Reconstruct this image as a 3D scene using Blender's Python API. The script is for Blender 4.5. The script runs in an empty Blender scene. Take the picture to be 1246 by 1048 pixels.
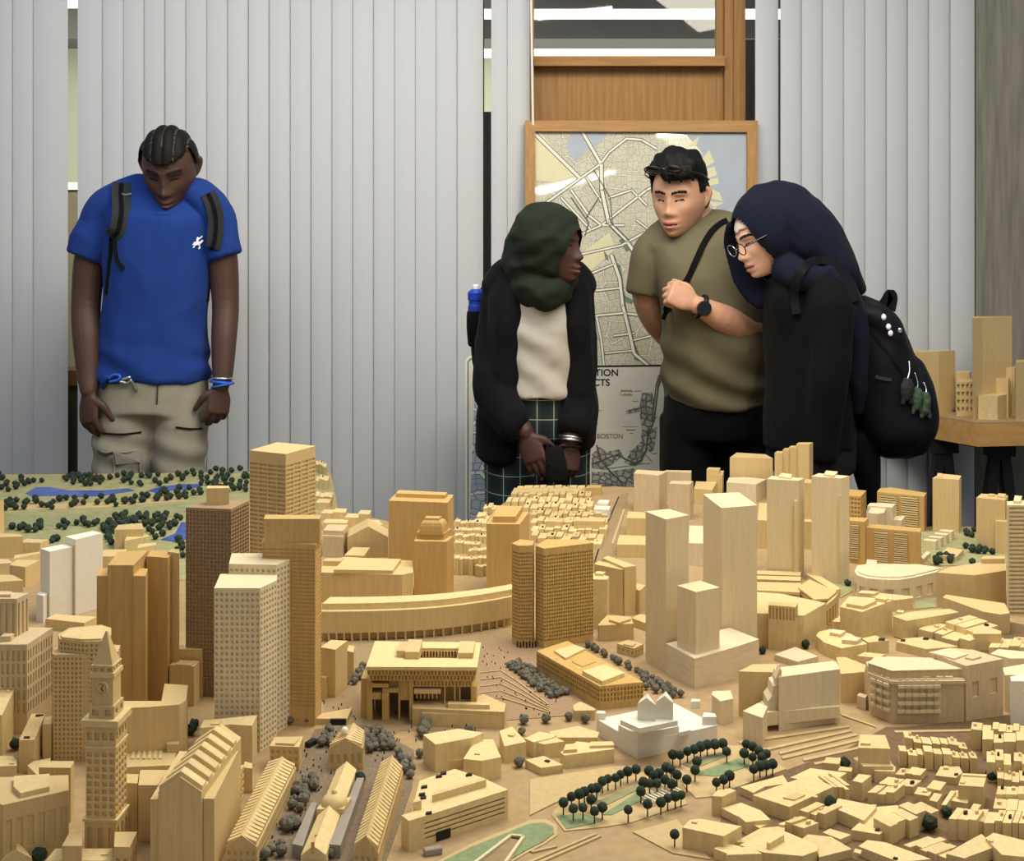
import bpy, bmesh, math, random
from mathutils import Vector, Matrix, noise
R = math.radians
sc = bpy.context.scene
COL = sc.collection
rng = random.Random(7)

# ------------------------------------------------------------------ camera, world, light, exposure
F = 1600.0            # focal length in pixels of the 1246 x 1048 frame
CX, HY = 623.0, 250.0 # principal point and horizon row
EYE = 1.65
cd = bpy.data.cameras.new('camera'); cam = bpy.data.objects.new('camera', cd); COL.objects.link(cam)
cd.sensor_fit = 'HORIZONTAL'; cd.sensor_width = 36; cd.lens = 36*F/1246
cd.shift_y = -(524-HY)/1246
cd.clip_start = .05
cam.location = (0, 0, EYE); cam.rotation_euler = (R(90), 0, 0)
sc.camera = cam
w = bpy.data.worlds.new('world'); sc.world = w; w.use_nodes = True
w.node_tree.nodes['Background'].inputs[0].default_value = (.90, .95, 1.0, 1)
w.node_tree.nodes['Background'].inputs[1].default_value = .28
vs = sc.view_settings
vs.view_transform = 'Standard'; vs.look = 'None'; vs.gamma = 1; vs.use_curve_mapping = False
vs.exposure = 0.0

def area(name, loc, target, sx, sy, power, col):
    l = bpy.data.lights.new(name, 'AREA'); l.shape = 'RECTANGLE'; l.size = sx; l.size_y = sy
    l.energy = power; l.color = col
    o = bpy.data.objects.new(name, l); COL.objects.link(o); o.location = loc
    o.rotation_euler = (Vector(target)-Vector(loc)).to_track_quat('-Z', 'Y').to_euler()
    return o
area('table_light', (.3, 3.1, 3.3), (0.05, 2.6, .8), 1.9, 1.0, 67, (1, .92, .75))
area('table_light_front', (1.2, 1.7, 3.1), (.1, 2.3, .8), .9, .9, 21, (1, .92, .75))
area('room_light', (-1.2, 2.4, 3.4), (-1.0, 5.0, 1.3), 3.0, .8, 38, (.95, .97, 1))
area('room_light_far', (1.6, 2.4, 3.4), (1.4, 5.0, 1.3), 2.5, .8, 26, (1, .96, .90))

area('rear_room_fill', (0, 9.6, 1.9), (0, 9.6, 3.3), 6.0, 2.0, 90, (1, .97, .88))  # added fill without a fixture, brightens the rear ceiling
area('rear_room_wall_fill', (-1.5, 10.6, 2.75), (-1.8, 12.6, 1.2), 7.0, .6, 80, (1, .97, .88))  # added fill without a fixture, brightens the far wall
area('rear_room_gap_fill', (-2.6, 7.2, 2.7), (-3.2, 9.0, 1.2), 3.0, .4, 90, (1, .97, .88))  # added fill without a fixture, brightens the wall behind the blind gap

# ------------------------------------------------------------------ helpers
def at(px, py, D):
    return Vector(((px-CX)*D/F, D, EYE-(py-HY)*D/F))
def onz(px, py, z):
    D = F*(EYE-z)/(py-HY)
    return Vector(((px-CX)*D/F, D, z))
TZ = .80                                   # top of the model's ground
CROPS = {'P': (0, 0, 1), 'A': (0, 540, .2568), 'B': (0, 780, .2568), 'C': (220, 520, .2672), 'D': (220, 780, .2558),
         'E': (380, 580, .2098), 'F': (420, 760, .2747), 'G': (580, 570, .248), 'H': (760, 530, .2481),
         'I': (1000, 560, .2099), 'J': (840, 720, .3258), 'K': (660, 780, .2558), 'L': (900, 860, .2777),
         'M': (420, 765, .14446)}
def pp(c, x, y):
    a, b, s = CROPS[c]; return a+x*s, b+y*s

def link(name, me, parent=None, mats=()):
    o = bpy.data.objects.new(name, me); COL.objects.link(o)
    for m in mats: me.materials.append(m)
    if parent: o.parent = parent
    return o
def tag(o, label=None, cat=None, group=None, kind=None):
    if label: o['label'] = label
    if cat: o['category'] = cat
    if group: o['group'] = group
    if kind: o['kind'] = kind
    return o
def finish(name, bm, mats, parent=None, origin=None, smooth=False):
    bmesh.ops.recalc_face_normals(bm, faces=bm.faces)
    me = bpy.data.meshes.new(name)
    if origin is not None: bmesh.ops.translate(bm, verts=bm.verts, vec=-Vector(origin))
    if smooth:
        for f in bm.faces: f.smooth = True
    bm.to_mesh(me); bm.free()
    o = link(name, me, None, mats if isinstance(mats, (list, tuple)) else [mats])
    if origin is not None: o.location = origin
    if parent:
        o.parent = parent
        o.matrix_parent_inverse = Matrix.Translation(-world_loc(parent))
    return o
def world_loc(o):
    # every parent here is unrotated: its world place is the sum down the chain
    l = o.location.copy()
    if o.parent: l += world_loc(o.parent) + o.matrix_parent_inverse.translation
    return l
def box_bm(bm, lo, hi, mi=0):
    x0, y0, z0 = lo; x1, y1, z1 = hi
    v = [bm.verts.new(p) for p in ((x0,y0,z0),(x1,y0,z0),(x1,y1,z0),(x0,y1,z0),(x0,y0,z1),(x1,y0,z1),(x1,y1,z1),(x0,y1,z1))]
    for q in ((0,3,2,1),(4,5,6,7),(0,1,5,4),(1,2,6,5),(2,3,7,6),(3,0,4,7)):
        f = bm.faces.new([v[i] for i in q]); f.material_index = mi
    return v
def bar_bm(bm, a, b, w, h=None, mi=0):
    """a rectangular bar from a to b"""
    a = Vector(a); b = Vector(b); h = h or w
    d = (b-a).normalized(); up = Vector((0,0,1)) if abs(d.z) < .9 else Vector((0,1,0))
    s = d.cross(up).normalized()*w/2; u = s.cross(d).normalized()*h/2
    v = [bm.verts.new(p) for p in (a-s-u,a+s-u,a+s+u,a-s+u,b-s-u,b+s-u,b+s+u,b-s+u)]
    for q in ((0,3,2,1),(4,5,6,7),(0,1,5,4),(1,2,6,5),(2,3,7,6),(3,0,4,7)):
        f = bm.faces.new([v[i] for i in q]); f.material_index = mi
def prism_bm(bm, pts, z0, z1, mi=0):
    """vertical prism over a ground polygon; z1 one height or one per corner"""
    zs = z1 if isinstance(z1, (list, tuple)) else [z1]*len(pts)
    lo = [bm.verts.new((p[0], p[1], z0)) for p in pts]; hi = [bm.verts.new((p[0], p[1], z)) for p, z in zip(pts, zs)]
    n = len(pts)
    for i in range(n):
        f = bm.faces.new((lo[i], lo[(i+1)%n], hi[(i+1)%n], hi[i])); f.material_index = mi
    f = bm.faces.new(hi); f.material_index = mi
    f = bm.faces.new(lo[::-1]); f.material_index = mi

# ------------------------------------------------------------------ materials
def nodes(name):
    m = bpy.data.materials.new(name); m.use_nodes = True
    t = m.node_tree; return m, t, t.nodes['Principled BSDF']
def srgb(c):
    return tuple(((v/255)/12.92 if v/255 <= .04045 else ((v/255+.055)/1.055)**2.4) for v in c)+(1,)
def plain(name, c, rough=.6, metal=0, vary=.12, scale=30, sc3=(1,1,1), bump=0, rnd=0, emit=0, spec=.3):
    m, t, p = nodes(name); c = srgb(c)
    tc = t.nodes.new('ShaderNodeTexCoord'); mp = t.nodes.new('ShaderNodeMapping'); mp.inputs['Scale'].default_value = sc3
    nz = t.nodes.new('ShaderNodeTexNoise'); nz.inputs['Scale'].default_value = scale; nz.inputs['Detail'].default_value = 4
    rp = t.nodes.new('ShaderNodeValToRGB')
    rp.color_ramp.elements[0].position = .3; rp.color_ramp.elements[1].position = .7
    rp.color_ramp.elements[0].color = tuple(max(0, v*(1-vary)) for v in c[:3])+(1,)
    rp.color_ramp.elements[1].color = tuple(min(1, v*(1+vary)) for v in c[:3])+(1,)
    t.links.new(tc.outputs['Object'], mp.inputs[0]); t.links.new(mp.outputs[0], nz.inputs['Vector']); t.links.new(nz.outputs[0], rp.inputs[0])
    col = rp.outputs[0]
    if rnd:
        oi = t.nodes.new('ShaderNodeObjectInfo'); mr = t.nodes.new('ShaderNodeMapRange')
        mr.inputs['To Min'].default_value = 1-rnd; mr.inputs['To Max'].default_value = 1+rnd
        hs = t.nodes.new('ShaderNodeHueSaturation')
        t.links.new(oi.outputs['Random'], mr.inputs[0]); t.links.new(mr.outputs[0], hs.inputs['Value']); t.links.new(col, hs.inputs['Color']); col = hs.outputs[0]
    t.links.new(col, p.inputs['Base Color'])
    p.inputs['Roughness'].default_value = rough; p.inputs['Metallic'].default_value = metal
    p.inputs['Specular IOR Level'].default_value = spec
    if bump:
        b = t.nodes.new('ShaderNodeBump'); b.inputs['Strength'].default_value = bump; b.inputs['Distance'].default_value = .002
        t.links.new(nz.outputs[0], b.inputs['Height']); t.links.new(b.outputs[0], p.inputs['Normal'])
    if emit:
        t.links.new(col, p.inputs['Emission Color']); p.inputs['Emission Strength'].default_value = emit
    return m
GR = (260, 260, 14)
M = {}
M['maple'] = plain('pale_maple', (218, 199, 158), .55, vary=.06, scale=1, sc3=GR, rnd=.04)
M['honey'] = plain('honey_wood', (196, 161, 101), .5, vary=.09, scale=1, sc3=GR, rnd=.05)
M['tan'] = plain('tan_wood', (207, 180, 128), .55, vary=.07, scale=1, sc3=GR, rnd=.06)
M['bass'] = plain('basswood', (216, 192, 140), .6, vary=.08, scale=1, sc3=(120,120,60), rnd=.07)
M['pale'] = plain('pale_basswood', (218, 201, 165), .6, vary=.07, scale=1, sc3=(200,200,30), rnd=.04)
M['pink'] = plain('pinkish_pear_wood', (206, 184, 146), .6, vary=.08, scale=1, sc3=(200,200,30), rnd=.04)
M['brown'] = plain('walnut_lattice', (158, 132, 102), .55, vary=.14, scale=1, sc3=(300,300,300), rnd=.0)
M['gold'] = plain('golden_lattice_wood', (196, 161, 98), .5, vary=.12, scale=1, sc3=(200,200,60), rnd=.02)
M['white'] = plain('white_plastic', (226, 220, 204), .5, vary=.03, scale=60)
M['plywood'] = plain('whitish_plywood', (222, 204, 170), .6, vary=.08, scale=1, sc3=(30,30,160))
M['ground'] = plain('model_ground', (166, 140, 102), .8, vary=.10, scale=60)
M['road'] = plain('model_street', (150, 128, 94), .85, vary=.10, scale=90)
M['kerb'] = plain('model_kerb', (190, 165, 120), .8, vary=.06, scale=90)
M['plaza'] = plain('model_brick_plaza', (154, 126, 98), .85, vary=.12, scale=160)
M['paver'] = plain('model_cobbles', (124, 108, 88), .85, vary=.25, scale=260)
M['turf'] = plain('model_turf', (142, 142, 104), .9, vary=.14, scale=40)
M['lawn'] = plain('model_lawn', (128, 142, 104), .9, vary=.12, scale=120)
M['park'] = plain('model_park_grass', (152, 150, 108), .9, vary=.14, scale=30)
M['lane'] = plain('model_lane_shade', (112, 90, 64), .9, vary=.15, scale=90)  # street brown darkened with the shade of narrow alley gaps
M['pond'] = plain('model_pond', (66, 92, 170), .25, vary=.25, scale=14, spec=.5)
M['leaf'] = plain('model_tree_green', (44, 56, 44), .9, vary=.4, scale=400, rnd=.2)
M['leafgrey'] = plain('model_tree_grey', (104, 100, 86), .9, vary=.3, scale=400, rnd=.15)
M['twig'] = plain('model_tree_trunk', (70, 54, 40), .9)
M['speck'] = plain('model_dark_paint_and_shade', (38, 34, 32), .7)  # figures and vehicles, plus painted shade in the garage mouths
M['glass_grey'] = plain('grey_acrylic', (150, 142, 130), .35, vary=.08, scale=40)
M['dark'] = plain('dark_paint_and_shade', (58, 44, 32), .8)  # hatches and clock marks, plus painted shade in slots and openings
M['blackmetal'] = plain('black_metal', (22, 22, 24), .5, vary=.05)
M['tableedge'] = plain('table_edge_black', (30, 27, 25), .6, vary=.05)
M['oak'] = plain('oak_panel', (170, 126, 72), .45, vary=.16, scale=1, sc3=(90, 90, 5))
M['oakh'] = plain('oak_rail', (172, 127, 72), .45, vary=.14, scale=1, sc3=(6, 90, 90))
M['oakside'] = plain('birch_ply_side', (190, 146, 88), .5, vary=.12, scale=1, sc3=(8, 60, 60))
M['concrete'] = plain('board_formed_concrete', (128, 124, 114), .9, vary=.2, scale=1, sc3=(60, 60, 4), bump=.6)
M['beamconc'] = plain('grey_concrete', (98, 96, 92), .9, vary=.08, scale=6)
M['cream'] = plain('cream_paint', (206, 206, 180), .8, vary=.02, scale=4)
M['olive'] = plain('olive_partition', (112, 104, 82), .7, vary=.05, scale=8)
M['darkgrey'] = plain('dark_grey_paint', (70, 68, 66), .7, vary=.05, scale=8)
M['whitetrim'] = plain('white_trim', (224, 222, 212), .6, vary=.02)
M['carpet'] = plain('grey_carpet', (96, 92, 88), .95, vary=.15, scale=120)
M['tube'] = plain('fluorescent_tube', (255, 250, 226), .5, vary=0, emit=2.4)
M['paper'] = plain('poster_paper', (214, 210, 196), .7, vary=.02, scale=20)
M['ink'] = plain('black_ink', (26, 26, 26), .7, vary=0)
M['greyink'] = plain('grey_ink', (130, 128, 122), .7, vary=.1)

# ------------------------------------------------------------------ the room
def slab(name, lo, hi, mat, kind='structure', parent=None, label=None, cat=None):
    bm = bmesh.new(); box_bm(bm, lo, hi)
    o = finish(name, bm, mat, parent, origin=((lo[0]+hi[0])/2, (lo[1]+hi[1])/2, lo[2]))
    if kind and not parent: o['kind'] = kind
    if label: tag(o, label, cat)
    return o
DW = 5.18      # plane of the wood and glass partition
slab('floor', (-6, -1, -.05), (6, 13.2, 0), M['carpet'])
def X(px, D): return (px-CX)*D/F
def Zp(py, D): return EYE-(py-HY)*D/F
# partition: oak sill band below, posts, transom
slab('wall_back', (-5, DW, 0), (X(560, DW), DW+.10, Zp(468, DW)), M['olive'])
slab('wall_back_right', (X(560, DW), DW, 0), (X(1186, DW), DW+.10, Zp(500, DW)), M['cream'])
slab('trim_1', (-5, DW-.03, Zp(468, DW)), (X(560, DW), DW+.10, Zp(450, DW)), M['oakh'])
slab('wall_front', (-5, 9.0, 0), (X(420, 9.0), 9.1, Zp(231, 9.0)), M['olive'])
slab('trim_2', (-5, 8.97, Zp(231, 9.0)), (X(420, 9.0), 9.1, Zp(222, 9.0)), M['whitetrim'])
slab('wall_far', (-6, 12.6, 0), (6, 12.7, 3.4), M['cream'])
slab('wall_inner', (X(540, 8.0), 8.0, 0), (X(640, 8.0), 8.1, Zp(136, 8.0)), M['darkgrey'])
slab('ceiling', (-6, DW+.1, 3.36), (6, 12.7, 3.5), M['beamconc'])
slab('column_concrete', (X(1187, 5.02), 5.02, 0), (X(1420, 5.02), 5.6, 3.5), M['concrete'])
slab('column_gap_shade', (X(1182, 5.04), 5.04, 0), (X(1187, 5.04), 5.3, 3.5), M['blackmetal'])  # black strip standing in for the shaded gap between blind and column
slab('pillar_concrete', (X(908, 5.4), 5.4, 0), (X(960, 5.4), 5.9, Zp(48, 5.4)), M['concrete'])
for i, (d0, d1, zz) in enumerate(((7.0, 7.5, 2.88), (9.3, 9.9, 2.83), (11.6, 12.0, 3.1))):
    slab('beam_%d' % (i+1), (-6, d0, zz), (6, d1, 3.36), M['beamconc'])
bm = bmesh.new()
bar_bm(bm, (X(860, 9.3), 7.5, 3.2), (X(910, 9.3), 12.4, 3.2), .35, .3)
finish('beam_cross', bm, M['beamconc'])['kind'] = 'structure'
# window frames: oak transom assembly in the middle
def frame_part(name, x0, x1, y0, y1, D, th, mat, par):
    bm = bmesh.new(); lo = (X(x0, D), D, Zp(y1, D)); hi = (X(x1, D), D+th, Zp(y0, D)); box_bm(bm, lo, hi)
    return finish(name, bm, mat, par, origin=((lo[0]+hi[0])/2, D+th/2, lo[2]))
wp = bpy.data.objects.new('window_1', None); COL.objects.link(wp); wp.location = (X(775, DW), DW, 0); wp['kind'] = 'structure'
M['clearglass'] = None
mg, tg, pg = nodes('window_glass'); pg.inputs['Base Color'].default_value = (1,1,1,1); pg.inputs['Roughness'].default_value = .02
pg.inputs['Transmission Weight'].default_value = 1; pg.inputs['IOR'].default_value = 1.45; M['glass'] = mg
# thin glass: transparent with a faint mirror so that light passes
tb = tg.nodes.new('ShaderNodeBsdfTransparent'); gl = tg.nodes.new('ShaderNodeBsdfGlossy'); gl.inputs['Roughness'].default_value = .02
mx = tg.nodes.new('ShaderNodeMixShader'); mx.inputs[0].default_value = .05
tg.links.new(tb.outputs[0], mx.inputs[1]); tg.links.new(gl.outputs[0], mx.inputs[2]); tg.links.new(mx.outputs[0], tg.nodes['Material Output'].inputs[0])
frame_part('window_post', 640, 650, -260, 560, DW, .09, M['oak'], wp)
frame_part('window_post', 893, 907, -260, 560, DW-.02, .11, M['oak'], wp)
frame_part('window_post', 882, 893, -260, 560, DW, .09, M['oak'], wp)
frame_part('window_stop', 872, 882, -260, 70, DW+.04, .05, M['oak'], wp)
frame_part('window_rail', 650, 882, 68, 80, DW-.03, .12, M['oakh'], wp)
frame_part('window_panel', 650, 882, 80, 560, DW+.04, .03, M['oak'], wp)
frame_part('window_pane', 650, 876, -260, 68, DW+.06, .004, M['glass'], wp)
frame_part('window_mullion', 585, 600, -260, 560, DW-.02, .08, M['darkgrey'], wp) if False else None
slab('trim_3', (X(583, DW), DW-.05, 0), (X(589, DW), DW+.05, 3.4), M['darkgrey'])
# fluorescent fixtures of the room behind
def tube_light(x0, x1, y, z, wid):
    t = bpy.data.objects.new('ceiling_light', None); COL.objects.link(t); t.location = ((x0+x1)/2, y, z)
    bm = bmesh.new(); box_bm(bm, (x0, y-wid/2-.03, z+.04), (x1, y+wid/2+.03, z+.12)); finish('light_housing', bm, M['whitetrim'], t, origin=t.location)
    bm = bmesh.new(); box_bm(bm, (x0+.02, y-wid/2, z), (x1-.02, y+wid/2, z+.045)); finish('light_diffuser', bm, M['tube'], t, origin=t.location)
    return t
tag(tube_light(-.45, 2.2, 8.6, 2.88, .16), 'long fluorescent ceiling light behind the glass above the oak panel, higher of the two', 'ceiling light')
tag(tube_light(-3.2, 2.6, 11.0, 2.90, .3), 'long fluorescent ceiling light behind the glass just over the oak rail', 'ceiling light')
tag(tube_light(-4.4, -2.9, 8.9, 3.0, .2), 'short fluorescent ceiling light in the gap between blinds above the blue shirt', 'ceiling light')
tag(tube_light(1.6, 3.4, 10.6, 2.95, .12), 'fluorescent ceiling light seen between narrow blinds beside the concrete column', 'ceiling light')
bm = bmesh.new()
a = at(645.5, -60, 4.96); b = at(648.5, 152, 4.96); bar_bm(bm, a, b, .008)
tag(finish('blind_cord', bm, M['whitetrim'], None, origin=(a+b)/2), 'thin white blind cord hanging beside the oak window frame', 'cord')

# lamps over our own side of the room; the map's glass mirrors them
M['lamp'] = plain('lit_lamp', (255, 248, 232), .5, vary=0, emit=26)
for (x0, y0, x1, y1, wd, lb) in ((.18, -.46, .78, .13, .15, 'long'), (1.0, 1.03, 1.33, 1.07, .10, 'short')):
    t = bpy.data.objects.new('ceiling_light', None); COL.objects.link(t); t.location = ((x0+x1)/2, (y0+y1)/2, 3.2); tag(t, lb+' lamp strip above the near end of the display table', 'ceiling light')
    bm = bmesh.new(); bar_bm(bm, (x0, y0, 3.24), (x1, y1, 3.24), wd+.04, .05); finish('light_housing', bm, M['whitetrim'], t, origin=t.location)
    bm = bmesh.new(); d = Vector((y1-y0, x0-x1, 0)).normalized()
    prism_bm(bm, [Vector((x0, y0, 0))+d*wd*.5, Vector((x1, y1, 0))+d*wd*.12, Vector((x1, y1, 0))-d*wd*.12, Vector((x0, y0, 0))-d*wd*.5], 3.2, 3.215); finish('light_diffuser', bm, M['lamp'], t, origin=t.location)

# ------------------------------------------------------------------ vertical blinds
mb, tb_, pb = nodes('blind_fabric')
pb.inputs['Base Color'].default_value = srgb((198, 200, 203)); pb.inputs['Roughness'].default_value = .75
nz = tb_.nodes.new('ShaderNodeTexNoise'); nz.inputs['Scale'].default_value = 420; bp = tb_.nodes.new('ShaderNodeBump'); bp.inputs['Strength'].default_value = .15; bp.inputs['Distance'].default_value = .001
tb_.links.new(nz.outputs[0], bp.inputs['Height']); tb_.links.new(bp.outputs[0], pb.inputs['Normal'])
M['blind'] = mb
def blind(edges, label, ang=11, D=5.0, z0=.06, z1=2.62):
    """edges: pixel columns of the seams; every vane is a curved strip of its own"""
    xc = X((edges[0]+edges[-1])/2, D)
    root = bpy.data.objects.new('vertical_blind', None); COL.objects.link(root); root.location = (xc, D, z0)
    tag(root, label, 'blind')
    bm = bmesh.new(); box_bm(bm, (X(edges[0], D), D-.03, z1), (X(edges[-1], D), D+.03, z1+.04)); finish('headrail', bm, M['whitetrim'], root, origin=(xc, D, z1))
    for a, b in zip(edges[:-1], edges[1:]):
        wdt = X(b, D)-X(a, D)
        wv = wdt*1.22/math.cos(R(ang)); c = Vector((X((a+b)/2, D), D, 0))
        jit = rng.uniform(-3, 3)
        bm = bmesh.new(); n = 7; fr = []; bk = []
        for i in range(n+1):
            u = (i/n-.5)*wv; sag = .008*(1-(2*i/n-1)**2)
            th = R(ang+jit)
            x = c.x+u*math.cos(th)+sag*math.sin(th); y = c.y+u*math.sin(th)-sag*math.cos(th)
            nx, ny = math.sin(th)*.0006, -math.cos(th)*.0006
            fr.append((x+nx, y+ny)); bk.append((x-nx, y-ny))
        prism_bm(bm, fr+bk[::-1], z0, z1)
        o = finish('slat', bm, M['blind'], root, origin=(c.x, D, z0), smooth=False)
    return root
def seams(a, b, n): return [a+(b-a)*i/n for i in range(n+1)]
blind([-180, -150, -118, -88, -58, -30, -5, 20, 46, 78], 'pale grey vertical blind at the picture edge, past the gap beside the blue shirt')
blind([99]+seams(129, 585, 18), 'wide pale grey vertical blind hanging behind the person in the blue shirt')
blind([600, 620, 642], 'narrow two-slat grey blind beside the oak window frame')
blind([921, 945], 'single hanging blind slat just past the oak frame above the navy headscarf')
blind(seams(952, 1184, 9), 'pale vertical blind behind the navy backpack, ending at the concrete column')
# ------------------------------------------------------------------ the model table and its ground
def gpts(c, pts, z=TZ): return [onz(*pp(c, x, y), z) for x, y in pts]
table = bpy.data.objects.new('model_table', None); COL.objects.link(table); table.location = (0, 2.8, 0)
tag(table, 'huge display table carrying the wooden city model', 'table')
outline = [onz(x, y, TZ) for x, y in ((-260, 578), (100, 577), (402, 573), (412, 622), (500, 640), (584, 632), (640, 594), (750, 592), (1000, 606), (1120, 641), (1700, 641))]
outline += [Vector((2.3, 1.25, TZ)), Vector((-2.3, 1.25, TZ))]
bm = bmesh.new(); prism_bm(bm, outline, TZ-.03, TZ); finish('table_top', bm, M['ground'], table, origin=(0, 2.8, TZ-.03))
bm = bmesh.new()
for p, q in zip(outline, outline[1:]+outline[:1]):
    a = Vector((p.x, p.y, TZ-.082)); b = Vector((q.x, q.y, TZ-.082)); n = Vector((-(q.y-p.y), q.x-p.x, 0)).normalized()*.008
    bar_bm(bm, a-n, b-n, .016, .15)
finish('table_edge', bm, M['tableedge'], table, origin=(0, 2.8, TZ-.1))
for x, y in ((-1.9, 1.5), (1.9, 1.5), (-1.9, 3.9), (.4, 3.6), (1.6, 3.3), (-.5, 3.3)):
    bm = bmesh.new(); box_bm(bm, (x-.04, y-.04, 0), (x+.04, y+.04, TZ-.03)); finish('leg', bm, M['blackmetal'], table, origin=(x, y, 0))
lay = [0]
def plate(name, c, pts, mat, h=.0012, z=TZ):
    lay[0] += 1
    bm = bmesh.new(); g = gpts(c, pts, z+h); prism_bm(bm, g, z-.002, z+h+lay[0]*2e-5)
    cc = sum(g, Vector())/len(g)
    return finish(name, bm, M[mat], table, origin=(cc.x, cc.y, z))
plate('park_ground', 'P', [(-250, 579.5), (100, 578.5), (400, 575), (408, 618), (330, 640), (232, 650), (232, 705), (160, 712), (60, 668), (-250, 690)], 'park', .001)
plate('park_lawn', 'P', [(-240, 636), (-100, 622), (60, 628), (226, 612), (224, 628), (60, 641), (-100, 660)], 'turf', .0018)
plate('park_path', 'P', [(-240, 622), (20, 614), (120, 612), (228, 604), (228, 609), (120, 618), (20, 620), (-240, 632)], 'kerb', .0016)
plate('pond_water', 'A', [(120, 235), (170, 207), (230, 205), (330, 222), (480, 222), (610, 212), (640, 222), (480, 246), (380, 252), (280, 246), (150, 248)], 'pond', .0022)
plate('pond_water', 'A', [(700, 222), (760, 203), (860, 192), (940, 190), (960, 200), (900, 215), (820, 222), (740, 232)], 'pond', .0022)
plate('pond_water', 'A', [(760, 455), (830, 425), (860, 372), (900, 372), (900, 450), (820, 462)], 'pond', .0022)
# streets, plazas and garden islands
plate('street', 'F', [(-60, 60), (230, 60), (560, 40), (1010, 0), (1010, 250), (700, 250), (600, 470), (240, 470), (60, 640), (-120, 600)], 'road', .0006)
plate('brick_plaza', 'F', [(600, 75), (740, 80), (860, 150), (1015, 300), (1060, 350), (1040, 400), (705, 425), (600, 330)], 'plaza', .001)
for k in range(5):
    d = k*30
    L4 = [onz(*pp('F', *q), TZ+.002) for q in ((600, 215+d), (690, 205+d), (760, 250+d*.8), (900, 355+d*.3))]; bm = bmesh.new()
    for a, b in zip(L4[:-1], L4[1:]): bar_bm(bm, a, b, .0022, .0022)
    finish('plaza_step', bm, M['kerb'], table, origin=L4[1])
plate('lane_shade', 'L', [(-40, 330), (200, 280), (480, 180), (640, 90), (720, 90), (1010, 60), (1290, 20), (1290, 760), (-100, 760), (-100, 560)], 'lane', .0007)  # alley shade put into the ground colour of the dense quarter
plate('lane_shade', 'J', [(760, 170), (960, 70), (1280, 130), (1280, 260), (1000, 240)], 'lane', .0007)
plate('cobbled_street', 'D', [(210, 1180), (560, 560), (640, 420), (880, 400), (1110, 520), (1100, 700), (930, 1180)], 'paver', .0008)
plate('garden_island', 'F', [(380, 1075), (560, 985), (700, 930), (820, 882), (880, 878), (920, 895), (925, 925), (880, 960), (800, 1000), (700, 1060)], 'lawn', .0024)
plate('garden_kerb', 'F', [(360, 1075), (560, 970), (700, 915), (820, 866), (890, 862), (938, 890), (940, 935), (880, 975), (800, 1015), (700, 1075)], 'kerb', .0012)
plate('garden_kerb', 'K', [(45, 830), (105, 905), (300, 885), (420, 865), (690, 775), (665, 735), (560, 600), (300, 680), (60, 800)], 'kerb', .0012)
plate('garden_lawn', 'K', [(70, 835), (115, 895), (250, 868), (290, 850), (180, 820)], 'lawn', .002)
plate('garden_lawn', 'K', [(285, 828), (445, 725), (485, 738), (480, 755), (330, 828)], 'lawn', .002)
plate('garden_kerb', 'K', [(680, 700), (730, 748), (800, 742), (1160, 610), (1085, 560), (1010, 505), (850, 495), (600, 560)], 'kerb', .0012)
plate('garden_lawn', 'K', [(745, 622), (930, 560), (985, 570), (990, 595), (830, 645), (740, 640)], 'lawn', .002)
plate('garden_path', 'K', [(240, 770), (440, 690), (470, 700), (290, 790)], 'turf', .002)
plate('garden_path', 'K', [(660, 585), (840, 530), (900, 540), (720, 610)], 'turf', .002)
plate('pavement', 'K', [(-60, 660), (330, 600), (470, 590), (360, 640), (60, 770), (-60, 830)], 'kerb', .0016)
plate('pavement', 'K', [(430, 910), (640, 850), (800, 1040), (620, 1010)], 'kerb', .0014)
for i, (a, b) in enumerate((((330, 600), (620, 530)), ((340, 618), (640, 548)), ((420, 625), (700, 565)), ((180, 560), (590, 500)), ((260, 590), (600, 515)), ((460, 640), (560, 620)), ((560, 455), (690, 500)), ((760, 520), (1060, 515)))):
    plate('highway_kerb', 'J', [a, b, (b[0]+4, b[1]+7), (a[0]+6, a[1]+8)], 'kerb', .0018)
for a, b in (((-120, 1070), (250, 915)), ((-80, 1075), (270, 925)), ((-60, 1000), (60, 975))):
    plate('street_kerb', 'K', [a, b, (b[0]+10, b[1]+5), (a[0]+14, a[1]+7)], 'kerb', .0018)
plate('green_square', 'I', [(565, 420), (820, 395), (1070, 400), (1100, 620), (640, 610), (560, 530)], 'park', .001)
plate('green_square', 'I', [(530, 800), (700, 800), (700, 850), (545, 865)], 'park', .001)
plate('green_square', 'I', [(20, 700), (180, 660), (180, 760), (110, 800)], 'park', .001)
plate('street', 'G', [(560, 470), (600, 330), (700, 130), (745, 120), (700, 330), (690, 440)], 'road', .001)
plate('street_line', 'G', [(575, 462), (625, 300), (695, 140), (700, 140), (632, 300), (582, 462)], 'speck', .0016)
plate('street_kerb', 'G', [(660, 370), (720, 200), (728, 200), (672, 370)], 'kerb', .0016)
# tunnel portal set into the garden island
bm = bmesh.new()
for a, b in (((570, 1065), (735, 940)), ((735, 940), (790, 945)), ((790, 945), (700, 1075))):
    pa = onz(*pp('F', *a), TZ+.004); pb_ = onz(*pp('F', *b), TZ+.004); bar_bm(bm, pa, pb_, .004, .006)
finish('tunnel_wall', bm, M['pale'], table, origin=onz(*pp('F', 735, 940), TZ))
plate('tunnel_ramp', 'F', [(590, 1070), (738, 945), (785, 948), (690, 1075)], 'road', .003)
plate('tunnel_mouth_shade', 'F', [(724, 946), (738, 938), (785, 942), (772, 956)], 'dark', .0036)  # flat dark plate painting the shade inside the portal

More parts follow.
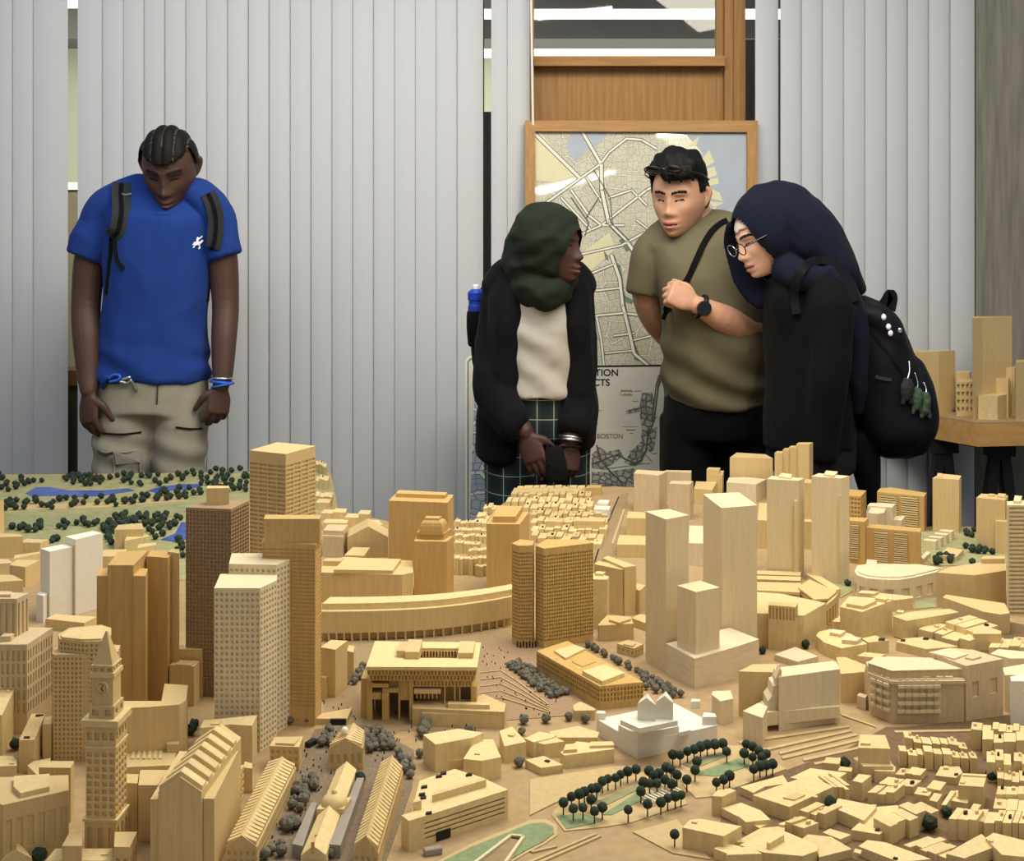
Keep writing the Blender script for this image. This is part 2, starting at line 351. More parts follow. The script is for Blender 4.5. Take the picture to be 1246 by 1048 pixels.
# ------------------------------------------------------------------ model buildings
def wall_grid(bm, p, q, z0, z1, cw, ch, fx=.5, fz=.5, dep=.002, top=0, bot=0, mi=0, wi=0):
    """a wall quad with rows of recessed windows; p to q with the outside on the right hand"""
    L = (q-p).length; u = (q-p)/L; n = Vector((u.y, -u.x, 0))
    nx = max(1, round(L/cw)); h0 = z0+bot; h1 = z1-top; nz = max(1, round((h1-h0)/ch))
    P = lambda s, z, d=0: bm.verts.new((p.x+u.x*s-n.x*d, p.y+u.y*s-n.y*d, z))
    def quad(a, b, c, d_, m=mi):
        f = bm.faces.new((a, b, c, d_)); f.material_index = m
    if bot > 0: quad(P(0, z0), P(L, z0), P(L, h0), P(0, h0))
    if top > 0: quad(P(0, h1), P(L, h1), P(L, z1), P(0, z1))
    cx_, cz = L/nx, (h1-h0)/nz
    for j in range(nz):
        za, zb = h0+j*cz, h0+(j+1)*cz; wa, wb = za+cz*(1-fz)/2, zb-cz*(1-fz)/2
        quad(P(0, za), P(L, za), P(L, wa), P(0, wa)); quad(P(0, wb), P(L, wb), P(L, zb), P(0, zb))
        for i in range(nx):
            xa, xb = i*cx_, (i+1)*cx_; va, vb = xa+cx_*(1-fx)/2, xb-cx_*(1-fx)/2
            quad(P(xa, wa), P(va, wa), P(va, wb), P(xa, wb)); quad(P(vb, wa), P(xb, wa), P(xb, wb), P(vb, wb))
            o = [(va, wa), (vb, wa), (vb, wb), (va, wb)]
            for k in range(4):
                a, b = o[k], o[(k+1) % 4]
                quad(P(*a), P(*b), P(*b, dep), P(*a, dep))
            quad(*[P(*a, dep) for a in o], wi)
def ccw(pts):
    return sum(pts[i-1].x*pts[i].y-pts[i].x*pts[i-1].y for i in range(len(pts))) > 0
def block(c, pts, base, z0=TZ, H=None):
    """ground polygon and roof height from the roof's pixels and the foot of the (first | middle of three) corner"""
    px_ = [pp(c, *p) for p in pts]
    k = 1 if len(pts) == 3 else 0
    if H is None:
        _, by = pp(c, 0, base)
        D0 = F*(EYE-z0)/(by-HY); H = EYE-(px_[k][1]-HY)*D0/F-z0
    g = [onz(x, y, z0+H) for x, y in px_]
    if len(pts) == 3: g.append(g[0]+g[2]-g[1])
    return g, H
def body(name, g, z0, H, mat, win=None, parent=None, wmat=None, roofmat=None):
    if not ccw(g): g = g[::-1]
    ctr = sum(g, Vector())/len(g); o = Vector((ctr.x, ctr.y, z0))
    bm = bmesh.new(); n = len(g)
    mats = [M[mat]]+([M[wmat]] if wmat else [])
    for i in range(n):
        p, q = g[i].copy(), g[(i+1) % n].copy(); p.z = q.z = 0
        if win and (q-p).length > min(win[0], .012)*1.4:
            u = q-p; nn = Vector((u.y, -u.x, 0)); mid = (p+q)/2
            if nn.dot(-mid) > 0:
                wall_grid(bm, p, q, z0, z0+H, *win, wi=1 if wmat else 0); continue
        v = [bm.verts.new((*t.xy, z)) for t, z in ((p, z0), (q, z0), (q, z0+H), (p, z0+H))]; bm.faces.new(v)
    bm.faces.new([bm.verts.new((t.x, t.y, z0+H)) for t in g]); bm.faces.new([bm.verts.new((t.x, t.y, z0)) for t in g[::-1]])
    bmesh.ops.translate(bm, verts=bm.verts, vec=-o)
    me = bpy.data.meshes.new(name); bm.to_mesh(me); bm.free()
    ob = link(name, me, None, mats); ob.location = o
    if parent:
        ob.parent = parent; ob.matrix_parent_inverse = Matrix.Translation(-world_loc(parent))
    return ob
def bld(label, mat, c, pts, base, win=None, kids=(), kind='model_building', group=None, H=None, wmat=None, z0=TZ, cat='model building'):
    g, h = block(c, pts, base, z0, H)
    o = body(kind, g, z0, h, mat, win, wmat=wmat)
    tag(o, label, cat, group); o['_h'] = z0+h
    for kname, kp, kb, *rest in kids:
        kz = z0+h; kg, kh = block(c, kp, kb, kz)
        body(kname, kg, kz, max(kh, .002), rest[0] if rest else mat, rest[1] if len(rest) > 1 else None, parent=o)
    return o
def addk(o, kname, c, pts, base, mat, win=None, z0=None, H=None):
    kz = o['_h'] if z0 is None else z0
    g, h = block(c, pts, base, kz, H); return body(kname, g, kz, max(h, .001), mat, win, parent=o)

# --- towers on the near left
T = 'model_tower'; TC = 'model tower'
o = bld('dark brown tower with fine lattice walls and a pale rooftop box', 'brown', 'A', [(1095, 310), (880, 302), (980, 268), (1180, 270)], 1207, (.0062, .0066, .72, .72, .0018, .004, 0), [('penthouse', [(1085, 210), (978, 212), (985, 199), (1085, 200)], 288, 'tan')], T, cat=TC)
bld('tall tan tower with horizontal window bands and plain top, behind the pale gridded one', 'tan', 'C', [(478, 122), (313, 105), (440, 68), (613, 85)], 935, (.024, .0085, .86, .55, .0024, .022, 0), (), T, cat=TC)
o = bld('pale gridded tower with two stepped roofs and chamfered corners', 'pale', 'C', [(362, 733), (152, 733), (180, 668), (440, 662), (437, 697)], 1480, (.0083, .0093, .52, .52, .0026, .005, 0), (), T, cat=TC)
o2z, h2 = block('C', [(436, 627), (219, 622), (232, 574), (497, 573), (497, 602)], 1392)
body('tower_rear', o2z, TZ, h2, 'pale', (.0083, .0093, .52, .52, .0026, .005, 0), parent=o)
o = bld('dark honey tower with overhanging cap and thin floor bands', 'honey', 'C', [(612, 536), (372, 528), (385, 500), (640, 508)], 1362, (.035, .0062, .94, .5, .001, .006, .03), (), T, cat=TC)
addk(o, 'tower_cap', 'C', [(632, 418), (378, 418), (385, 398), (640, 400)], 530, 'honey')
g_, h_ = block('C', [(616, 534), (366, 524), (380, 500), (644, 508)], 1362); body('cornice', g_, TZ+h_-.006, .006, 'honey', parent=o)
o = bld('white plastic tower with a lower wing, the only white tower', 'white', 'A', [(358, 455), (308, 440), (440, 413), (487, 424)], 812, None, (), T, cat=TC)
g_, h_ = block('A', [(236, 512), (192, 497), (310, 474), (345, 488)], 838); body('wing', g_, TZ, h_, 'white', parent=o)
g_, h_ = block('A', [(205, 722), (172, 714), (190, 700), (225, 708)], 850); body('wing', g_, TZ, h_, 'white', parent=o)
g_, h_ = block('A', [(240, 572), (196, 560), (215, 548), (256, 556)], 832); body('wing', g_, TZ, h_, 'white', parent=o)
o = bld('orange-brown clustered tower with several plain shafts beside the white tower', 'honey', 'A', [(632, 576), (510, 576), (560, 512), (702, 505)], 1300, None, (), T, cat=TC)
g_, h_ = block('A', [(545, 628), (458, 626), (470, 590), (548, 590)], 1290); body('shaft', g_, TZ, h_, 'honey', parent=o)
g_, h_ = block('A', [(690, 627), (632, 627), (640, 590), (700, 592)], 1302); body('shaft', g_, TZ, h_, 'honey', parent=o)
g_, h_ = block('A', [(795, 541), (694, 534), (720, 505), (832, 508)], 1235); body('shaft', g_, TZ, h_, 'honey', parent=o)
g_, h_ = block('A', [(850, 520), (795, 512), (815, 498), (850, 500)], 1225); body('shaft', g_, TZ, h_, 'tan', parent=o)
o = bld('pale building with tall slot windows cut by the picture edge, stepped top', 'pink', 'A', [(80, 735), (-80, 735), (-60, 700), (136, 708)], 1330, (.012, .075, .4, .9, .0025, .004, .03), [('penthouse', [(50, 715), (-60, 715), (-60, 698), (56, 700)], 728)])
o = bld('pale building with dense slot windows in front of the stepped one at the picture edge', 'pink', 'A', [(128, 952), (-80, 952), (-20, 868), (250, 872)], 1375, (.0085, .02, .45, .75, .0024, .008, .03), [('penthouse', [(52, 912), (0, 915), (20, 898), (68, 900)], 938)])
o = bld('octagonal tan tower with a rounded recessed roof and small square windows', 'tan', 'A', [(400, 938), (283, 926), (275, 905), (330, 872), (480, 858), (527, 873), (527, 905), (490, 935)], 1500, (.0066, .0072, .5, .55, .0022, .003, 0), (), T, cat=TC)
g_, h_ = block('A', [(395, 928), (295, 918), (290, 905), (335, 878), (475, 865), (515, 876), (515, 900), (480, 925)], 936, z0=o['_h']); body('parapet', g_, o['_h'], .003, 'bass', parent=o)
g_, h_ = block('A', [(255, 1000), (245, 990), (300, 960), (420, 970), (430, 1000)], 1500); body('setback', g_, TZ, h_, 'tan', (.0066, .0072, .5, .55, .0022, .003, 0), parent=o)
g_, h_ = block('A', [(560, 985), (470, 985), (500, 950), (570, 955)], 1480); body('setback', g_, TZ, h_, 'tan', (.0066, .0072, .5, .55, .0022, .003, 0), parent=o)
# slabs and low blocks of the near left corner
bld('narrow grey-tan slab with roof hatches behind the corner warehouse', 'tan', 'B', [(163, 470), (90, 470), (150, 345), (214, 347)], 625, None, [('roof_hatch', [(140, 458), (112, 458), (116, 452), (142, 452)], 464, 'dark'), ('roof_hatch', [(185, 356), (168, 356), (172, 350), (208, 350)], 360, 'dark')])
bld('narrow pale block squeezed beside the octagonal tower foot', 'bass', 'B', [(243, 395), (203, 395), (212, 360), (245, 360)], 560)
bld('pale wedge-topped block at the picture edge below the slot windows', 'bass', 'B', [(10, 352), (-60, 352), (-20, 225), (70, 225)], 570, None, [('roof_hatch', [(45, 240), (28, 240), (32, 230), (47, 230)], 246)])
bld('small pale block at the picture edge above the corner warehouse', 'bass', 'B', [(80, 592), (-60, 596), (-40, 545), (58, 545), (78, 565)], 650, None, [('roof_hatch', [(66, 580), (44, 580), (46, 572), (68, 572)], 586)])
bld('low tan block between corner warehouse and clock tower', 'tan', 'B', [(335, 602), (184, 600), (190, 570), (352, 570)], 860)
bld('cream wedge block tucked behind the corner warehouse roof', 'bass', 'B', [(180, 640), (130, 590), (160, 570), (240, 555), (230, 600)], 700)
o = bld('large corner warehouse with arched window bays and a box on its roof', 'tan', 'B', [(15, 778), (-180, 720), (-60, 648), (324, 636), (326, 708)], 1075, (.014, .075, .55, .75, .0018, .014, .012), [('penthouse', [(98, 722), (64, 690), (66, 640), (235, 630), (234, 690)], 745, 'bass')], 'model_warehouse', cat='model warehouse')
o = bld('grey-tan building with a curved roof edge and open court behind the clock tower', 'tan', 'B', [(575, 320), (700, 314), (850, 302), (882, 280), (890, 210), (780, 203), (765, 285), (570, 285)], 610)
bld('upper tan box beside the dark brown tower foot', 'tan', 'B', [(955, 42), (830, 38), (845, 18), (972, 20)], 270)
bld('long tan box beside the pale gridded tower', 'tan', 'B', [(920, 122), (803, 114), (835, 90), (945, 95)], 310, None, [('roof_edge', [(905, 118), (830, 112), (842, 98), (925, 102)], 122)])
bld('vertical-grained pale block with a concave roof edge below the gridded tower', 'bass', 'B', [(1195, 402), (1090, 396), (1010, 408), (948, 412), (965, 376), (1218, 352)], 612, None, [('roof_hatch', [(1040, 392), (998, 394), (1005, 380), (1046, 380)], 400)])
bld('small pale block just behind the ridged gable tower', 'bass', 'B', [(992, 522), (915, 506), (935, 468), (1026, 468)], 660, None, [('roof_hatch', [(965, 492), (945, 492), (948, 483), (966, 483)], 498)])
bld('small banded office block between gable tower and long dormered hall', 'tan', 'B', [(1105, 668), (1028, 655), (1055, 590), (1157, 588)], 832, (.012, .011, .88, .5, .0016, .004, .004), [('roof_hatch', [(1095, 605), (1070, 605), (1075, 598), (1100, 598)], 610)])
bld('plain grey box tucked right behind the small banded office block', 'tan', 'B', [(1195, 605), (1150, 600), (1160, 572), (1195, 580)], 720)
bld('flat block beside the clock tower shaft, lower of two', 'tan', 'B', [(652, 676), (555, 670), (580, 630), (658, 632)], 930)
bld('flat block touching the gable tower on the clock tower side', 'tan', 'B', [(748, 684), (655, 684), (665, 612), (800, 612)], 950)
o = bld('low courtyard block with ribbed skylights behind the flat blocks', 'tan', 'B', [(820, 590), (565, 600), (580, 490), (790, 468), (850, 480)], 668, None, [('penthouse', [(845, 490), (790, 490), (790, 462), (850, 470)], 530)])
for i in range(6):
    x = 620+i*26; addk(o, 'skylight', 'B', [(x+16, 556), (x, 556), (x+6, 520), (x+20, 518)], 562, 'bass')
bld('low flat-roofed block at the bottom edge before the clock tower', 'bass', 'B', [(545, 1042), (215, 1042), (262, 985), (550, 984)], 1130, None, [('roof_hatch', [(512, 1010), (480, 1012), (484, 1000), (515, 1000)], 1018)])
# gabled small house at the corner
def gable(label, mat, c, e1, pk, e2, f1, f2, base, win=None, kind='model_house', cat='model house', dorm=0, dmat=None, dw=.5):
    """long gabled hall: near eaves e1, e2 with peak pk, far eaves f1, f2; base under e2"""
    x2 = pp(c, *e2); _, by = pp(c, 0, base)
    D0 = F*(EYE-TZ)/(by-HY); ez = EYE-(x2[1]-HY)*D0/F
    E1, E2, F1, F2 = [onz(*pp(c, *p), ez) for p in (e1, e2, f1, f2)]
    mid = (E1+E2)/2; pkp = pp(c, *pk); rz = EYE-(pkp[1]-HY)*mid.y/F
    fm = (F1+F2)/2
    ctr = (E1+E2+F1+F2)/4; o = Vector((ctr.x, ctr.y, TZ))
    bm = bmesh.new()
    g = [E1, E2, F2, F1]
    for i in range(4):
        p, q = g[i].copy(), g[(i+1) % 4].copy(); p.z = q.z = 0
        u = q-p
        if win and Vector((u.y, -u.x, 0)).dot(-(p+q)/2) > 0: wall_grid(bm, p, q, TZ, ez, *win)
        else: bm.faces.new([bm.verts.new((*t.xy, z)) for t, z in ((p, TZ), (q, TZ), (q, ez), (p, ez))])
    A_ = Vector((mid.x, mid.y, rz)); B_ = Vector((fm.x, fm.y, rz))
    nv = lambda *a: [bm.verts.new(t) for t in a]
    bm.faces.new(nv(E1, E2, A_)); bm.faces.new(nv(F2, F1, B_)); bm.faces.new(nv(E2, F2, B_, A_)); bm.faces.new(nv(F1, E1, A_, B_))
    bm.faces.new([bm.verts.new((t.x, t.y, TZ)) for t in g[::-1]])
    bmesh.ops.translate(bm, verts=bm.verts, vec=-o); me = bpy.data.meshes.new(kind); bm.to_mesh(me); bm.free()
    ob = link(kind, me, None, [M[mat]]); ob.location = o; tag(ob, label, cat); ob['_r'] = (rz, ez)
    if dorm:                                     # cross ribs standing on both slopes
        for i in range(dorm):
            t = (i+.5)/dorm
            for S0, S1 in ((E1, F1), (E2, F2)):
                ea = S0.lerp(S1, t); ra = A_.lerp(B_, t); d = (ra-ea)
                up = Vector((0, 0, (rz-ez)*.34))
                a = ea+d*.06; b = ra-d*.12
                half = (F1-E1)/dorm*dw/2
                bm = bmesh.new()
                tri = [a-Vector((0,0,0)), a+up, b]
                v1 = nvb(bm, [p-half for p in (a, a+up, b)]); v2 = nvb(bm, [p+half for p in (a, a+up, b)])
                bm.faces.new(v1); bm.faces.new(v2[::-1])
                for k in range(3): bm.faces.new((v1[k], v2[k], v2[(k+1) % 3], v1[(k+1) % 3]))
                finish('dormer', bm, M[dmat or mat], ob, origin=(a+b)/2)
    return ob
def nvb(bm, pts): return [bm.verts.new(p) for p in pts]
gable('small gabled house at the bottom edge near the corner warehouse', 'bass', 'B', (5, 1040), (98, 992), (152, 1030), (40, 1000), (120, 985), 1085)
W8 = (.0075, .0095, .45, .45, .0015, .003, .003)
H_ = 'model_market_hall'; HC = 'model hall'
gable('long dormered hall nearest the ridged gable tower', 'tan', 'D', (215, 978), (292, 925), (362, 980), (415, 590), (548, 602), 1080, W8, H_, HC, 24, 'bass', .62)
gable('long dormered hall nearest the parking garage', 'tan', 'D', (820, 1002), (888, 925), (940, 1012), (950, 603), (1058, 622), 1105, W8, H_, HC, 24, 'bass', .62)
q = gable('domed central hall between the two dormered halls', 'bass', 'D', (570, 1022), (628, 975), (690, 1018), (742, 612), (836, 612), 1080, W8, H_, HC)
qb, qh = block('D', [(775, 800), (645, 800), (690, 745), (812, 745)], 885); body('dome_block', qb, TZ, qh, 'bass', parent=q)
def dome(parent, ctr, r, h, mat, seg=24, name='dome', rings=8, squash=1):
    bm = bmesh.new(); prev = None
    for j in range(rings+1):
        a = j/rings*math.pi/2; rr = max(r*math.cos(a), r*.02); z = h*math.sin(a)
        ring = [bm.verts.new((ctr.x+rr*math.cos(2*math.pi*i/seg), ctr.y+rr*math.sin(2*math.pi*i/seg)*squash, ctr.z+z)) for i in range(seg)]
        if prev:
            for i in range(seg): bm.faces.new((prev[i], prev[(i+1) % seg], ring[(i+1) % seg], ring[i]))
        prev = ring
    bm.faces.new(prev)
    return finish(name, bm, M[mat], parent, origin=ctr, smooth=True)
cc = sum(qb, Vector())/4; cc.z = TZ+qh
rr = (qb[0]-qb[1]).length*.49
dome(q, cc, rr, rr*.8, 'bass'); cc2 = cc.copy(); cc2.z += rr*.76; dome(q, cc2, rr*.24, rr*.32, 'bass', name='lantern')
for k, (x, y) in enumerate(((772, 615), (748, 685), (674, 868), (645, 930), (628, 965))):
    a = at(*pp('D', x, y), (cc.y if y > 700 else cc.y+.12)); 
    D0 = q.location.y+(815-y)*.00085
    a = at(*pp('D', x, y), D0); bm = bmesh.new(); box_bm(bm, (a.x-.002, a.y-.002, a.z-.012), (a.x+.002, a.y+.002, a.z+.003)); finish('chimney', bm, M['honey'], q, origin=a)
for side in ([(650, 800), (620, 800), (530, 1000), (580, 1010)], [(872, 680), (838, 680), (705, 1000), (760, 1005)]):
    g_, h_ = block('D', side, side[0][1]+30); body('glass_canopy', g_, TZ, .018, 'glass_grey', parent=q)
o = gable('small gabled civic hall with a white cupola behind the domed hall', 'tan', 'D', (700, 516), (790, 462), (866, 512), (770, 432), (876, 445), 612, (.010, .03, .5, .6, .002, .004, .006), H_, HC, 7, 'bass', .45)
a = at(*pp('D', 780, 440), o.location.y-.01); 
bm = bmesh.new(); box_bm(bm, (a.x-.006, a.y-.006, a.z-.02), (a.x+.006, a.y+.006, a.z+.002)); cp = finish('cupola', bm, M['tan'], o, origin=a)
dome(cp, Vector((a.x, a.y, a.z+.002)), .006, .008, 'white', 16, 'cupola_dome')
bld('small square block with crenellated roof at the end of a dormered hall', 'tan', 'D', [(563, 505), (423, 500), (445, 457), (582, 455)], 622, (.009, .010, .5, .5, .0018, .003, .003), [('roof_box', [(540, 490), (450, 486), (465, 462), (560, 465)], 500)])
bld('tan box beside the foot of the dark honey tower, higher of two', 'tan', 'D', [(735, 42), (664, 30), (715, -5), (792, 0)], 272)
bld('tan box beside the foot of the dark honey tower, lower of two', 'tan', 'D', [(685, 178), (662, 172), (688, 130), (740, 140)], 275)
bld('small tan block behind the boxes by the dark honey tower', 'tan', 'D', [(822, 55), (790, 48), (800, 20), (826, 25)], 190)
# ridged gable tower
g_, h_ = block('B', [(955, 716), (750, 716), (870, 535), (1000, 610)], 1125)
g_, h_ = block('B', [(955, 716), (750, 716), (790, 600)], 1125)
nl = onz(*pp('B', 750, 716), TZ+h_); nr = onz(*pp('B', 955, 716), TZ+h_)
dv = Vector((.015, .17, 0)); fl, fr_ = nl+dv, nr+dv
ez = TZ+h_; mid = (nl+nr)/2; rz = EYE-(pp('B', 850, 645)[1]-HY)*mid.y/F
ctr = (nl+nr+fl+fr_)/4; org = Vector((ctr.x, ctr.y, TZ)); bm = bmesh.new()
prism_bm(bm, [nl, nr, fr_, fl], TZ, ez)
A_ = Vector((mid.x, mid.y, rz)); B_ = A_+dv
for f in ((nl, nr, A_), (fr_, fl, B_), (nr, fr_, B_, A_), (fl, nl, A_, B_)): bm.faces.new(nvb(bm, f))
gt = finish('model_tower', bm, M['tan'], None, origin=org); tag(gt, 'square tower with a gabled roof of parallel ridges in front of the dormered hall', TC)
for i in range(6):
    t = .02+i*.155
    a0 = nl+dv*t; a1 = nr+dv*t; pk_ = A_+dv*t; off = Vector((0, 0, .006)); d2 = dv*.085
    for s0 in (a0, a1):
        bm = bmesh.new(); v1 = nvb(bm, [s0, pk_, pk_+off, s0+off]); v2 = nvb(bm, [p+d2 for p in (s0, pk_, pk_+off, s0+off)])
        bm.faces.new(v1); bm.faces.new(v2[::-1])
        for k in range(4): bm.faces.new((v1[k], v2[k], v2[(k+1) % 4], v1[(k+1) % 4]))
        finish('roof_ridge', bm, M['bass'], gt, origin=(s0+pk_)/2)
for xs, top, off in (((708, 748), 757, 0), ((960, 1012), 755, 0), ((1014, 1056), 690, .08)):
    z1 = EYE-(pp('B', 0, top)[1]-HY)*(nl.y+off)/F
    a = at(*pp('B', xs[0], top), nl.y+off); b = at(*pp('B', xs[1], top), nl.y+off)
    bm = bmesh.new(); box_bm(bm, (a.x, a.y+.004, TZ), (b.x, a.y+.15-off*.5, z1)); finish('wing', bm, M['tan'], gt, origin=((a.x+b.x)/2, a.y+.07, TZ))

# --- clock tower
D0 = 1.70
ct = bpy.data.objects.new('model_clock_tower', None); COL.objects.link(ct)
cxp = pp('B', 465, 0)[0]; cpos = Vector((X(cxp, D0), D0+.035, TZ)); ct.location = cpos
tag(ct, 'ornate clock tower with pointed pyramid spire and round clock face', 'model clock tower')
def zB(y): return EYE-(pp('B', 0, y)[1]-HY)*D0/F
def wB(a): return a*CROPS['B'][2]*D0/F
ROT = Matrix.Rotation(R(-4), 4, 'Z')
def tier(name, half, y0, y1, mat='tan', win=None, half2=None):
    z0, z1 = zB(y0), zB(y1); h = wB(half); bm = bmesh.new()
    c4 = [Vector((-h, -h, 0)), Vector((h, -h, 0)), Vector((h, h, 0)), Vector((-h, h, 0))]
    if half2 is not None:
        h2 = max(wB(half2), .0005); lo = nvb(bm, [v+Vector((0,0,z0)) for v in c4]); hi = nvb(bm, [v*(h2/h)+Vector((0,0,z1)) for v in c4])
        for i in range(4): bm.faces.new((lo[i], lo[(i+1)%4], hi[(i+1)%4], hi[i]))
        bm.faces.new(hi); bm.faces.new(lo[::-1])
    else:
        for i in range(4):
            p, q_ = c4[i], c4[(i+1)%4]
            if win and i < 2: wall_grid(bm, p, q_, z0, z1, *win)
            else: bm.faces.new(nvb(bm, [p+Vector((0,0,z0)), q_+Vector((0,0,z0)), q_+Vector((0,0,z1)), p+Vector((0,0,z1))]))
        bm.faces.new(nvb(bm, [v+Vector((0,0,z1)) for v in c4])); bm.faces.new(nvb(bm, [v+Vector((0,0,z0)) for v in c4[::-1]]))
    bmesh.ops.transform(bm, matrix=ROT, verts=bm.verts)
    bmesh.ops.translate(bm, verts=bm.verts, vec=(0, 0, -TZ))
    me = bpy.data.meshes.new(name); bm.to_mesh(me); bm.free(); o = link(name, me, ct, [M[mat]]); return o
tier('shaft_foot', 78, 1130, 870, 'tan', (.016, .06, .5, .7, .003, .004, .02))
tier('shaft_cornice', 85, 880, 868, 'bass')
tier('shaft', 73, 870, 530, 'tan', (.0096, .0098, .62, .62, .0025, .004, .002))
tier('shaft_band', 79, 532, 522, 'bass')
tier('shaft_gallery', 74, 522, 425, 'tan', (.0105, .013, .62, .66, .003, .006, .005))
tier('main_cornice', 92, 425, 395, 'bass')
tier('belfry_base', 62, 395, 335, 'tan', (.014, .02, .5, .7, .003, .003, .002))
tier('belfry', 52, 335, 200, 'tan')
tier('belfry_cornice', 60, 200, 178, 'bass')
tier('attic', 52, 178, 150, 'tan', (.009, .01, .5, .7, .002, .001, .001))
tier('attic_cornice', 55, 150, 143, 'bass')
tier('spire', 48, 143, -5, 'tan', None, 4)
h = wB(52); zc = zB(250)-TZ; r = wB(28)
for nm, rad, dep, mt in (('clock_ring', 1.12, .003, 'bass'), ('clock_face', .95, .0038, 'tan')):
    bm = bmesh.new(); bmesh.ops.create_cone(bm, cap_ends=True, segments=32, radius1=r*rad, radius2=r*rad, depth=dep*2, matrix=ROT @ Matrix.Translation((0, -h, zc)) @ Matrix.Rotation(R(90), 4, 'X'))
    me = bpy.data.meshes.new(nm); bm.to_mesh(me); bm.free(); link(nm, me, ct, [M[mt]])
for ang_, ln in ((30, .8), (140, .55)):
    bm = bmesh.new(); bar_bm(bm, (0, -h-.0042, zc), (math.sin(R(ang_))*r*ln, -h-.0042, zc+math.cos(R(ang_))*r*ln), .0014, .0008)
    bmesh.ops.transform(bm, matrix=ROT, verts=bm.verts); me = bpy.data.meshes.new('clock_hand'); bm.to_mesh(me); bm.free(); link('clock_hand', me, ct, [M['dark']])
for i in range(12):
    bm = bmesh.new(); a_ = i*30; bar_bm(bm, (math.sin(R(a_))*r*.78, -h-.0041, zc+math.cos(R(a_))*r*.78), (math.sin(R(a_))*r*.93, -h-.0041, zc+math.cos(R(a_))*r*.93), .0014, .0006)
    bmesh.ops.transform(bm, matrix=ROT, verts=bm.verts); me = bpy.data.meshes.new('hour_mark'); bm.to_mesh(me); bm.free(); link('hour_mark', me, ct, [M['dark']])
bld('low porticoed base block around the clock tower foot', 'tan', 'B', [(615, 978), (540, 976), (545, 905), (650, 905)], 1140, (.012, .02, .5, .6, .003, .01, .01))
bld('low flat wing on the warehouse side of the clock tower foot', 'tan', 'B', [(388, 972), (294, 972), (330, 905), (388, 905)], 1140)
# --- centre: city hall like block with overhanging upper floors
ch_g, ch_h = block('F', [(92, 188), (585, 190), (602, 80), (132, 74)], 437)
CHH = TZ+ch_h
def inset(g, f): 
    c = sum(g, Vector())/len(g); return [c+(p-c)*f for p in g]
ch = bpy.data.objects.new('model_city_hall', None); COL.objects.link(ch); c0 = sum(ch_g, Vector())/4; ch.location = (c0.x, c0.y, TZ)
tag(ch, 'brutalist block with overhanging upper floors and a roof courtyard', 'model building')
def shrink(g, fx, fy):
    # pull the near side back and both sides in
    n0, n1, f1, f0 = g
    a = n0.lerp(f0, fy).lerp(n1.lerp(f1, fy), fx); b = n1.lerp(f1, fy).lerp(n0.lerp(f0, fy), fx)
    c = f1.lerp(n1, fy).lerp(f0.lerp(n0, fy), fx); d = f0.lerp(n0, fy).lerp(f1.lerp(n1, fy), fx)
    return [a, b, c, d]
# roof slab as a ring round the courtyard
def ring_bm(g, cu, cv, z0, z1):
    """slab with a rectangular hole; cu, cv = fractions along near edge / depth"""
    P = lambda u, v: g[0].lerp(g[1], u).lerp(g[3].lerp(g[2], u), v)
    bm = bmesh.new(); us = (0, cu[0], cu[1], 1); vs_ = (0, cv[0], cv[1], 1)
    for i in range(3):
        for j in range(3):
            if i == 1 and j == 1: continue
            prism_bm(bm, [P(us[i], vs_[j]), P(us[i+1], vs_[j]), P(us[i+1], vs_[j+1]), P(us[i], vs_[j+1])], z0, z1)
    bmesh.ops.remove_doubles(bm, verts=bm.verts, dist=1e-6)
    return bm
cu, cv = (.46, .80), (.34, .74)
hh = ch_h
finish('roof', ring_bm(ch_g, cu, cv, CHH-hh*.06, CHH), M['bass'], ch, origin=ch.location)
for k, (s, za, zb) in enumerate(((.012, .84, .94), (.03, .74, .84), (.05, .62, .74))):
    g2 = shrink(ch_g, s, s*1.3)
    if k == 2: g2 = [g2[0].lerp(g2[1], .41), g2[1], g2[2], g2[3].lerp(g2[2], .41)]
    g2 = g2 if ccw(g2) else g2[::-1]
    bm = bmesh.new()
    for i in range(4):
        p, q_ = g2[i].copy(), g2[(i+1)%4].copy(); p.z = q_.z = 0
        u = q_-p
        if Vector((u.y, -u.x, 0)).dot(-(p+q_)/2) > 0: wall_grid(bm, p, q_, TZ+hh*za, TZ+hh*zb, .0058, 1, .5, .72, .003, 0, 0)
        else: bm.faces.new(nvb(bm, [Vector((*t.xy, z)) for t, z in ((p, TZ+hh*za), (q_, TZ+hh*za), (q_, TZ+hh*zb), (p, TZ+hh*zb))]))
    bm.faces.new(nvb(bm, [Vector((*t.xy, TZ+hh*za)) for t in g2[::-1]]))
    finish('upper_floor', bm, M['gold'], ch, origin=(c0.x, c0.y, TZ+hh*za))
# courtyard floor with ribs
P2 = lambda g, u, v: g[0].lerp(g[1], u).lerp(g[3].lerp(g[2], u), v)
bm = bmesh.new(); prism_bm(bm, [P2(ch_g, .44, .3), P2(ch_g, .82, .3), P2(ch_g, .82, .76), P2(ch_g, .44, .76)], TZ, CHH-hh*.28); finish('courtyard_floor', bm, M['gold'], ch, origin=ch.location)
for i in range(12):
    u = .47+i*.0285; a = P2(ch_g, u, .735); b = P2(ch_g, u, .735); bm = bmesh.new()
    box_bm(bm, (a.x-.0015, a.y-.003, CHH-hh*.28), (a.x+.0015, a.y, CHH-.004)); finish('courtyard_rib', bm, M['tan'], ch, origin=(a.x, a.y, CHH-hh*.28))
def chbox(name, u0, u1, v0, v1, z0, z1, mat='tan', win=None):
    g = [P2(ch_g, u0, v0), P2(ch_g, u1, v0), P2(ch_g, u1, v1), P2(ch_g, u0, v1)]
    return body(name, g, TZ+hh*z0, hh*(z1-z0), mat, win, parent=ch)
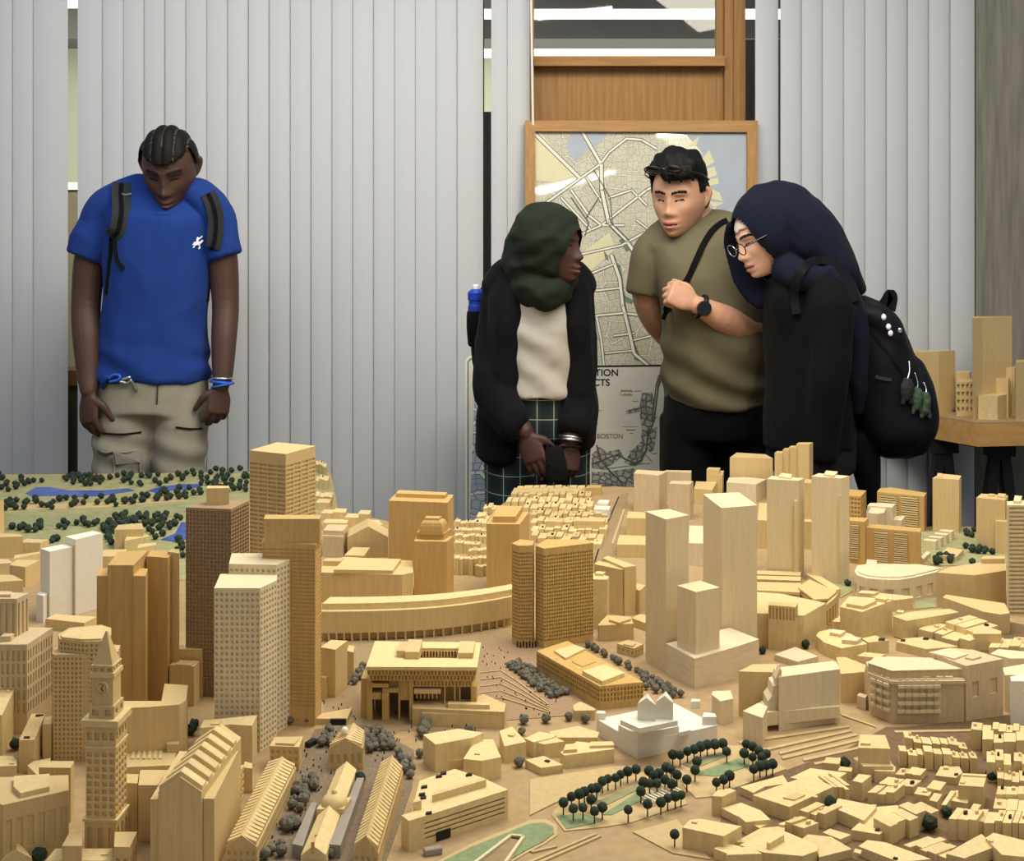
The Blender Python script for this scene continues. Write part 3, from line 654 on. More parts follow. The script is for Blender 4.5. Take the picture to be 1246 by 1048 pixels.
chbox('roof_box', .25, .33, .36, .74, 1.0, 1.12); chbox('roof_box', .33, .46, .30, .80, 1.0, 1.13); chbox('roof_box', .81, .95, .34, .82, 1.0, 1.10)
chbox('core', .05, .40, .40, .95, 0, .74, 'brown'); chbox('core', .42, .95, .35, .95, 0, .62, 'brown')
# fins, columns and bays of the lower front
for u0, u1, v0, za, zb in ((.0, .05, .08, 0, .74), (.385, .42, .06, 0, .74), (.14, .20, .06, 0, .38), (.285, .30, .10, 0, .74), (.05, .13, .08, .38, .50), (.14, .20, .03, .38, .50), (.14, .29, .08, .50, .58), (.05, .20, .05, .61, .67), (.295, .385, .10, .36, .74), (.05, .29, .16, .58, .74), (.94, .99, .08, 0, .62)):
    chbox('pier' if zb-za > .28 else 'bay', u0, u1, v0, v0+.25, za, zb, 'gold')
chbox('corner_stair', -.06, .0, .18, .5, 0, .70, 'gold')
for u in (.70, .79, .835): chbox('slim_column', u, u+.01, .08, .12, .15, .62, 'tan')
chbox('hung_gallery', .43, .67, .03, .25, .51, .58, 'tan')
for i in range(6): chbox('gallery_fin', .45+i*.036, .457+i*.036, .04, .2, .42, .51, 'tan')
g_, h_ = block('F', [(298, 372), (705, 388), (712, 352), (612, 308), (560, 330), (300, 340)], 448); body('podium', g_, TZ, h_, 'tan', parent=ch); pod_h = h_
g_, h_ = block('F', [(340, 392), (700, 404), (704, 394), (345, 382)], 452); body('podium_ledge', g_, TZ, h_, 'bass', parent=ch)
g_, h_ = block('F', [(455, 348), (640, 352), (640, 340), (455, 336)], 448, z0=TZ); body('podium_step', g_, TZ+pod_h, .007, 'bass', parent=ch)
bld('low retaining block with a dark garage mouth beside the city hall block', 'tan', 'D', [(790, 372), (640, 370), (670, 345), (815, 318)], 400, None, [])
bm = bmesh.new(); a = onz(*pp('D', 712, 399), TZ); b = onz(*pp('D', 786, 399), TZ); box_bm(bm, (a.x, a.y-.004, TZ), (b.x, a.y+.001, TZ+.010)); finish('garage_mouth_shade', bm, M['speck'], table, origin=a)  # dark solid box standing in for the shade of an opening

# parking garage with open decks
pk_g, pk_h = block('F', [(283, 872), (722, 732), (606, 678), (485, 640), (330, 692)], 1003)
pkg = body('model_parking_garage', pk_g, TZ, pk_h, 'bass', (.6, .0068, .93, .36, .005, .007, .006), wmat='dark'); pkg['_h'] = TZ+pk_h  # slot backs coloured dark to paint the shade between decks
tag(pkg, 'open-deck parking garage with long dark slots and a raised roof ramp', 'model garage')
addk(pkg, 'roof_ramp', 'F', [(385, 758), (625, 688), (610, 678), (400, 740)], 790, 'bass')
addk(pkg, 'stair_tower', 'F', [(300, 790), (338, 780), (330, 770), (305, 778)], 830, 'bass')
for x, y in ((350, 722), (340, 755), (345, 770), (370, 838), (548, 668), (415, 675), (435, 662)): addk(pkg, 'parked_car', 'F', [(x-14, y), (x+14, y-4), (x+14, y-12), (x-12, y-8)], y+8, 'speck')
a = onz(*pp('F', 283, 1003), TZ); b = onz(*pp('F', 722, 862), TZ)
# left end wall is closed and the entry is a black box painting the shade inside
d_ = (b-a).normalized(); nrm = Vector((d_.y, -d_.x, 0))
bm = bmesh.new(); p0 = a-d_*.002+nrm*.003; p1 = a+d_*.022+nrm*.003; prism_bm(bm, [p0, p1, p1-nrm*.02, p0-nrm*.02], TZ, TZ+pk_h+.002); finish('end_wall', bm, M['bass'], pkg, origin=p0)
bm = bmesh.new(); p0 = a+d_*.042+nrm*.0008; p1 = a+d_*.064+nrm*.0008; prism_bm(bm, [p0, p1, p1-nrm*.01, p0-nrm*.01], TZ+.001, TZ+.0125); finish('garage_mouth_shade', bm, M['speck'], pkg, origin=p0)

# curved slab
ctop = [(50, 772), (140, 777), (230, 779), (330, 780), (430, 778), (540, 773), (650, 765), (760, 753), (870, 738), (980, 720), (1070, 703), (1155, 686)]
cbase = [958, 958, 957, 955, 952, 947, 940, 930, 916, 900, 884, 866]
fr_pts = [onz(*pp('E', x, b), TZ) for (x, _), b in zip(ctop, cbase)]
CHt = EYE-(pp('E', 0, 778)[1]-HY)*fr_pts[4].y/F
bk_pts = [p+Vector((.01, .055, 0)) for p in fr_pts]
cp = bpy.data.objects.new('model_curved_slab', None); COL.objects.link(cp); mc = sum(fr_pts, Vector())/len(fr_pts); cp.location = mc
tag(cp, 'long curved slab building on slim columns behind the overhanging block', 'model building')
zf = TZ+(CHt-TZ)*.28
bm = bmesh.new(); prism_bm(bm, fr_pts+bk_pts[::-1], zf, CHt); finish('facade', bm, M['tan'], cp, origin=mc)
ins = [p+Vector((.001, .012, 0)) for p in fr_pts]
bm = bmesh.new(); prism_bm(bm, ins+[p-Vector((0, .004, 0)) for p in bk_pts][::-1], TZ, zf); finish('arcade_wall', bm, M['tan'], cp, origin=mc)
bm = bmesh.new(); prism_bm(bm, ins+bk_pts[::-1], CHt, CHt+.012); finish('attic', bm, M['bass'], cp, origin=mc)
for i, (a, b) in enumerate(zip(fr_pts[:-1], fr_pts[1:])):
    for t in (0, .5):
        p = a.lerp(b, t); bm = bmesh.new(); box_bm(bm, (p.x-.0016, p.y, TZ), (p.x+.0016, p.y+.006, zf)); finish('column', bm, M['tan'], cp, origin=p)

# honey towers behind the curved slab
bld('big folded tan block behind the curved slab', 'tan', 'E', [(520, 570), (50, 556), (62, 488), (190, 466), (580, 488), (585, 556)], 742, None, [('roof_block', [(465, 545), (125, 540), (190, 470), (515, 478)], 566), ('roof_block', [(165, 492), (62, 490), (80, 474), (180, 474)], 520)])
bld('broad honey tower with a stepped flat top, back-centre beside the grey blinds', 'honey', 'E', [(785, 152), (442, 140), (490, 92), (820, 106)], 565, None, [('penthouse', [(768, 108), (486, 98), (500, 78), (784, 92)], 130)], T, cat=TC)
mt = bld('honey tower with a rounded mansard crown before the broad honey tower', 'honey', 'E', [(780, 378), (590, 375), (610, 335), (820, 345)], 700, None, [('crown_base', [(765, 330), (605, 325), (625, 300), (805, 302)], 368)], T, cat=TC)
g_, h_ = block('E', [(758, 322), (628, 318), (640, 300), (780, 302)], 325, z0=mt['_h'])
g0 = [Vector((p.x, p.y, 0)) for p in shrink(block('E', [(605, 325), (765, 330), (805, 302), (625, 300)], 368, z0=mt['_h'])[0], .08, .1)]
bm = bmesh.new(); zb_ = mt['_h']+.011; prev = None
for f, dz in ((1, 0), (1, .008), (.96, .018), (.86, .025), (.70, .029), (.62, .030), (.60, .035)):
    cur = nvb(bm, [Vector((p.x, p.y, zb_+dz)) for p in inset(g0, f)])
    if prev:
        for i in range(4): bm.faces.new((prev[i], prev[(i+1)%4], cur[(i+1)%4], cur[i]))
    prev = cur
bm.faces.new(prev); finish('mansard_crown', bm, M['honey'], mt, origin=sum(g0, Vector())/4+Vector((0, 0, zb_)))
bld('plain honey tower with a raised box top beside the hillside terraces', 'honey', 'G', [(210, 275), (48, 273), (85, 213), (258, 214)], 625, None, [('penthouse', [(190, 238), (80, 236), (100, 182), (226, 186)], 268)], T, cat=TC)
# twin lattice tower
tw = bld('golden lattice twin tower, broad slab and narrow slab joined', 'gold', 'G', [(330, 394), (289, 380), (345, 348), (540, 350), (572, 366)], 886, (.0050, .0070, .56, .54, .003, .012, .012), (), T, cat=TC)
g_, h_ = block('G', [(205, 380), (173, 368), (215, 348), (283, 356), (275, 378)], 876); body('narrow_slab', g_, TZ, h_, 'gold', (.0050, .0070, .56, .54, .003, .012, .012), parent=tw)
for i in range(7):
    x = 200+i*15; a = onz(*pp('G', x, 880+(i%2)*4), TZ); bm = bmesh.new(); box_bm(bm, (a.x-.0015, a.y-.0015, TZ), (a.x+.0015, a.y+.0015, TZ+.012)); finish('stilt', bm, M['dark'], tw, origin=a)
lr = bld('low golden office block with courtyard, before the twin tower', 'gold', 'K', [(272, 216), (-28, 48), (120, 0), (235, 62), (480, 196)], 328, (.006, .0085, .6, .72, .0025, .004, .012), [('roof_box', [(285, 192), (190, 142), (295, 112), (390, 152)], 212, 'bass'), ('roof_box', [(110, 82), (55, 46), (150, 18), (205, 36)], 92, 'bass')])
addk(lr, 'roof_court', 'K', [(190, 122), (140, 98), (205, 76), (255, 98)], 126, 'honey')
# blocks beside the twin tower
bld('pale block behind the twin tower edge', 'bass', 'G', [(640, 546), (560, 545), (575, 515), (650, 530)], 792, None, [('roof_hatch', [(620, 518), (580, 515), (590, 505), (632, 508)], 530)])
bld('double tan slab block with a lower step right of the twin tower', 'tan', 'G', [(717, 498), (575, 470), (600, 455), (740, 478)], 724, None, ())
bld('higher tan slab behind the double slab, capped by a small box', 'tan', 'G', [(725, 486), (618, 440), (645, 430), (783, 478)], 724, None, ())
bld('tan box with a flat roof lid beside the pale tall tower', 'tan', 'G', [(600, 772), (770, 762), (755, 728), (640, 720), (595, 768)], 850, None, [('roof_lid', [(700, 758), (650, 742), (690, 722), (757, 738)], 770)])
bld('low fort-like block with a tiny courtyard near the pale tall tower', 'tan', 'G', [(775, 885), (688, 860), (740, 842), (818, 862)], 930, (.01, .012, .4, .5, .0015, .003, .003), [('roof_hatch', [(765, 872), (720, 862), (740, 850), (780, 860)], 878)])
bld('narrow tan block half hidden by the pale tall tower', 'tan', 'G', [(800, 600), (770, 590), (785, 565), (830, 575)], 720)
bld('low tan block beneath the pale tall tower edge', 'tan', 'G', [(830, 760), (760, 735), (800, 715), (850, 725)], 800)
# white government block
wh = bld('large white plastic building with two little gabled towers on its roof', 'white', 'K', [(258, 372), (452, 484), (832, 402)], 562, None)
wf = addk(wh, 'raised_front', 'K', [(454, 447), (361, 400), (455, 352), (560, 348), (650, 405)], 561, 'white', z0=TZ); h1 = wf.dimensions.z+TZ if wf.dimensions.z else wh['_h']+.02
g_, h1_ = block('K', [(454, 447), (361, 400), (650, 405)], 561); h1 = TZ+h1_
g_, h2_ = block('K', [(462, 416), (370, 376), (440, 345), (560, 345), (644, 380)], 440, z0=h1); body('raised_step', g_, h1, max(h2_, .006), 'white', parent=wh); wtop = h1+max(h2_, .006)
for nm, p, b in (('corner_turret', [(300, 345), (256, 345), (262, 332), (298, 334)], 375), ('corner_turret', [(750, 288), (705, 288), (712, 276), (750, 278)], 325), ('corner_turret', [(828, 362), (760, 362), (768, 340), (820, 345)], 400), ('roof_step', [(706, 424), (650, 436), (650, 426), (700, 414)], 442)):
    addk(wh, nm, 'K', p, b, 'white')
for p in ([(540, 305), (452, 300), (470, 275), (530, 290)], [(622, 295), (540, 290), (560, 265), (615, 275)]):
    t_ = addk(wh, 'roof_tower', 'K', p, 382 if p[0][0] == 540 else 376, 'white', z0=wtop)
    top = [v.co for v in t_.data.vertices]; zt = max(v.z for v in top); c4 = [v for v in top if abs(v.z-zt) < 1e-6]
    q4 = []
    for v in c4:
        if all((v-u).length > 1e-5 for u in q4): q4.append(v)
    m_ = sum(q4, Vector())/len(q4); q4.sort(key=lambda v: math.atan2(v.y-m_.y, v.x-m_.x)); wl = world_loc(t_)
    bm = bmesh.new(); b4 = [v+wl for v in q4]; r0 = (b4[0]+b4[1])/2+Vector((0, 0, .010)); r1 = (b4[2]+b4[3])/2+Vector((0, 0, .010))
    vv = nvb(bm, b4+[r0, r1]); bm.faces.new((vv[0], vv[1], vv[4])); bm.faces.new((vv[1], vv[2], vv[5], vv[4])); bm.faces.new((vv[2], vv[3], vv[5])); bm.faces.new((vv[3], vv[0], vv[4], vv[5])); bm.faces.new((vv[3], vv[2], vv[1], vv[0]))
    finish('gable_roof', bm, M['white'], wh, origin=m_+wl)

# low blocks between plaza and gardens
K_ = 'model_building'
bld('U-shaped low block with a courtyard before the plaza, its long rear arm', 'bass', 'F', [(400, 532), (345, 488), (500, 462), (612, 480), (565, 502)], 655)
bld('five-sided corner block at the mouth of the U-shaped court', 'bass', 'F', [(605, 604), (523, 596), (562, 535), (615, 510), (655, 508), (690, 588)], 695, None, [('roof_hatch', [(597, 575), (572, 572), (575, 564), (600, 566)], 580)])
bld('low court floor block between the two U-shaped arms', 'tan', 'F', [(410, 612), (405, 600), (520, 572), (522, 598)], 650)
bld('tall narrow wedge block beside the five-sided block', 'bass', 'F', [(705, 540), (683, 472), (740, 452), (802, 520)], 615, None, [('roof_hatch', [(745, 492), (720, 488), (728, 478), (755, 482)], 500)])
bld('L-shaped low block beyond the wedge block, higher part', 'bass', 'F', [(835, 522), (795, 505), (860, 475), (935, 488), (925, 500)], 590)
bld('small low block in front of the L-shaped one', 'bass', 'F', [(885, 552), (872, 540), (955, 512), (968, 522)], 590)
bld('flat-roofed low square block facing the paved triangle', 'bass', 'F', [(868, 636), (798, 600), (880, 582), (965, 622)], 670, None, [('roof_hatch', [(900, 608), (882, 602), (892, 598), (908, 602)], 614, 'dark')])
bld('long low stepped block beside the white plastic building, front part', 'bass', 'K', [(105, 545), (85, 530), (165, 478), (342, 498), (340, 515)], 608, None, [('roof_box', [(165, 515), (100, 520), (110, 492), (165, 488)], 530), ('roof_box', [(342, 496), (225, 500), (228, 480), (335, 478)], 508)])
bld('curved low block behind the stepped block near the white plastic building', 'bass', 'K', [(60, 460), (30, 432), (170, 405), (270, 435), (262, 460)], 500)
bld('low block between curved block and L-shaped block', 'bass', 'K', [(8, 492), (-40, 480), (-20, 445), (70, 462), (105, 478)], 560)
bld('flat plaza kiosk block before the low golden office block', 'tan', 'K', [(152, 333), (145, 308), (180, 288), (252, 322), (250, 330)], 380)
# pale high-rises
bld('slim pale high-rise, first of the three plain pale towers from the twin tower', 'maple', 'H', [(203, 412), (103, 373), (215, 360), (315, 390)], 1162, None, (), T, cat=TC)
bld('broadest and tallest of the three plain pale towers', 'maple', 'H', [(475, 356), (385, 287), (560, 279), (650, 342)], 1085, None, (), T, cat=TC)
bld('shortest of the three plain pale towers, rising from the whitish podium', 'maple', 'H', [(350, 768), (258, 736), (370, 712), (466, 745)], 1225, None, (), T, cat=TC)
# podium with sloping top
pod = [onz(*pp('K', x, y), TZ) for x, y in ((588, 155), (724, 230), (1030, 156), (890, 75))]
hts = []
for (x, y), p in zip(((588, 12), (725, 85), (1030, -8), (890, -70)), pod): hts.append(EYE-(pp('K', x, y)[1]-HY)*p.y/F)
# front edge swells up on one side
bm = bmesh.new()
mid_ = pod[1].lerp(pod[2], .30); mid2 = pod[1].lerp(pod[2], .62)
prism_bm(bm, [pod[0], pod[1], mid_, mid2, pod[2], pod[3]], TZ, [hts[0], hts[1], hts[1]+.002, hts[1]+(hts[2]-hts[1])*.5, hts[2], hts[0]])
o = finish('model_podium', bm, M['plywood'], None, origin=sum(pod, Vector())/4); tag(o, 'whitish plywood podium with a swept top under the plain pale towers', 'model building')
# the two slotted pale towers
o = bld('pale chamfered tower nearer the broad pale tower, first of the twins', 'maple', 'H', [(855, 222), (698, 214), (722, 198), (880, 210)], 702, None, [('penthouse', [(815, 208), (753, 200), (770, 184), (822, 190)], 216)], T, cat=TC)
addk(o, 'fin', 'H', [(848, 320), (832, 322), (836, 312), (852, 312)], 704, 'maple', z0=TZ)
o = bld('pale chamfered tower farther from the broad pale tower, second of the twins', 'maple', 'I', [(112, 106), (-60, 94), (-20, 76), (160, 92)], 722, None, [('penthouse', [(70, 90), (12, 82), (24, 60), (92, 66)], 102)], T, cat=TC)
addk(o, 'fin', 'I', [(112, 205), (100, 207), (103, 197), (116, 197)], 722, 'maple', z0=TZ)
st = bld('tan tower with a stair-stepped roofline before the navy jacket', 'tan', 'H', [(905, 218), (736, 210), (752, 195), (916, 205)], 335, None, (), T, cat=TC)
for i, (xa, ya) in enumerate(((736, 85), (775, 70), (805, 58), (842, 42))):
    g_, h_ = block('H', [(905 if i == 3 else (772, 803, 840)[i]+2, ya+2), (xa, ya), (xa+12, ya-8), ((772, 803, 840, 916)[i]+8, ya-8)], 335); body('step_shaft', g_, TZ, h_, 'tan', parent=st)
bld('boxy tan slab before the olive shirt, flat top', 'tan', 'H', [(727, 112), (516, 108), (550, 84), (690, 92)], 290)
bld('wide pale slab in front of the boxy slab', 'pale', 'H', [(645, 240), (500, 230), (512, 206), (590, 204), (697, 214)], 330)
o = bld('pair of grained pinkish towers before the white poster, first slab', 'pink', 'H', [(170, 196), (45, 186), (60, 168), (208, 176)], 385)
bld('lower pinkish slab of the grained pair', 'pink', 'H', [(320, 240), (218, 236), (230, 222), (338, 224)], 415)
bld('back pinkish slab joining the grained pair', 'pink', 'H', [(325, 184), (190, 176), (205, 170), (328, 172)], 330)
bld('thin tan tower with a step, before the dark shorts', 'tan', 'H', [(480, 196), (402, 192), (412, 178), (487, 172)], 305, None, [('penthouse', [(462, 170), (402, 168), (410, 156), (470, 158)], 194)])
bld('low tan block between the grained pair and the thin tower', 'tan', 'H', [(430, 268), (340, 262), (350, 225), (452, 228)], 345)
bld('bright white-roofed slab between two plain pale towers', 'pale', 'H', [(385, 530), (312, 528), (318, 442), (390, 444)], 640, None, ())
bld('tan slab behind the first chamfered twin', 'tan', 'H', [(720, 420), (652, 415), (660, 330), (720, 335)], 560)
bld('tan slab between the chamfered twins', 'tan', 'H', [(920, 235), (882, 232), (886, 214), (922, 216)], 420)
bld('low tan block between the chamfered twins', 'tan', 'H', [(922, 425), (880, 423), (884, 410), (924, 412)], 560)
bld('stepped tan slabs behind the slim pale high-rise, upper', 'tan', 'G', [(828, 376), (688, 374), (700, 328), (828, 332)], 440)
bld('tan slab behind the slim pale high-rise, beneath the grained pair', 'tan', 'G', [(828, 246), (735, 244), (745, 212), (828, 216)], 330)
# garage terraces
gtr = bld('long terraced parking deck below the chamfered twins', 'tan', 'H', [(860, 770), (650, 760), (640, 735), (860, 740)], 805, (.3, .008, .96, .4, .004, .002, .002), ())
for i, y in enumerate((735, 705, 680)):
    g_, h_ = block('H', [(862, y+8), (648, y), (648, y-18), (865, y-12)], 775-i*26); body('deck', g_, TZ, h_, 'tan', (.3, .008, .96, .4, .004, .002, .002), parent=gtr)
bld('slanted ramp arm of the terraced parking deck', 'tan', 'H', [(930, 805), (850, 745), (905, 705), (1040, 765), (1000, 800)], 850, (.3, .008, .96, .4, .004, .002, .002))
bld('upper ramp arm behind the slanted parking ramp', 'tan', 'I', [(70, 760), (-90, 660), (-60, 640), (110, 745)], 800)
# polygonal hall with portico
o = bld('wide fan-shaped hall with a fluted portico box, below the terraced deck', 'bass', 'H', [(880, 884), (640, 872), (640, 768), (760, 775), (988, 822)], 1046)
addk(o, 'portico', 'H', [(838, 842), (705, 832), (712, 815), (850, 822)], 1062, 'tan', (.006, .04, .5, .9, .003, .003, .058), z0=TZ)
addk(o, 'side_wing', 'H', [(985, 835), (1000, 812), (1050, 770), (1030, 800)], 960, 'tan', (.02, .04, .6, .7, .004, .006, 0), z0=TZ)
bld('small white-roofed box before the fan-shaped hall', 'pale', 'J', [(400, 262), (314, 235), (392, 206), (478, 242)], 285)
# louvered slabs
LV = (.6, .0062, .97, .5, .003, .010, .006)
def louver(o, c, pl_, pr_, x0, x1, y0, y1, n):
    """slatted panel lying on the wall under the roof edge pl_-pr_"""
    A0, B0 = onz(*pp(c, *pl_), o['_h']), onz(*pp(c, *pr_), o['_h']); d = (B0-A0); d.z = 0; d.normalize(); nn = Vector((d.y, -d.x, 0))
    if nn.y > 0: nn = -nn
    def onw(x, y):
        q = at(*pp(c, x, y), 1)-CAM0; t = (A0-CAM0).dot(nn)/q.dot(nn); return CAM0+q*t
    a, b = onw(x0, y0), onw(x1, y1)
    bm = bmesh.new(); prism_bm(bm, [a+nn*.0012, Vector((b.x, b.y, a.z))+nn*.0012, Vector((b.x, b.y, a.z))-nn*.003, a-nn*.003], b.z, a.z); finish('louver_gap_shade', bm, M['dark'], o, origin=(a+b)/2)  # dark panel painting the shade seen between louvers
    for i in range(n):
        z = b.z+(a.z-b.z)*(i+.5)/n; h = abs(a.z-b.z)/n*.30
        bm = bmesh.new(); prism_bm(bm, [a+nn*.004, b+nn*.004, b, a], z-h, z+h); finish('louver', bm, M['bass'], o, origin=(a+b)/2)
CAM0 = Vector((0, 0, EYE))
o = bld('low slab with two panels of louvers over painted shade, nearer of the louvered slabs', 'honey', 'I', [(572, 418), (250, 390), (268, 368), (576, 394)], 628, None, (), 'model_slab', cat='model slab')
louver(o, 'I', (250, 390), (572, 418), 305, 385, 412, 605, 15); louver(o, 'I', (250, 390), (572, 418), 418, 496, 420, 612, 15)
o = bld('tall slab with two louver panels standing against the grey blind', 'honey', 'I', [(592, 212), (320, 184), (336, 164), (400, 158), (608, 190)], 420, None, (), 'model_slab', cat='model slab')
louver(o, 'I', (320, 184), (592, 212), 335, 442, 200, 400, 14); louver(o, 'I', (320, 184), (592, 212), 460, 560, 208, 402, 14)
bld('stepped white-topped block between the two louvered slabs', 'pale', 'I', [(408, 275), (264, 264), (280, 248), (428, 252)], 500, None, ())
bld('lower white-topped step beside the nearer louvered slab', 'pale', 'I', [(462, 350), (400, 346), (410, 322), (482, 326)], 500)
bld('small pale block standing before the stepped white-topped block', 'pale', 'I', [(325, 312), (268, 306), (285, 276), (370, 282), (362, 305)], 530)
o = bld('narrow louvered slab half hidden behind the second chamfered twin', 'honey', 'I', [(248, 358), (150, 350), (160, 330), (272, 336)], 605, None, (), 'model_slab', cat='model slab')
louver(o, 'I', (150, 350), (248, 358), 165, 215, 372, 575, 16)
bld('gridded honey block behind the second chamfered twin', 'honey', 'I', [(225, 212), (150, 205), (160, 170), (258, 176)], 400, (.009, .012, .6, .55, .003, .002, .002))
bld('free-standing slim tan tower before the black trestle', 'tan', 'I', [(795, 114), (642, 104), (690, 78), (809, 90)], 428, None, [('penthouse', [(695, 98), (665, 96), (672, 74), (700, 78)], 104)], T, cat=TC)
for i in range(4):
    x, y = 585+i*31, 464-i*18
    bld('small stepped pale house unit in the row beside the nearer louvered slab', 'pale', 'I', [(x+74, y+8), (x, y), (x+18, y-9), (x+90, y-3)], y+62, None, (), 'model_house', 'stepped row houses on the green', cat='model house')
bld('pale flat slab stub at the end of the stepped row houses', 'pale', 'I', [(588, 575), (575, 560), (610, 528), (630, 536)], 600)
bld('lone gabled hut on the green square', 'tan', 'I', [(780, 560), (680, 552), (728, 506), (822, 520)], 592, None, (), 'model_house', cat='model house')
bld('plain tan tower at the picture edge beside the green square', 'tan', 'I', [(1062, 232), (895, 218), (925, 194), (1080, 205)], 545, None, [('roof_box', [(1000, 206), (965, 204), (972, 194), (1005, 196)], 214), ('roof_box', [(1060, 212), (1015, 208), (1025, 192), (1068, 196)], 222)], T, cat=TC)
bld('lower annex before the plain tan tower at the picture edge', 'tan', 'I', [(1075, 358), (1005, 352), (1015, 342), (1078, 344)], 552)
bld('ribbed tower with stacked floor slabs cut by the picture edge', 'maple', 'I', [(1075, 262), (1072, 240), (1200, 230), (1300, 262)], 900, (.2, .0088, .98, .5, .004, .002, 0), [('penthouse', [(1150, 240), (1112, 236), (1118, 205), (1160, 208)], 256)], T, cat=TC)
# curved pale hotel and neighbours
o = bld('pale curved-front building with a sweeping rounded end', 'pale', 'I', [(530, 682), (440, 695), (340, 692), (260, 685), (205, 668), (190, 645), (205, 612), (270, 600), (560, 604), (705, 626), (660, 650)], 818, (.034, .05, .5, .8, .003, .018, .002), [('roof_box', [(318, 612), (256, 606), (262, 575), (320, 580)], 618), ('roof_box', [(292, 632), (260, 630), (266, 615), (296, 618)], 640), ('roof_box', [(378, 640), (330, 638), (336, 618), (380, 622)], 648)])
addk(o, 'attic', 'I', [(520, 668), (440, 678), (345, 676), (270, 668), (222, 655), (208, 640), (222, 612), (280, 604), (560, 608), (690, 626)], 676, 'pale')
bld('broad folded tan wall block next to the pale curved-front building', 'tan', 'I', [(665, 652), (735, 622), (920, 594), (1068, 600), (1068, 640), (885, 668)], 852, None, [('roof_box', [(1060, 572), (925, 574), (935, 556), (1060, 556)], 600)])
bld('long low ramp block before the broad folded wall block', 'tan', 'I', [(1038, 895), (940, 880), (700, 795), (720, 780), (1060, 830), (1090, 888)], 1012)
o = bld('multi-level block with a pyramid-stepped roof near the fan-shaped hall', 'bass', 'I', [(232, 880), (105, 850), (160, 790), (310, 800), (408, 815)], 1060, None, [('roof_box', [(240, 848), (140, 832), (180, 798), (318, 815)], 868), ('roof_box', [(375, 810), (308, 800), (320, 782), (378, 788)], 830)])
bld('flat block behind the pyramid-stepped block', 'bass', 'I', [(425, 812), (270, 790), (330, 770), (530, 790), (528, 800)], 880, None, [('roof_box', [(300, 775), (210, 770), (230, 755), (330, 762)], 792)])
bld('low front shelf of the pyramid-stepped block', 'bass', 'I', [(230, 950), (60, 935), (100, 905), (235, 922)], 1010)
bld('long low folded block running behind the bayed hotel', 'bass', 'I', [(492, 932), (412, 905), (520, 880), (740, 862), (795, 882), (640, 908)], 1050, None, [('roof_box', [(470, 885), (430, 880), (440, 868), (480, 872)], 892)])
# angled museum-like block with a slanted end
o = bld('pale block with a slanted jagged end and overhanging front', 'pale', 'J', [(558, 290), (330, 320), (345, 285), (545, 262)], 488, None)
o2 = addk(o, 'overhang', 'J', [(557, 425), (268, 470), (300, 438), (556, 400)], 470, 'pale', z0=TZ+.022, H=.034) if False else None
fa = onz(*pp('J', 558, 488), TZ); zt = o['_h']
def jfront(name, pts, D0, th, mat):
    a = [at(*pp('J', x, y), D0+((558-x)/290)*(-.03)) for x, y in pts]
    bm = bmesh.new(); f1 = nvb(bm, a); f2 = nvb(bm, [p+Vector((0, th, 0)) for p in a]); n = len(a)
    bm.faces.new(f1); bm.faces.new(f2[::-1])
    for i in range(n): bm.faces.new((f1[i], f1[(i+1)%n], f2[(i+1)%n], f2[i]))
    return finish(name, bm, M[mat], o, origin=sum(a, Vector())/n)
jfront('jagged_front', [(558, 290), (557, 432), (288, 455), (290, 410), (305, 390), (310, 355), (322, 350), (330, 318)], fa.y-.004, .04, 'pale')
jfront('overhang', [(558, 430), (557, 470), (268, 505), (270, 470), (286, 452)], fa.y-.012, .05, 'pale')
jfront('jagged_fin', [(342, 300), (330, 352), (320, 352), (318, 325), (336, 285)], fa.y-.01, .02, 'pale')
bld('tan block standing behind the jagged-ended block', 'tan', 'J', [(180, 298), (232, 272), (335, 270), (322, 302)], 465)
bld('small wedge annex beside the jagged-ended block', 'pale', 'J', [(270, 472), (196, 446), (255, 415), (288, 430)], 520, H=.045)
bld('small five-sided pale prism beside the white plastic building', 'pale', 'J', [(112, 410), (80, 385), (84, 372), (150, 370), (160, 400)], 498)
bld('tan polygon block behind the bayed hotel and jagged-ended block', 'tan', 'J', [(562, 308), (555, 285), (545, 245), (580, 245), (655, 275), (650, 300)], 418)
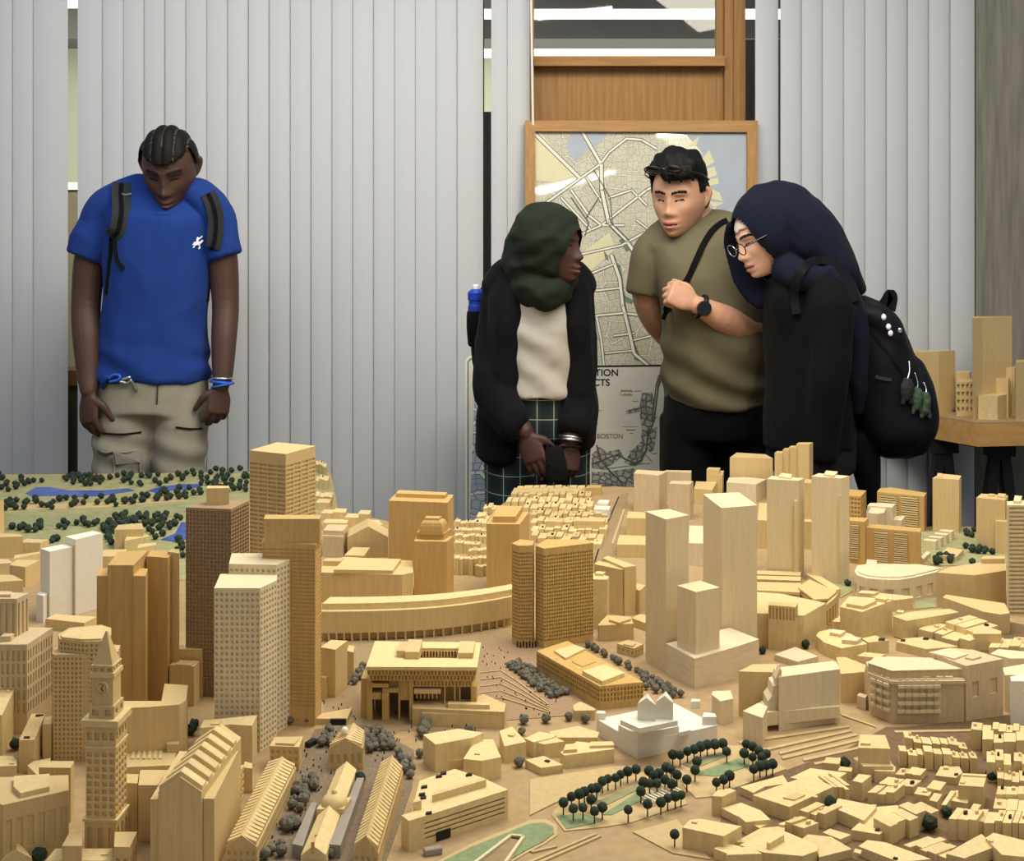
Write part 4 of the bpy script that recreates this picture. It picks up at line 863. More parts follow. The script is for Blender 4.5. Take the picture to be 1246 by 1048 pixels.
# bayed hotel
ho = bld('pale hotel with rows of boxed window bays and a heavy cornice', 'pink', 'J', [(755, 330), (672, 300), (655, 262), (740, 242), (960, 255), (1025, 295), (1022, 328)], 492, None, (), 'model_hotel', cat='model hotel')
addk(ho, 'attic', 'J', [(752, 297), (664, 268), (690, 244), (960, 250), (1020, 290)], 326, 'pink')
ho['_h'] = ho['_h']+.013; addk(ho, 'roof_lid', 'J', [(752, 296), (664, 267), (690, 243), (960, 249), (1020, 289)], 298, 'pale'); ho['_h'] = ho['_h']-.013
for (p, q, nb) in (((672, 300), (755, 330), 3), ((755, 330), (1022, 328), 6)):
    A0 = onz(*pp('J', *p), ho['_h']); B0 = onz(*pp('J', *q), ho['_h']); u = (B0-A0).normalized(); n = Vector((u.y, -u.x, 0)); L = (B0-A0).length
    hh_ = ho['_h']-TZ
    bm = bmesh.new(); prism_bm(bm, [A0+n*.004-u*.002, B0+n*.004+u*.002, B0-n*.002, A0-n*.002], ho['_h']-.006, ho['_h']-.001); finish('cornice', bm, M['pink'], ho, origin=(A0+B0)/2)
    span = (.08, .95) if nb == 3 else (.06, .66)
    for r_ in range(4):
        for i in range(nb):
            s = L*(span[0]+(span[1]-span[0])*(i+.5)/nb); z = TZ+hh_*(.26+.19*r_)
            wb = .0055; a = A0+u*(s-wb)+n*.004; b = A0+u*(s+wb)+n*.004
            bm = bmesh.new(); prism_bm(bm, [a+n*.003, b+n*.003, b-n*.006, a-n*.006], z, z+.0050); finish('bay_window', bm, M['pale'], ho, origin=(a.x, a.y, z))
            a = A0+u*(s-wb*.5)+n*.0018; b = A0+u*(s+wb*.5)+n*.0018
            bm = bmesh.new(); prism_bm(bm, [a, b, b-n*.004, a-n*.004], z+.0045, z+hh_*.19); finish('bay_pier', bm, M['pink'], ho, origin=(a.x, a.y, z))
for x0, x1, y in ((765, 800, 305), (805, 832, 308), (865, 895, 312), (918, 945, 313), (950, 980, 313), (720, 738, 296), (690, 708, 280)):
    addk(ho, 'attic_bay', 'J', [(x0, y+6), (x1, y+6), (x1, y), (x0, y)], y+13, 'pale')
bm = None
bld('pale rear wing of the bayed hotel with tall wall panels', 'pink', 'J', [(1030, 278), (890, 226), (970, 210), (1060, 218), (1168, 252)], 488, (.05, .08, .35, .6, .0025, .02, .03), [('roof_box', [(1055, 252), (1025, 246), (1040, 234), (1088, 242)], 258), ('roof_lid', [(985, 250), (900, 228), (960, 212), (1040, 232)], 256, 'pale')], 'model_hotel', cat='model hotel')
addk(ho, 'roof_box', 'J', [(778, 268), (728, 262), (735, 245), (780, 250)], 282, 'pale'); addk(ho, 'roof_box', 'J', [(905, 268), (808, 266), (815, 252), (905, 254)], 280, 'pale')
bld('low canopy strip at the hotel corner', 'pink', 'J', [(655, 398), (622, 388), (632, 378), (660, 386)], 445)
bld('rounded stepped apartment block behind the white-roofed box', 'bass', 'J', [(565, 212), (500, 190), (470, 165), (480, 150), (520, 140), (600, 158), (660, 195)], 262, None, [('roof_box', [(620, 185), (565, 180), (580, 165), (640, 172)], 200, 'pale'), ('roof_box', [(560, 160), (520, 152), (530, 140), (580, 146)], 172, 'pale')])
bld('flat-roofed house beside the rounded apartment block', 'bass', 'J', [(665, 190), (640, 175), (690, 164), (742, 182)], 238, None, [('roof_hatch', [(725, 180), (702, 180), (705, 172), (728, 173)], 184, 'dark')], 'model_house', cat='model house')
bld('low block between rounded apartment block and hotel roof', 'bass', 'J', [(700, 248), (622, 240), (650, 226), (730, 234)], 275)
# --- rows of small houses
def row(label, group, mat, c, a, b, n, dep, drop, hvar=.12, hatch=.35, kind='model_house'):
    """n houses along the roof edge a-b (pixels), each with its own height; dep = pixel vector to the back of the roof"""
    (ax, ay), (bx, by) = pp(c, *a), pp(c, *b); s = CROPS[c][2]
    Da = F*(EYE-TZ)/(ay+drop*s-HY); Ha = EYE-(ay-HY)*Da/F-TZ
    A0, B0 = onz(ax, ay, TZ+Ha), onz(bx, by, TZ+Ha); C0 = onz(ax+dep[0]*s, ay+dep[1]*s, TZ+Ha); dv_ = C0-A0
    cuts = [0]+sorted((i+rng.uniform(-.15, .15))/n for i in range(1, n))+[1]
    for t0, t1 in zip(cuts[:-1], cuts[1:]):
        jit = rng.uniform(-.006, .006); H = Ha*(1+rng.uniform(-hvar, hvar))
        dn = dv_.normalized()
        p, q = A0.lerp(B0, t0+.006)-dn*jit, A0.lerp(B0, t1-.006)-dn*jit
        f = 1+rng.uniform(-.12, .05)
        g = [p, q, q+dv_*f, p+dv_*f]
        o = body(kind, g, TZ, H, mat); tag(o, label, 'model house', group)
        if rng.random() < hatch:
            u, v = rng.uniform(.15, .6), rng.uniform(.3, .7); m_ = P2(g, u, v); m2 = P2(g, u+.25, v+.1)
            hz = TZ+H; e = (q-p).normalized(); w_ = min(.008, (q-p).length*.3)
            g2 = [m_, m_+e*w_, m_+e*w_+dn*.006, m_+dn*.006]
            body('roof_hatch', g2, hz, .004, mat if rng.random() < .7 else 'dark', parent=o)
L_ = 'L'
RH = 'row houses in the dense quarter at the lower corner'
row('narrow house in the back row nearest the highway kerbs', 'back row of the dense quarter', 'bass', L_, (722, 140), (1000, 182), 7, (-8, -28), 55, .14)
row('narrow house in the second row facing the back row', 'second row of the dense quarter', 'bass', L_, (700, 195), (1042, 224), 9, (-8, -26), 72, .14)
row('house in the tall corner terrace below the hotel wing', 'corner terrace below the hotel', 'bass', L_, (1014, 92), (1100, 100), 2, (6, -32), 90)
row('house in the edge terrace before the corner terrace', 'edge terrace', 'bass', L_, (1062, 150), (1260, 150), 4, (2, -38), 88)
row('house behind the edge terrace under the hotel wing', 'row behind the edge terrace', 'bass', L_, (1105, 100), (1260, 108), 5, (5, -32), 60)
row('squat house in the cluster at the picture edge above the lone street tree', 'cluster above the street tree', 'bass', L_, (1082, 238), (1190, 246), 3, (0, -46), 95, .08, .8)
row('house in the slim strip at the picture edge beside the squat cluster', 'strip beside the squat cluster', 'bass', L_, (1200, 240), (1270, 245), 2, (2, -40), 90)
row('house in the edge row just below the squat cluster', 'edge row below the squat cluster', 'bass', L_, (1128, 318), (1262, 330), 4, (0, -45), 55, .1, .6)
row('house in the hatch-dotted edge row beside the street tree', 'hatch-dotted edge row', 'bass', L_, (1122, 385), (1262, 388), 3, (8, -34), 48, .1, .9)
row('long-roofed house at the picture edge above the tall bottom terrace', 'long-roofed edge houses', 'bass', L_, (1108, 450), (1262, 455), 3, (12, -55), 30, .1, .5)
row('tall narrow house in the bottom terrace beside the dark street', 'bottom terrace by the dark street', 'bass', L_, (914, 492), (1032, 506), 3, (36, -46), 96, .06)
row('tall narrow house in the bottom terrace reaching the picture edge', 'bottom terrace to the edge', 'bass', L_, (1038, 498), (1262, 510), 6, (22, -52), 84, .1)
row('house in the diagonal five-house row with parallel roofs', 'diagonal five-house row', 'bass', L_, (664, 530), (864, 448), 5, (-80, -42), 85, .05, .1)
row('house in the stubby row beside the rooftop court block', 'stubby row by the court block', 'bass', L_, (270, 452), (362, 482), 3, (76, -36), 62)
row('house in the short stepped row at the lower middle', 'short stepped row', 'bass', L_, (167, 508), (274, 536), 4, (74, -26), 56, .16)
row('long strip roof in the comb-like row before the twin gable-less blocks', 'comb-like strip roofs', 'bass', L_, (412, 352), (495, 354), 4, (-70, -52), 52, .06, .1)
row('house in the upper middle row of flat hatch roofs', 'upper middle hatch roofs', 'bass', L_, (608, 336), (762, 352), 4, (40, -28), 36, .12, .7)
row('house in the middle row beside the tall lone block', 'middle row by the lone block', 'bass', L_, (560, 378), (672, 384), 3, (46, -36), 50, .14, .5)
row('house in the high middle row touching the dark alley', 'high middle row by the alley', 'bass', L_, (680, 292), (795, 300), 3, (30, -30), 30, .14, .5)
row('house in the bottom four-house row at the picture edge', 'bottom four-house row', 'bass', L_, (728, 600), (850, 650), 4, (104, -36), 42, .06, .5)
B1 = lambda label, pts, base, kids=(): bld(label, 'bass', 'L', pts, base, None, kids, 'model_house', cat='model house')
B1('wide hatch-roofed block before the diagonal five-house row', [(612, 560), (488, 540), (600, 440), (690, 432), (762, 490), (665, 528)], 605, [('roof_hatch', [(610, 542), (592, 540), (598, 534), (614, 536)], 548, 'dark'), ('roof_hatch', [(738, 496), (715, 492), (722, 486), (742, 490)], 502), ('roof_hatch', [(595, 438), (575, 436), (580, 428), (600, 430)], 444)])
B1('sloping block roof joining the comb-like strips to the wide block', [(545, 500), (415, 445), (430, 402), (585, 432), (600, 440)], 560)
B1('block with a sunken roof court in the dense quarter', [(218, 440), (58, 388), (110, 368), (300, 302), (412, 350)], 508, [('roof_court', [(240, 410), (190, 400), (240, 378), (288, 388)], 414, 'tan'), ('roof_hatch', [(340, 398), (320, 396), (322, 388), (342, 390)], 404)])
B1('long flat block at the garden side of the dense quarter', [(60, 378), (2, 352), (190, 300), (212, 336), (112, 350)], 415)
B1('tall block with a roof box facing the highway kerbs', [(660, 185), (518, 180), (528, 122), (638, 125)], 320, [('roof_box', [(572, 162), (530, 160), (534, 148), (574, 150)], 172)])
B1('lower front block of the roof-box building', [(545, 262), (498, 225), (540, 215), (655, 222), (672, 262)], 330, [('roof_box', [(650, 235), (600, 232), (604, 224), (650, 226)], 242)])
B1('sharp wedge house before the roof-box building', [(590, 282), (588, 270), (640, 225), (684, 265), (680, 285)], 335)
B1('tall lone block rising among the low houses', [(536, 334), (494, 325), (522, 295), (577, 302)], 418)
B1('box house beside a round street tree near the highway', [(436, 252), (366, 246), (380, 222), (445, 226)], 300)
B1('small house before the street tree near the highway', [(490, 285), (430, 280), (440, 262), (495, 268)], 320)
B1('flat sloping houses between garden and comb-like strips', [(360, 330), (220, 312), (310, 270), (470, 290), (440, 310)], 372, [('roof_court', [(350, 335), (292, 348), (300, 335), (345, 325)], 352, 'tan')])
B1('square house with a hatch in the middle of the quarter', [(828, 392), (764, 382), (782, 352), (854, 362)], 432, [('roof_hatch', [(822, 372), (800, 370), (804, 364), (824, 366)], 378)])
B1('tall square house with an antenna hatch beside the dark alley', [(948, 312), (858, 302), (880, 262), (962, 262), (977, 288)], 345, [('roof_hatch', [(915, 270), (892, 268), (896, 258), (916, 260)], 278), ('roof_hatch', [(955, 298), (940, 298), (942, 292), (958, 292)], 303, 'dark')])
B1('big cube house with long parapet near the street tree', [(1068, 352), (958, 345), (975, 292), (1082, 305)], 450, [('parapet', [(1078, 306), (975, 300), (978, 292), (1084, 298)], 312), ('roof_hatch', [(985, 335), (965, 333), (968, 325), (988, 327)], 340)])
B1('cube house before the big cube house', [(998, 424), (924, 412), (946, 366), (1016, 372)], 462, [('roof_hatch', [(970, 398), (952, 396), (956, 390), (973, 392)], 404)])
B1('thin wedge house in the dark alley', [(905, 432), (884, 430), (925, 368), (947, 370)], 482)
B1('flat house above the square hatch house', [(878, 368), (818, 355), (850, 322), (905, 332)], 422)
B1('house between the square hatch house and the alley', [(865, 418), (831, 410), (852, 378), (888, 384)], 472)
B1('house hugging the bottom terrace by the dark street', [(1040, 455), (1010, 448), (1025, 425), (1060, 430)], 500)
B1('low bottom block with wide flat roof', [(700, 682), (520, 612), (560, 585), (640, 595), (838, 668)], 730, [('roof_hatch', [(690, 668), (672, 664), (676, 658), (694, 662)], 674, 'dark')])
B1('stepped flat block at the bottom middle', [(348, 660), (335, 615), (272, 580), (300, 560), (400, 570), (492, 625)], 700, [('roof_box', [(530, 648), (500, 640), (505, 625), (535, 632)], 652)])
B1('broad zigzag roof block at the bottom', [(275, 655), (110, 640), (0, 606), (130, 545), (195, 545), (345, 610), (340, 632)], 712, [('roof_box', [(195, 562), (130, 600), (118, 592), (190, 548)], 590)])
B1('corner block cut by the bottom edge, near the gardens', [(98, 645), (-60, 650), (-10, 622), (60, 620)], 730)
B1('L-shaped house left of the short stepped row', [(88, 532), (0, 492), (10, 470), (90, 462), (132, 510)], 572, [('roof_box', [(85, 470), (30, 475), (0, 458), (60, 442)], 482)]) if False else B1('L-shaped house beside the short stepped row', [(88, 532), (0, 492), (10, 470), (90, 462), (132, 510)], 572)
B1('low flat house below the short stepped row', [(442, 582), (364, 552), (395, 535), (488, 562)], 612)
B1('hexagonal flat block at the bottom right edge', [(985, 665), (905, 645), (1000, 590), (1060, 558), (1118, 615)], 720) if False else B1('hexagonal flat block below the bottom terraces', [(985, 665), (905, 645), (1000, 590), (1060, 558), (1118, 615)], 720)
B1('wide block with little roof hatches below the bottom terraces', [(1150, 650), (1112, 612), (1078, 575), (1112, 553), (1262, 590), (1262, 660)], 720, [('roof_hatch', [(1110, 592), (1090, 588), (1094, 580), (1114, 584)], 598)])
B1('flat lane-side block under the bottom four-house row', [(905, 665), (838, 640), (900, 605), (925, 628)], 700)
KB = lambda label, pts, base, kids=(): bld(label, 'bass', 'K', pts, base, None, kids, 'model_house', cat='model house')
KB('free-standing block beside the lone round tree', [(862, 930), (666, 888), (700, 852), (750, 846), (948, 882)], 1035, [('roof_hatch', [(735, 866), (708, 862), (712, 852), (738, 856)], 872)])
KB('low tab-roofed block at the bottom before the free-standing block', [(925, 1030), (816, 988), (868, 962), (1048, 1000), (1040, 1010)], 1085, [('roof_tab', [(985, 995), (950, 992), (955, 980), (990, 984)], 1002)])
KB('tall end block at the garden corner of the dense quarter', [(855, 742), (806, 738), (830, 712), (892, 702), (922, 712)], 835)
KB('low block below the tall garden corner block', [(935, 838), (850, 795), (945, 770), (1042, 808)], 880)
KB('angular block before the low garden corner block', [(968, 862), (930, 832), (1040, 808), (1085, 850)], 925)
KB('flat notched block beside the free-standing block', [(1085, 965), (915, 958), (1040, 890), (1155, 880), (1150, 910)], 1010)
# hotel quarter rows behind
row('flat house in the back cluster between hotel and folded wall block', 'back cluster behind the hotel', 'bass', 'J', (850, 142), (1042, 190), 4, (62, -26), 42, .1, .7)
row('flat house in the upper back cluster behind the hotel', 'upper back cluster', 'bass', 'J', (950, 118), (1058, 152), 3, (92, -26), 60, .08, .7)
bld('square tan block among the back cluster houses', 'bass', 'J', [(1058, 158), (1050, 140), (1100, 128), (1162, 148), (1160, 158)], 222)
row('house in the small hatch-dotted group at the picture edge', 'small edge group behind the hotel', 'bass', 'J', (1115, 206), (1262, 206), 4, (20, -35), 30, .1, .8)
bld('flat block standing on the near side of the back cluster', 'bass', 'J', [(880, 215), (768, 188), (790, 176), (870, 170), (1000, 205)], 248, None, [('roof_hatch', [(800, 184), (784, 182), (788, 176), (804, 178)], 188, 'dark'), ('roof_hatch', [(888, 178), (868, 176), (872, 170), (892, 172)], 182, 'dark')])
bld('pale flat-roofed slab beside the hotel rear wing', 'pale', 'J', [(1195, 250), (1120, 232), (1150, 215), (1262, 225), (1262, 250)], 330)
bld('pale block at the picture edge beside the hotel rear wing', 'pale', 'J', [(1175, 312), (1165, 285), (1262, 268), (1262, 312)], 448)
bld('whitish block at the very picture edge above the corner terrace', 'white', 'J', [(1198, 335), (1195, 318), (1290, 300), (1290, 335)], 510)
# hillside terraces behind the curved slab
gname = 'terraces on the hillside'
for i, (y, x0, x1, n) in enumerate(((128, 165, 560, 13), (160, 140, 560, 13), (192, 225, 640, 12), (226, 262, 640, 12), (262, 262, 640, 11), (300, 262, 640, 10), (338, 262, 620, 9), (372, 400, 610, 5))):
    row('tiny terrace house in hillside row %s behind the twin tower' % ('one two three four five six seven eight'.split()[i]), gname+' '+'abcdefgh'[i], ('tan', 'bass', 'bass', 'tan', 'bass', 'bass', 'tan', 'bass')[i], 'G', (x0, y), (x1, y+4), n, (14, -25), 28, .26, .35)
for i, (y, x0, x1, n) in enumerate(((196, 30, 90, 3), (236, 0, 60, 3), (268, -20, 45, 3))):
    row('tiny terrace house stepping down the hill edge, strip %s' % ('upper', 'middle', 'lower')[i], gname+' edge '+'abc'[i], 'bass', 'G', (x0, y), (x1, y+4), n, (12, -22), 30, .2, .3)
for i, (y, x0, x1, n, dr) in enumerate(((268, 822, 1010, 6, 40), (310, 822, 1012, 5, 30), (345, 822, 1012, 8, 40), (388, 822, 970, 3, 60), (425, 905, 1015, 5, 40), (480, 822, 1015, 7, 90), (520, 945, 1015, 3, 60))):
    row('pale little house between the mansard tower and boxed tower, row %s' % ('first second third fourth fifth sixth seventh'.split()[i]), 'houses between honey towers '+'abcdefg'[i], 'bass', 'E', (x0, y), (x1, y+3), n, (8, -16), dr, .12, .4)
bld('long tan block along the hill crest before the plaid skirt', 'tan', 'G', [(510, 112), (172, 118), (185, 96), (512, 96)], 140)
bld('small honey block at the end of the hill crest', 'honey', 'G', [(610, 96), (536, 96), (545, 82), (612, 82)], 135)
row('tiny house on the hill crest edge before the plaid skirt', 'hill crest houses', 'bass', 'G', (195, 100), (530, 92), 9, (6, -12), 14, .3, .2)
for i, (x0, y, x1, b, m_) in enumerate(((690, 352, 828, 372, 'bass'), (575, 200, 650, 230, 'white'), (590, 170, 645, 192, 'white'), (480, 258, 625, 300, 'tan'), (340, 260, 420, 296, 'tan'))):
    bld(('pale flat roof beside the hillside street', 'white flat block at the hillside street, lower', 'white flat block at the hillside street, upper', 'broad flat block among the hillside terraces', 'honey flat block among the hillside terraces')[i], m_, 'G', [(x1, y+4), (x0, y), (x0+12, y-16), (x1+8, y-14)], b+(24 if i else 8))
# blocks on the far side between tall tan tower and broad honey tower
bld('grey-sided block with a bright roof beside the dark honey tower', 'pink', 'E', [(180, 348), (60, 344), (88, 278), (208, 280)], 470, None, [('roof_slab', [(180, 316), (64, 312), (88, 280), (206, 282)], 344)])
sh = gable('hipped state house with a low pediment front beside the broad honey tower', 'tan', 'E', (205, 352), (325, 290), (440, 352), (215, 300), (438, 305), 470, None, 'model_building', 'model building')
bld('little cupola block on the skyline behind the state house', 'bass', 'E', [(408, 280), (285, 275), (310, 252), (385, 252)], 330)
gable('small pediment block before the hipped state house', 'bass', 'E', (258, 352), (322, 330), (400, 352), (262, 335), (398, 335), 420, None, 'model_building', 'model building')
bld('low flat wing before the pediment block', 'bass', 'E', [(382, 388), (230, 384), (245, 366), (388, 370)], 470)
bld('slanted roof block before the low flat wing', 'tan', 'E', [(300, 460), (185, 456), (235, 410), (335, 412)], 530)
for i, (x0, x1, y, b) in enumerate(((50, 118, 212, 244), (118, 192, 206, 240), (188, 265, 236, 285), (262, 332, 216, 270), (60, 200, 268, 300), (20, 100, 150, 190))):
    bld('pale block on the far rim beside the grey blind, %s' % ('by the tan tower', 'second along', 'gable-like third', 'last along', 'lower front one', 'highest behind')[i], 'bass', 'E', [(x1, y+3), (x0, y), (x0+18, y-22), (x1+10, y-20)], b+12)
row('tiny house on the rim strip behind the tall tan tower', 'rim strip houses', 'bass', 'C', (612, 165), (660, 190), 3, (6, -16), 36, .2, .3)
row('tiny house lower on the rim strip behind the tall tan tower', 'lower rim strip houses', 'bass', 'C', (612, 240), (672, 250), 3, (6, -20), 40, .2, .3)
row('tiny house at the foot of the rim strip behind the tall tan tower', 'rim strip foot houses', 'bass', 'C', (612, 310), (690, 320), 4, (6, -20), 44, .2, .3)
# low blocks at the park edge
for i, (pts, b, m_) in enumerate((([(108, 440), (-60, 445), (-30, 425), (95, 428)], 540, 'tan'), ([(190, 470), (95, 468), (125, 450), (232, 455)], 530, 'bass'), ([(185, 520), (65, 545), (70, 528), (190, 512)], 560, 'bass'), ([(120, 585), (45, 575), (80, 550), (190, 552)], 680, 'tan'), ([(60, 565), (-80, 575), (-80, 545), (40, 548)], 620, 'bass'), ([(110, 648), (-80, 660), (-80, 620), (60, 622)], 720, 'tan'), ([(680, 405), (542, 408), (560, 385), (672, 376)], 500, 'tan'), ([(705, 440), (590, 460), (600, 440), (700, 430)], 500, 'bass'), ([(740, 480), (650, 495), (660, 475), (740, 468)], 540, 'bass'), ([(520, 535), (460, 535), (470, 505), (600, 500), (590, 530)], 640, 'tan'), ([(20, 430), (-90, 430), (-90, 265), (18, 268)], 470, 'honey'), ([(400, 850), (215, 830), (260, 808), (460, 820)], 900, 'tan'))):
    names = ('tan block at the picture edge below the park', 'small bass block below the park next to the white tower', 'thin slab roof below the park', 'tan block just left of the white tower foot', 'pale slab at the picture edge below the park trees', 'wide tan block beside the white tower foot', 'stepped tan block behind the orange-brown tower', 'small gable-like block before the stepped tan block', 'low block behind the plain shafts', 'block squeezed between the white and orange-brown towers', 'plain honey tower cut by the picture edge at the park', 'folded tan roofs before the white tower foot')
    nm = names[i].replace('just left of', 'hugging').replace('bass', 'pale')
    bld(nm, m_, 'A', pts, b)

# ------------------------------------------------------------------ trees of the model
def crown_mesh(r, seed, sub=2, rough=.16):
    bm = bmesh.new(); bmesh.ops.create_icosphere(bm, subdivisions=sub, radius=r)
    for v in bm.verts: v.co *= 1+rough*noise.noise(v.co*(2.6/r)+Vector((seed*3.1, 0, 0)))+rough*.5*noise.noise(v.co*(7/r))
    return bm
def simple_tree(r, h, mat, seed):
    """crown on a short trunk, one mesh for trees too small to show more"""
    bm = crown_mesh(r, seed, 2, .3); bmesh.ops.translate(bm, verts=bm.verts, vec=(0, 0, h))
    bmesh.ops.create_cone(bm, cap_ends=True, segments=5, radius1=r*.12, radius2=r*.12, depth=h, matrix=Matrix.Translation((0, 0, h/2)))
    me = bpy.data.meshes.new('model_tree'); bm.to_mesh(me); bm.free(); me.materials.append(M[mat]); return me
PT = 'trees of the model park'
protos = {m_: [simple_tree(.0085, .0095, m_, k) for k in range(4)] for m_ in ('leaf', 'leafgrey')}
FARBM = bmesh.new()
def tree(p, label, group, mat='leaf', s=1.0):
    if mat == 'leafgrey': s *= .74
    if group and group.startswith(PT) and not group.endswith(('belt', 'corner', 'tower', 'squeezed')):
        b0 = len(FARBM.verts); FARBM.from_mesh(rng.choice(protos['leaf'])); FARBM.verts.ensure_lookup_table()
        k = s*rng.uniform(.85, 1.15)
        for v in FARBM.verts[b0:]: v.co = v.co*k+p
        return None
    o = bpy.data.objects.new('model_tree', rng.choice(protos[mat])); COL.objects.link(o)
    o.location = p; o.rotation_euler = (0, 0, rng.uniform(0, 6)); o.scale = (s*rng.uniform(.85, 1.15),)*3
    tag(o, label, 'model tree', group); return o
def inside(p, poly):
    r_ = False; x, y = p
    for i in range(len(poly)):
        (x1, y1), (x2, y2) = poly[i-1], poly[i]
        if (y1 > y) != (y2 > y) and x < (x2-x1)*(y-y1)/(y2-y1)+x1: r_ = not r_
    return r_
def scatter(c, poly, n, label, group, mat='leaf', s=1.0, mind=.012):
    ps = []; xs = [p[0] for p in poly]; ys = [p[1] for p in poly]; k = 0
    while len(ps) < n and k < n*60:
        k += 1; x, y = rng.uniform(min(xs), max(xs)), rng.uniform(min(ys), max(ys))
        if not inside((x, y), poly): continue
        w_ = onz(*pp(c, x, y), TZ+.001)
        if all((w_-q_).length > mind for q_ in ps): ps.append(w_); tree(w_, label, group, mat, s)
PT = 'trees of the model park'
scatter('A', [(-20, 150), (50, 162), (200, 165), (560, 160), (560, 185), (170, 190), (40, 235), (-20, 230)], 30, 'tiny dark tree on the far shore of the long blue pond', PT+' far shore', mind=.016)
scatter('A', [(340, 160), (480, 165), (480, 205), (340, 205)], 14, 'tiny dark tree in the clump by the tan trousers', PT+' clump', mind=.014)
scatter('A', [(560, 155), (900, 150), (900, 195), (680, 210), (560, 190)], 22, 'tiny dark tree between the two long ponds and the trousers', PT+' shore', mind=.02)
scatter('A', [(900, 135), (1180, 125), (1180, 260), (960, 225), (940, 190)], 42, 'tiny dark tree in the thick grove beside the tall tan tower', PT+' grove', mind=.015)
scatter('A', [(20, 270), (500, 260), (880, 240), (880, 268), (500, 290), (280, 288), (20, 300)], 30, 'tiny dark tree lining the pale park path, pond side', PT+' path', mind=.016)
scatter('A', [(20, 305), (280, 295), (700, 270), (700, 290), (300, 315), (20, 330)], 20, 'tiny dark tree lining the pale park path, lawn side', PT+' path lawn side', mind=.016)
scatter('A', [(700, 225), (960, 215), (960, 250), (700, 262)], 12, 'tiny dark tree in front of the second blue pond', PT+' pond two', mind=.016)
scatter('A', [(20, 400), (250, 378), (420, 370), (600, 335), (860, 350), (860, 372), (800, 415), (700, 420), (500, 430), (440, 410), (320, 412), (160, 425), (40, 425)], 68, 'tiny dark tree in the broad belt below the park lawn', PT+' belt', mind=.015)
scatter('A', [(490, 400), (680, 372), (800, 420), (760, 480), (690, 440), (500, 490)], 16, 'tiny dark tree by the small pond corner below the lawn', PT+' corner', mind=.018)
scatter('A', [(830, 470), (870, 440), (870, 580), (840, 520)], 5, 'tiny dark tree squeezed beside the brown tower', PT+' squeezed', mind=.014)
scatter('A', [(236, 470), (262, 455), (280, 440), (262, 480)], 3, 'tiny dark tree beside the white plastic tower', PT+' white tower')
o = finish('model_trees', FARBM, M['leaf'], None, origin=(-1.2, 3.9, TZ)); tag(o, 'mass of tiny dark trees around the blue ponds of the model park', 'model trees', kind='stuff')
# plaza grove in rows
g0 = [onz(*pp('F', *p), TZ) for p in ((705, 190), (775, 172), (1000, 320), (905, 335))]
for i in range(12):
    for j in range(4):
        p = P2([g0[0], g0[3], g0[2], g0[1]], (i+.5)/12, (j+.5)/4)+Vector((rng.uniform(-.003, .003), rng.uniform(-.003, .003), 0))
        tree(p, 'grey-green tree in the square grove on the plaza', 'plaza grove', 'leafgrey', .9)
a, b = onz(*pp('G', 548, 880), TZ), onz(*pp('G', 905, 1070), TZ)
for i in range(16): tree(a.lerp(b, i/15)+Vector((rng.uniform(-.004, .004), 0, 0)), 'grey-green street tree in the row behind the low golden office block', 'row behind the golden office', 'leafgrey', .95)
scatter('K', [(470, 180), (540, 200), (665, 260), (640, 280), (480, 235)], 16, 'grey-green tree in the clump between golden office and white building', 'clump by the white building', 'leafgrey', 1.0)
scatter('D', [(665, 450), (725, 440), (720, 510), (668, 510)], 7, 'grey-green tree beside the civic hall with cupola, near side', 'trees beside the cupola hall near', 'leafgrey', 1.1)
scatter('D', [(870, 440), (930, 430), (1010, 490), (1000, 530), (880, 530)], 18, 'grey-green tree beside the civic hall with cupola, plaza side', 'trees beside the cupola hall plaza', 'leafgrey', 1.1)
scatter('D', [(1010, 540), (1050, 540), (1110, 640), (1075, 670), (1050, 600)], 10, 'grey-green tree at the head of the dormered hall by the garage', 'trees at the hall head', 'leafgrey', 1.1)
scatter('D', [(545, 700), (640, 660), (640, 710), (590, 760), (545, 750)], 9, 'grey-green tree between dormered hall and domed hall, upper clump', 'market trees upper', 'leafgrey', 1.1)
scatter('D', [(510, 780), (600, 755), (590, 815), (520, 815)], 7, 'grey-green tree between dormered hall and domed hall, middle clump', 'market trees middle', 'leafgrey', 1.1)
scatter('D', [(465, 880), (550, 870), (550, 910), (470, 910)], 4, 'grey-green tree between dormered hall and domed hall, pair', 'market trees pair', 'leafgrey', 1.15)
scatter('D', [(400, 1000), (490, 980), (490, 1030), (400, 1040)], 6, 'grey-green tree between dormered hall and domed hall, bottom clump', 'market trees bottom', 'leafgrey', 1.15)
scatter('D', [(700, 1010), (740, 1000), (740, 1030), (710, 1035)], 2, 'grey-green tree before the domed hall gable', 'trees before the domed gable', 'leafgrey', 1.1)
scatter('D', [(770, 225), (820, 180), (865, 130), (870, 190), (810, 215)], 14, 'grey-green tree behind the garage mouth beside the overhanging block', 'trees beside the garage mouth', 'leafgrey', 1.0)
scatter('D', [(515, 385), (620, 385), (620, 400), (515, 400)], 7, 'grey-green tree at the foot of the dark honey tower', 'trees at the honey tower foot', 'leafgrey', 1.1)
scatter('F', [(305, 490), (360, 455), (362, 500), (320, 515)], 4, 'grey-green tree beside the U-shaped block', 'trees by the U-shaped block', 'leafgrey', 1.3)
for x, y in ((360, 440), (455, 442), (537, 446), (620, 448)): tree(onz(*pp('F', x, y+8), TZ), 'small grey tree in the row before the podium of the overhanging block', 'podium trees', 'leafgrey', .8)
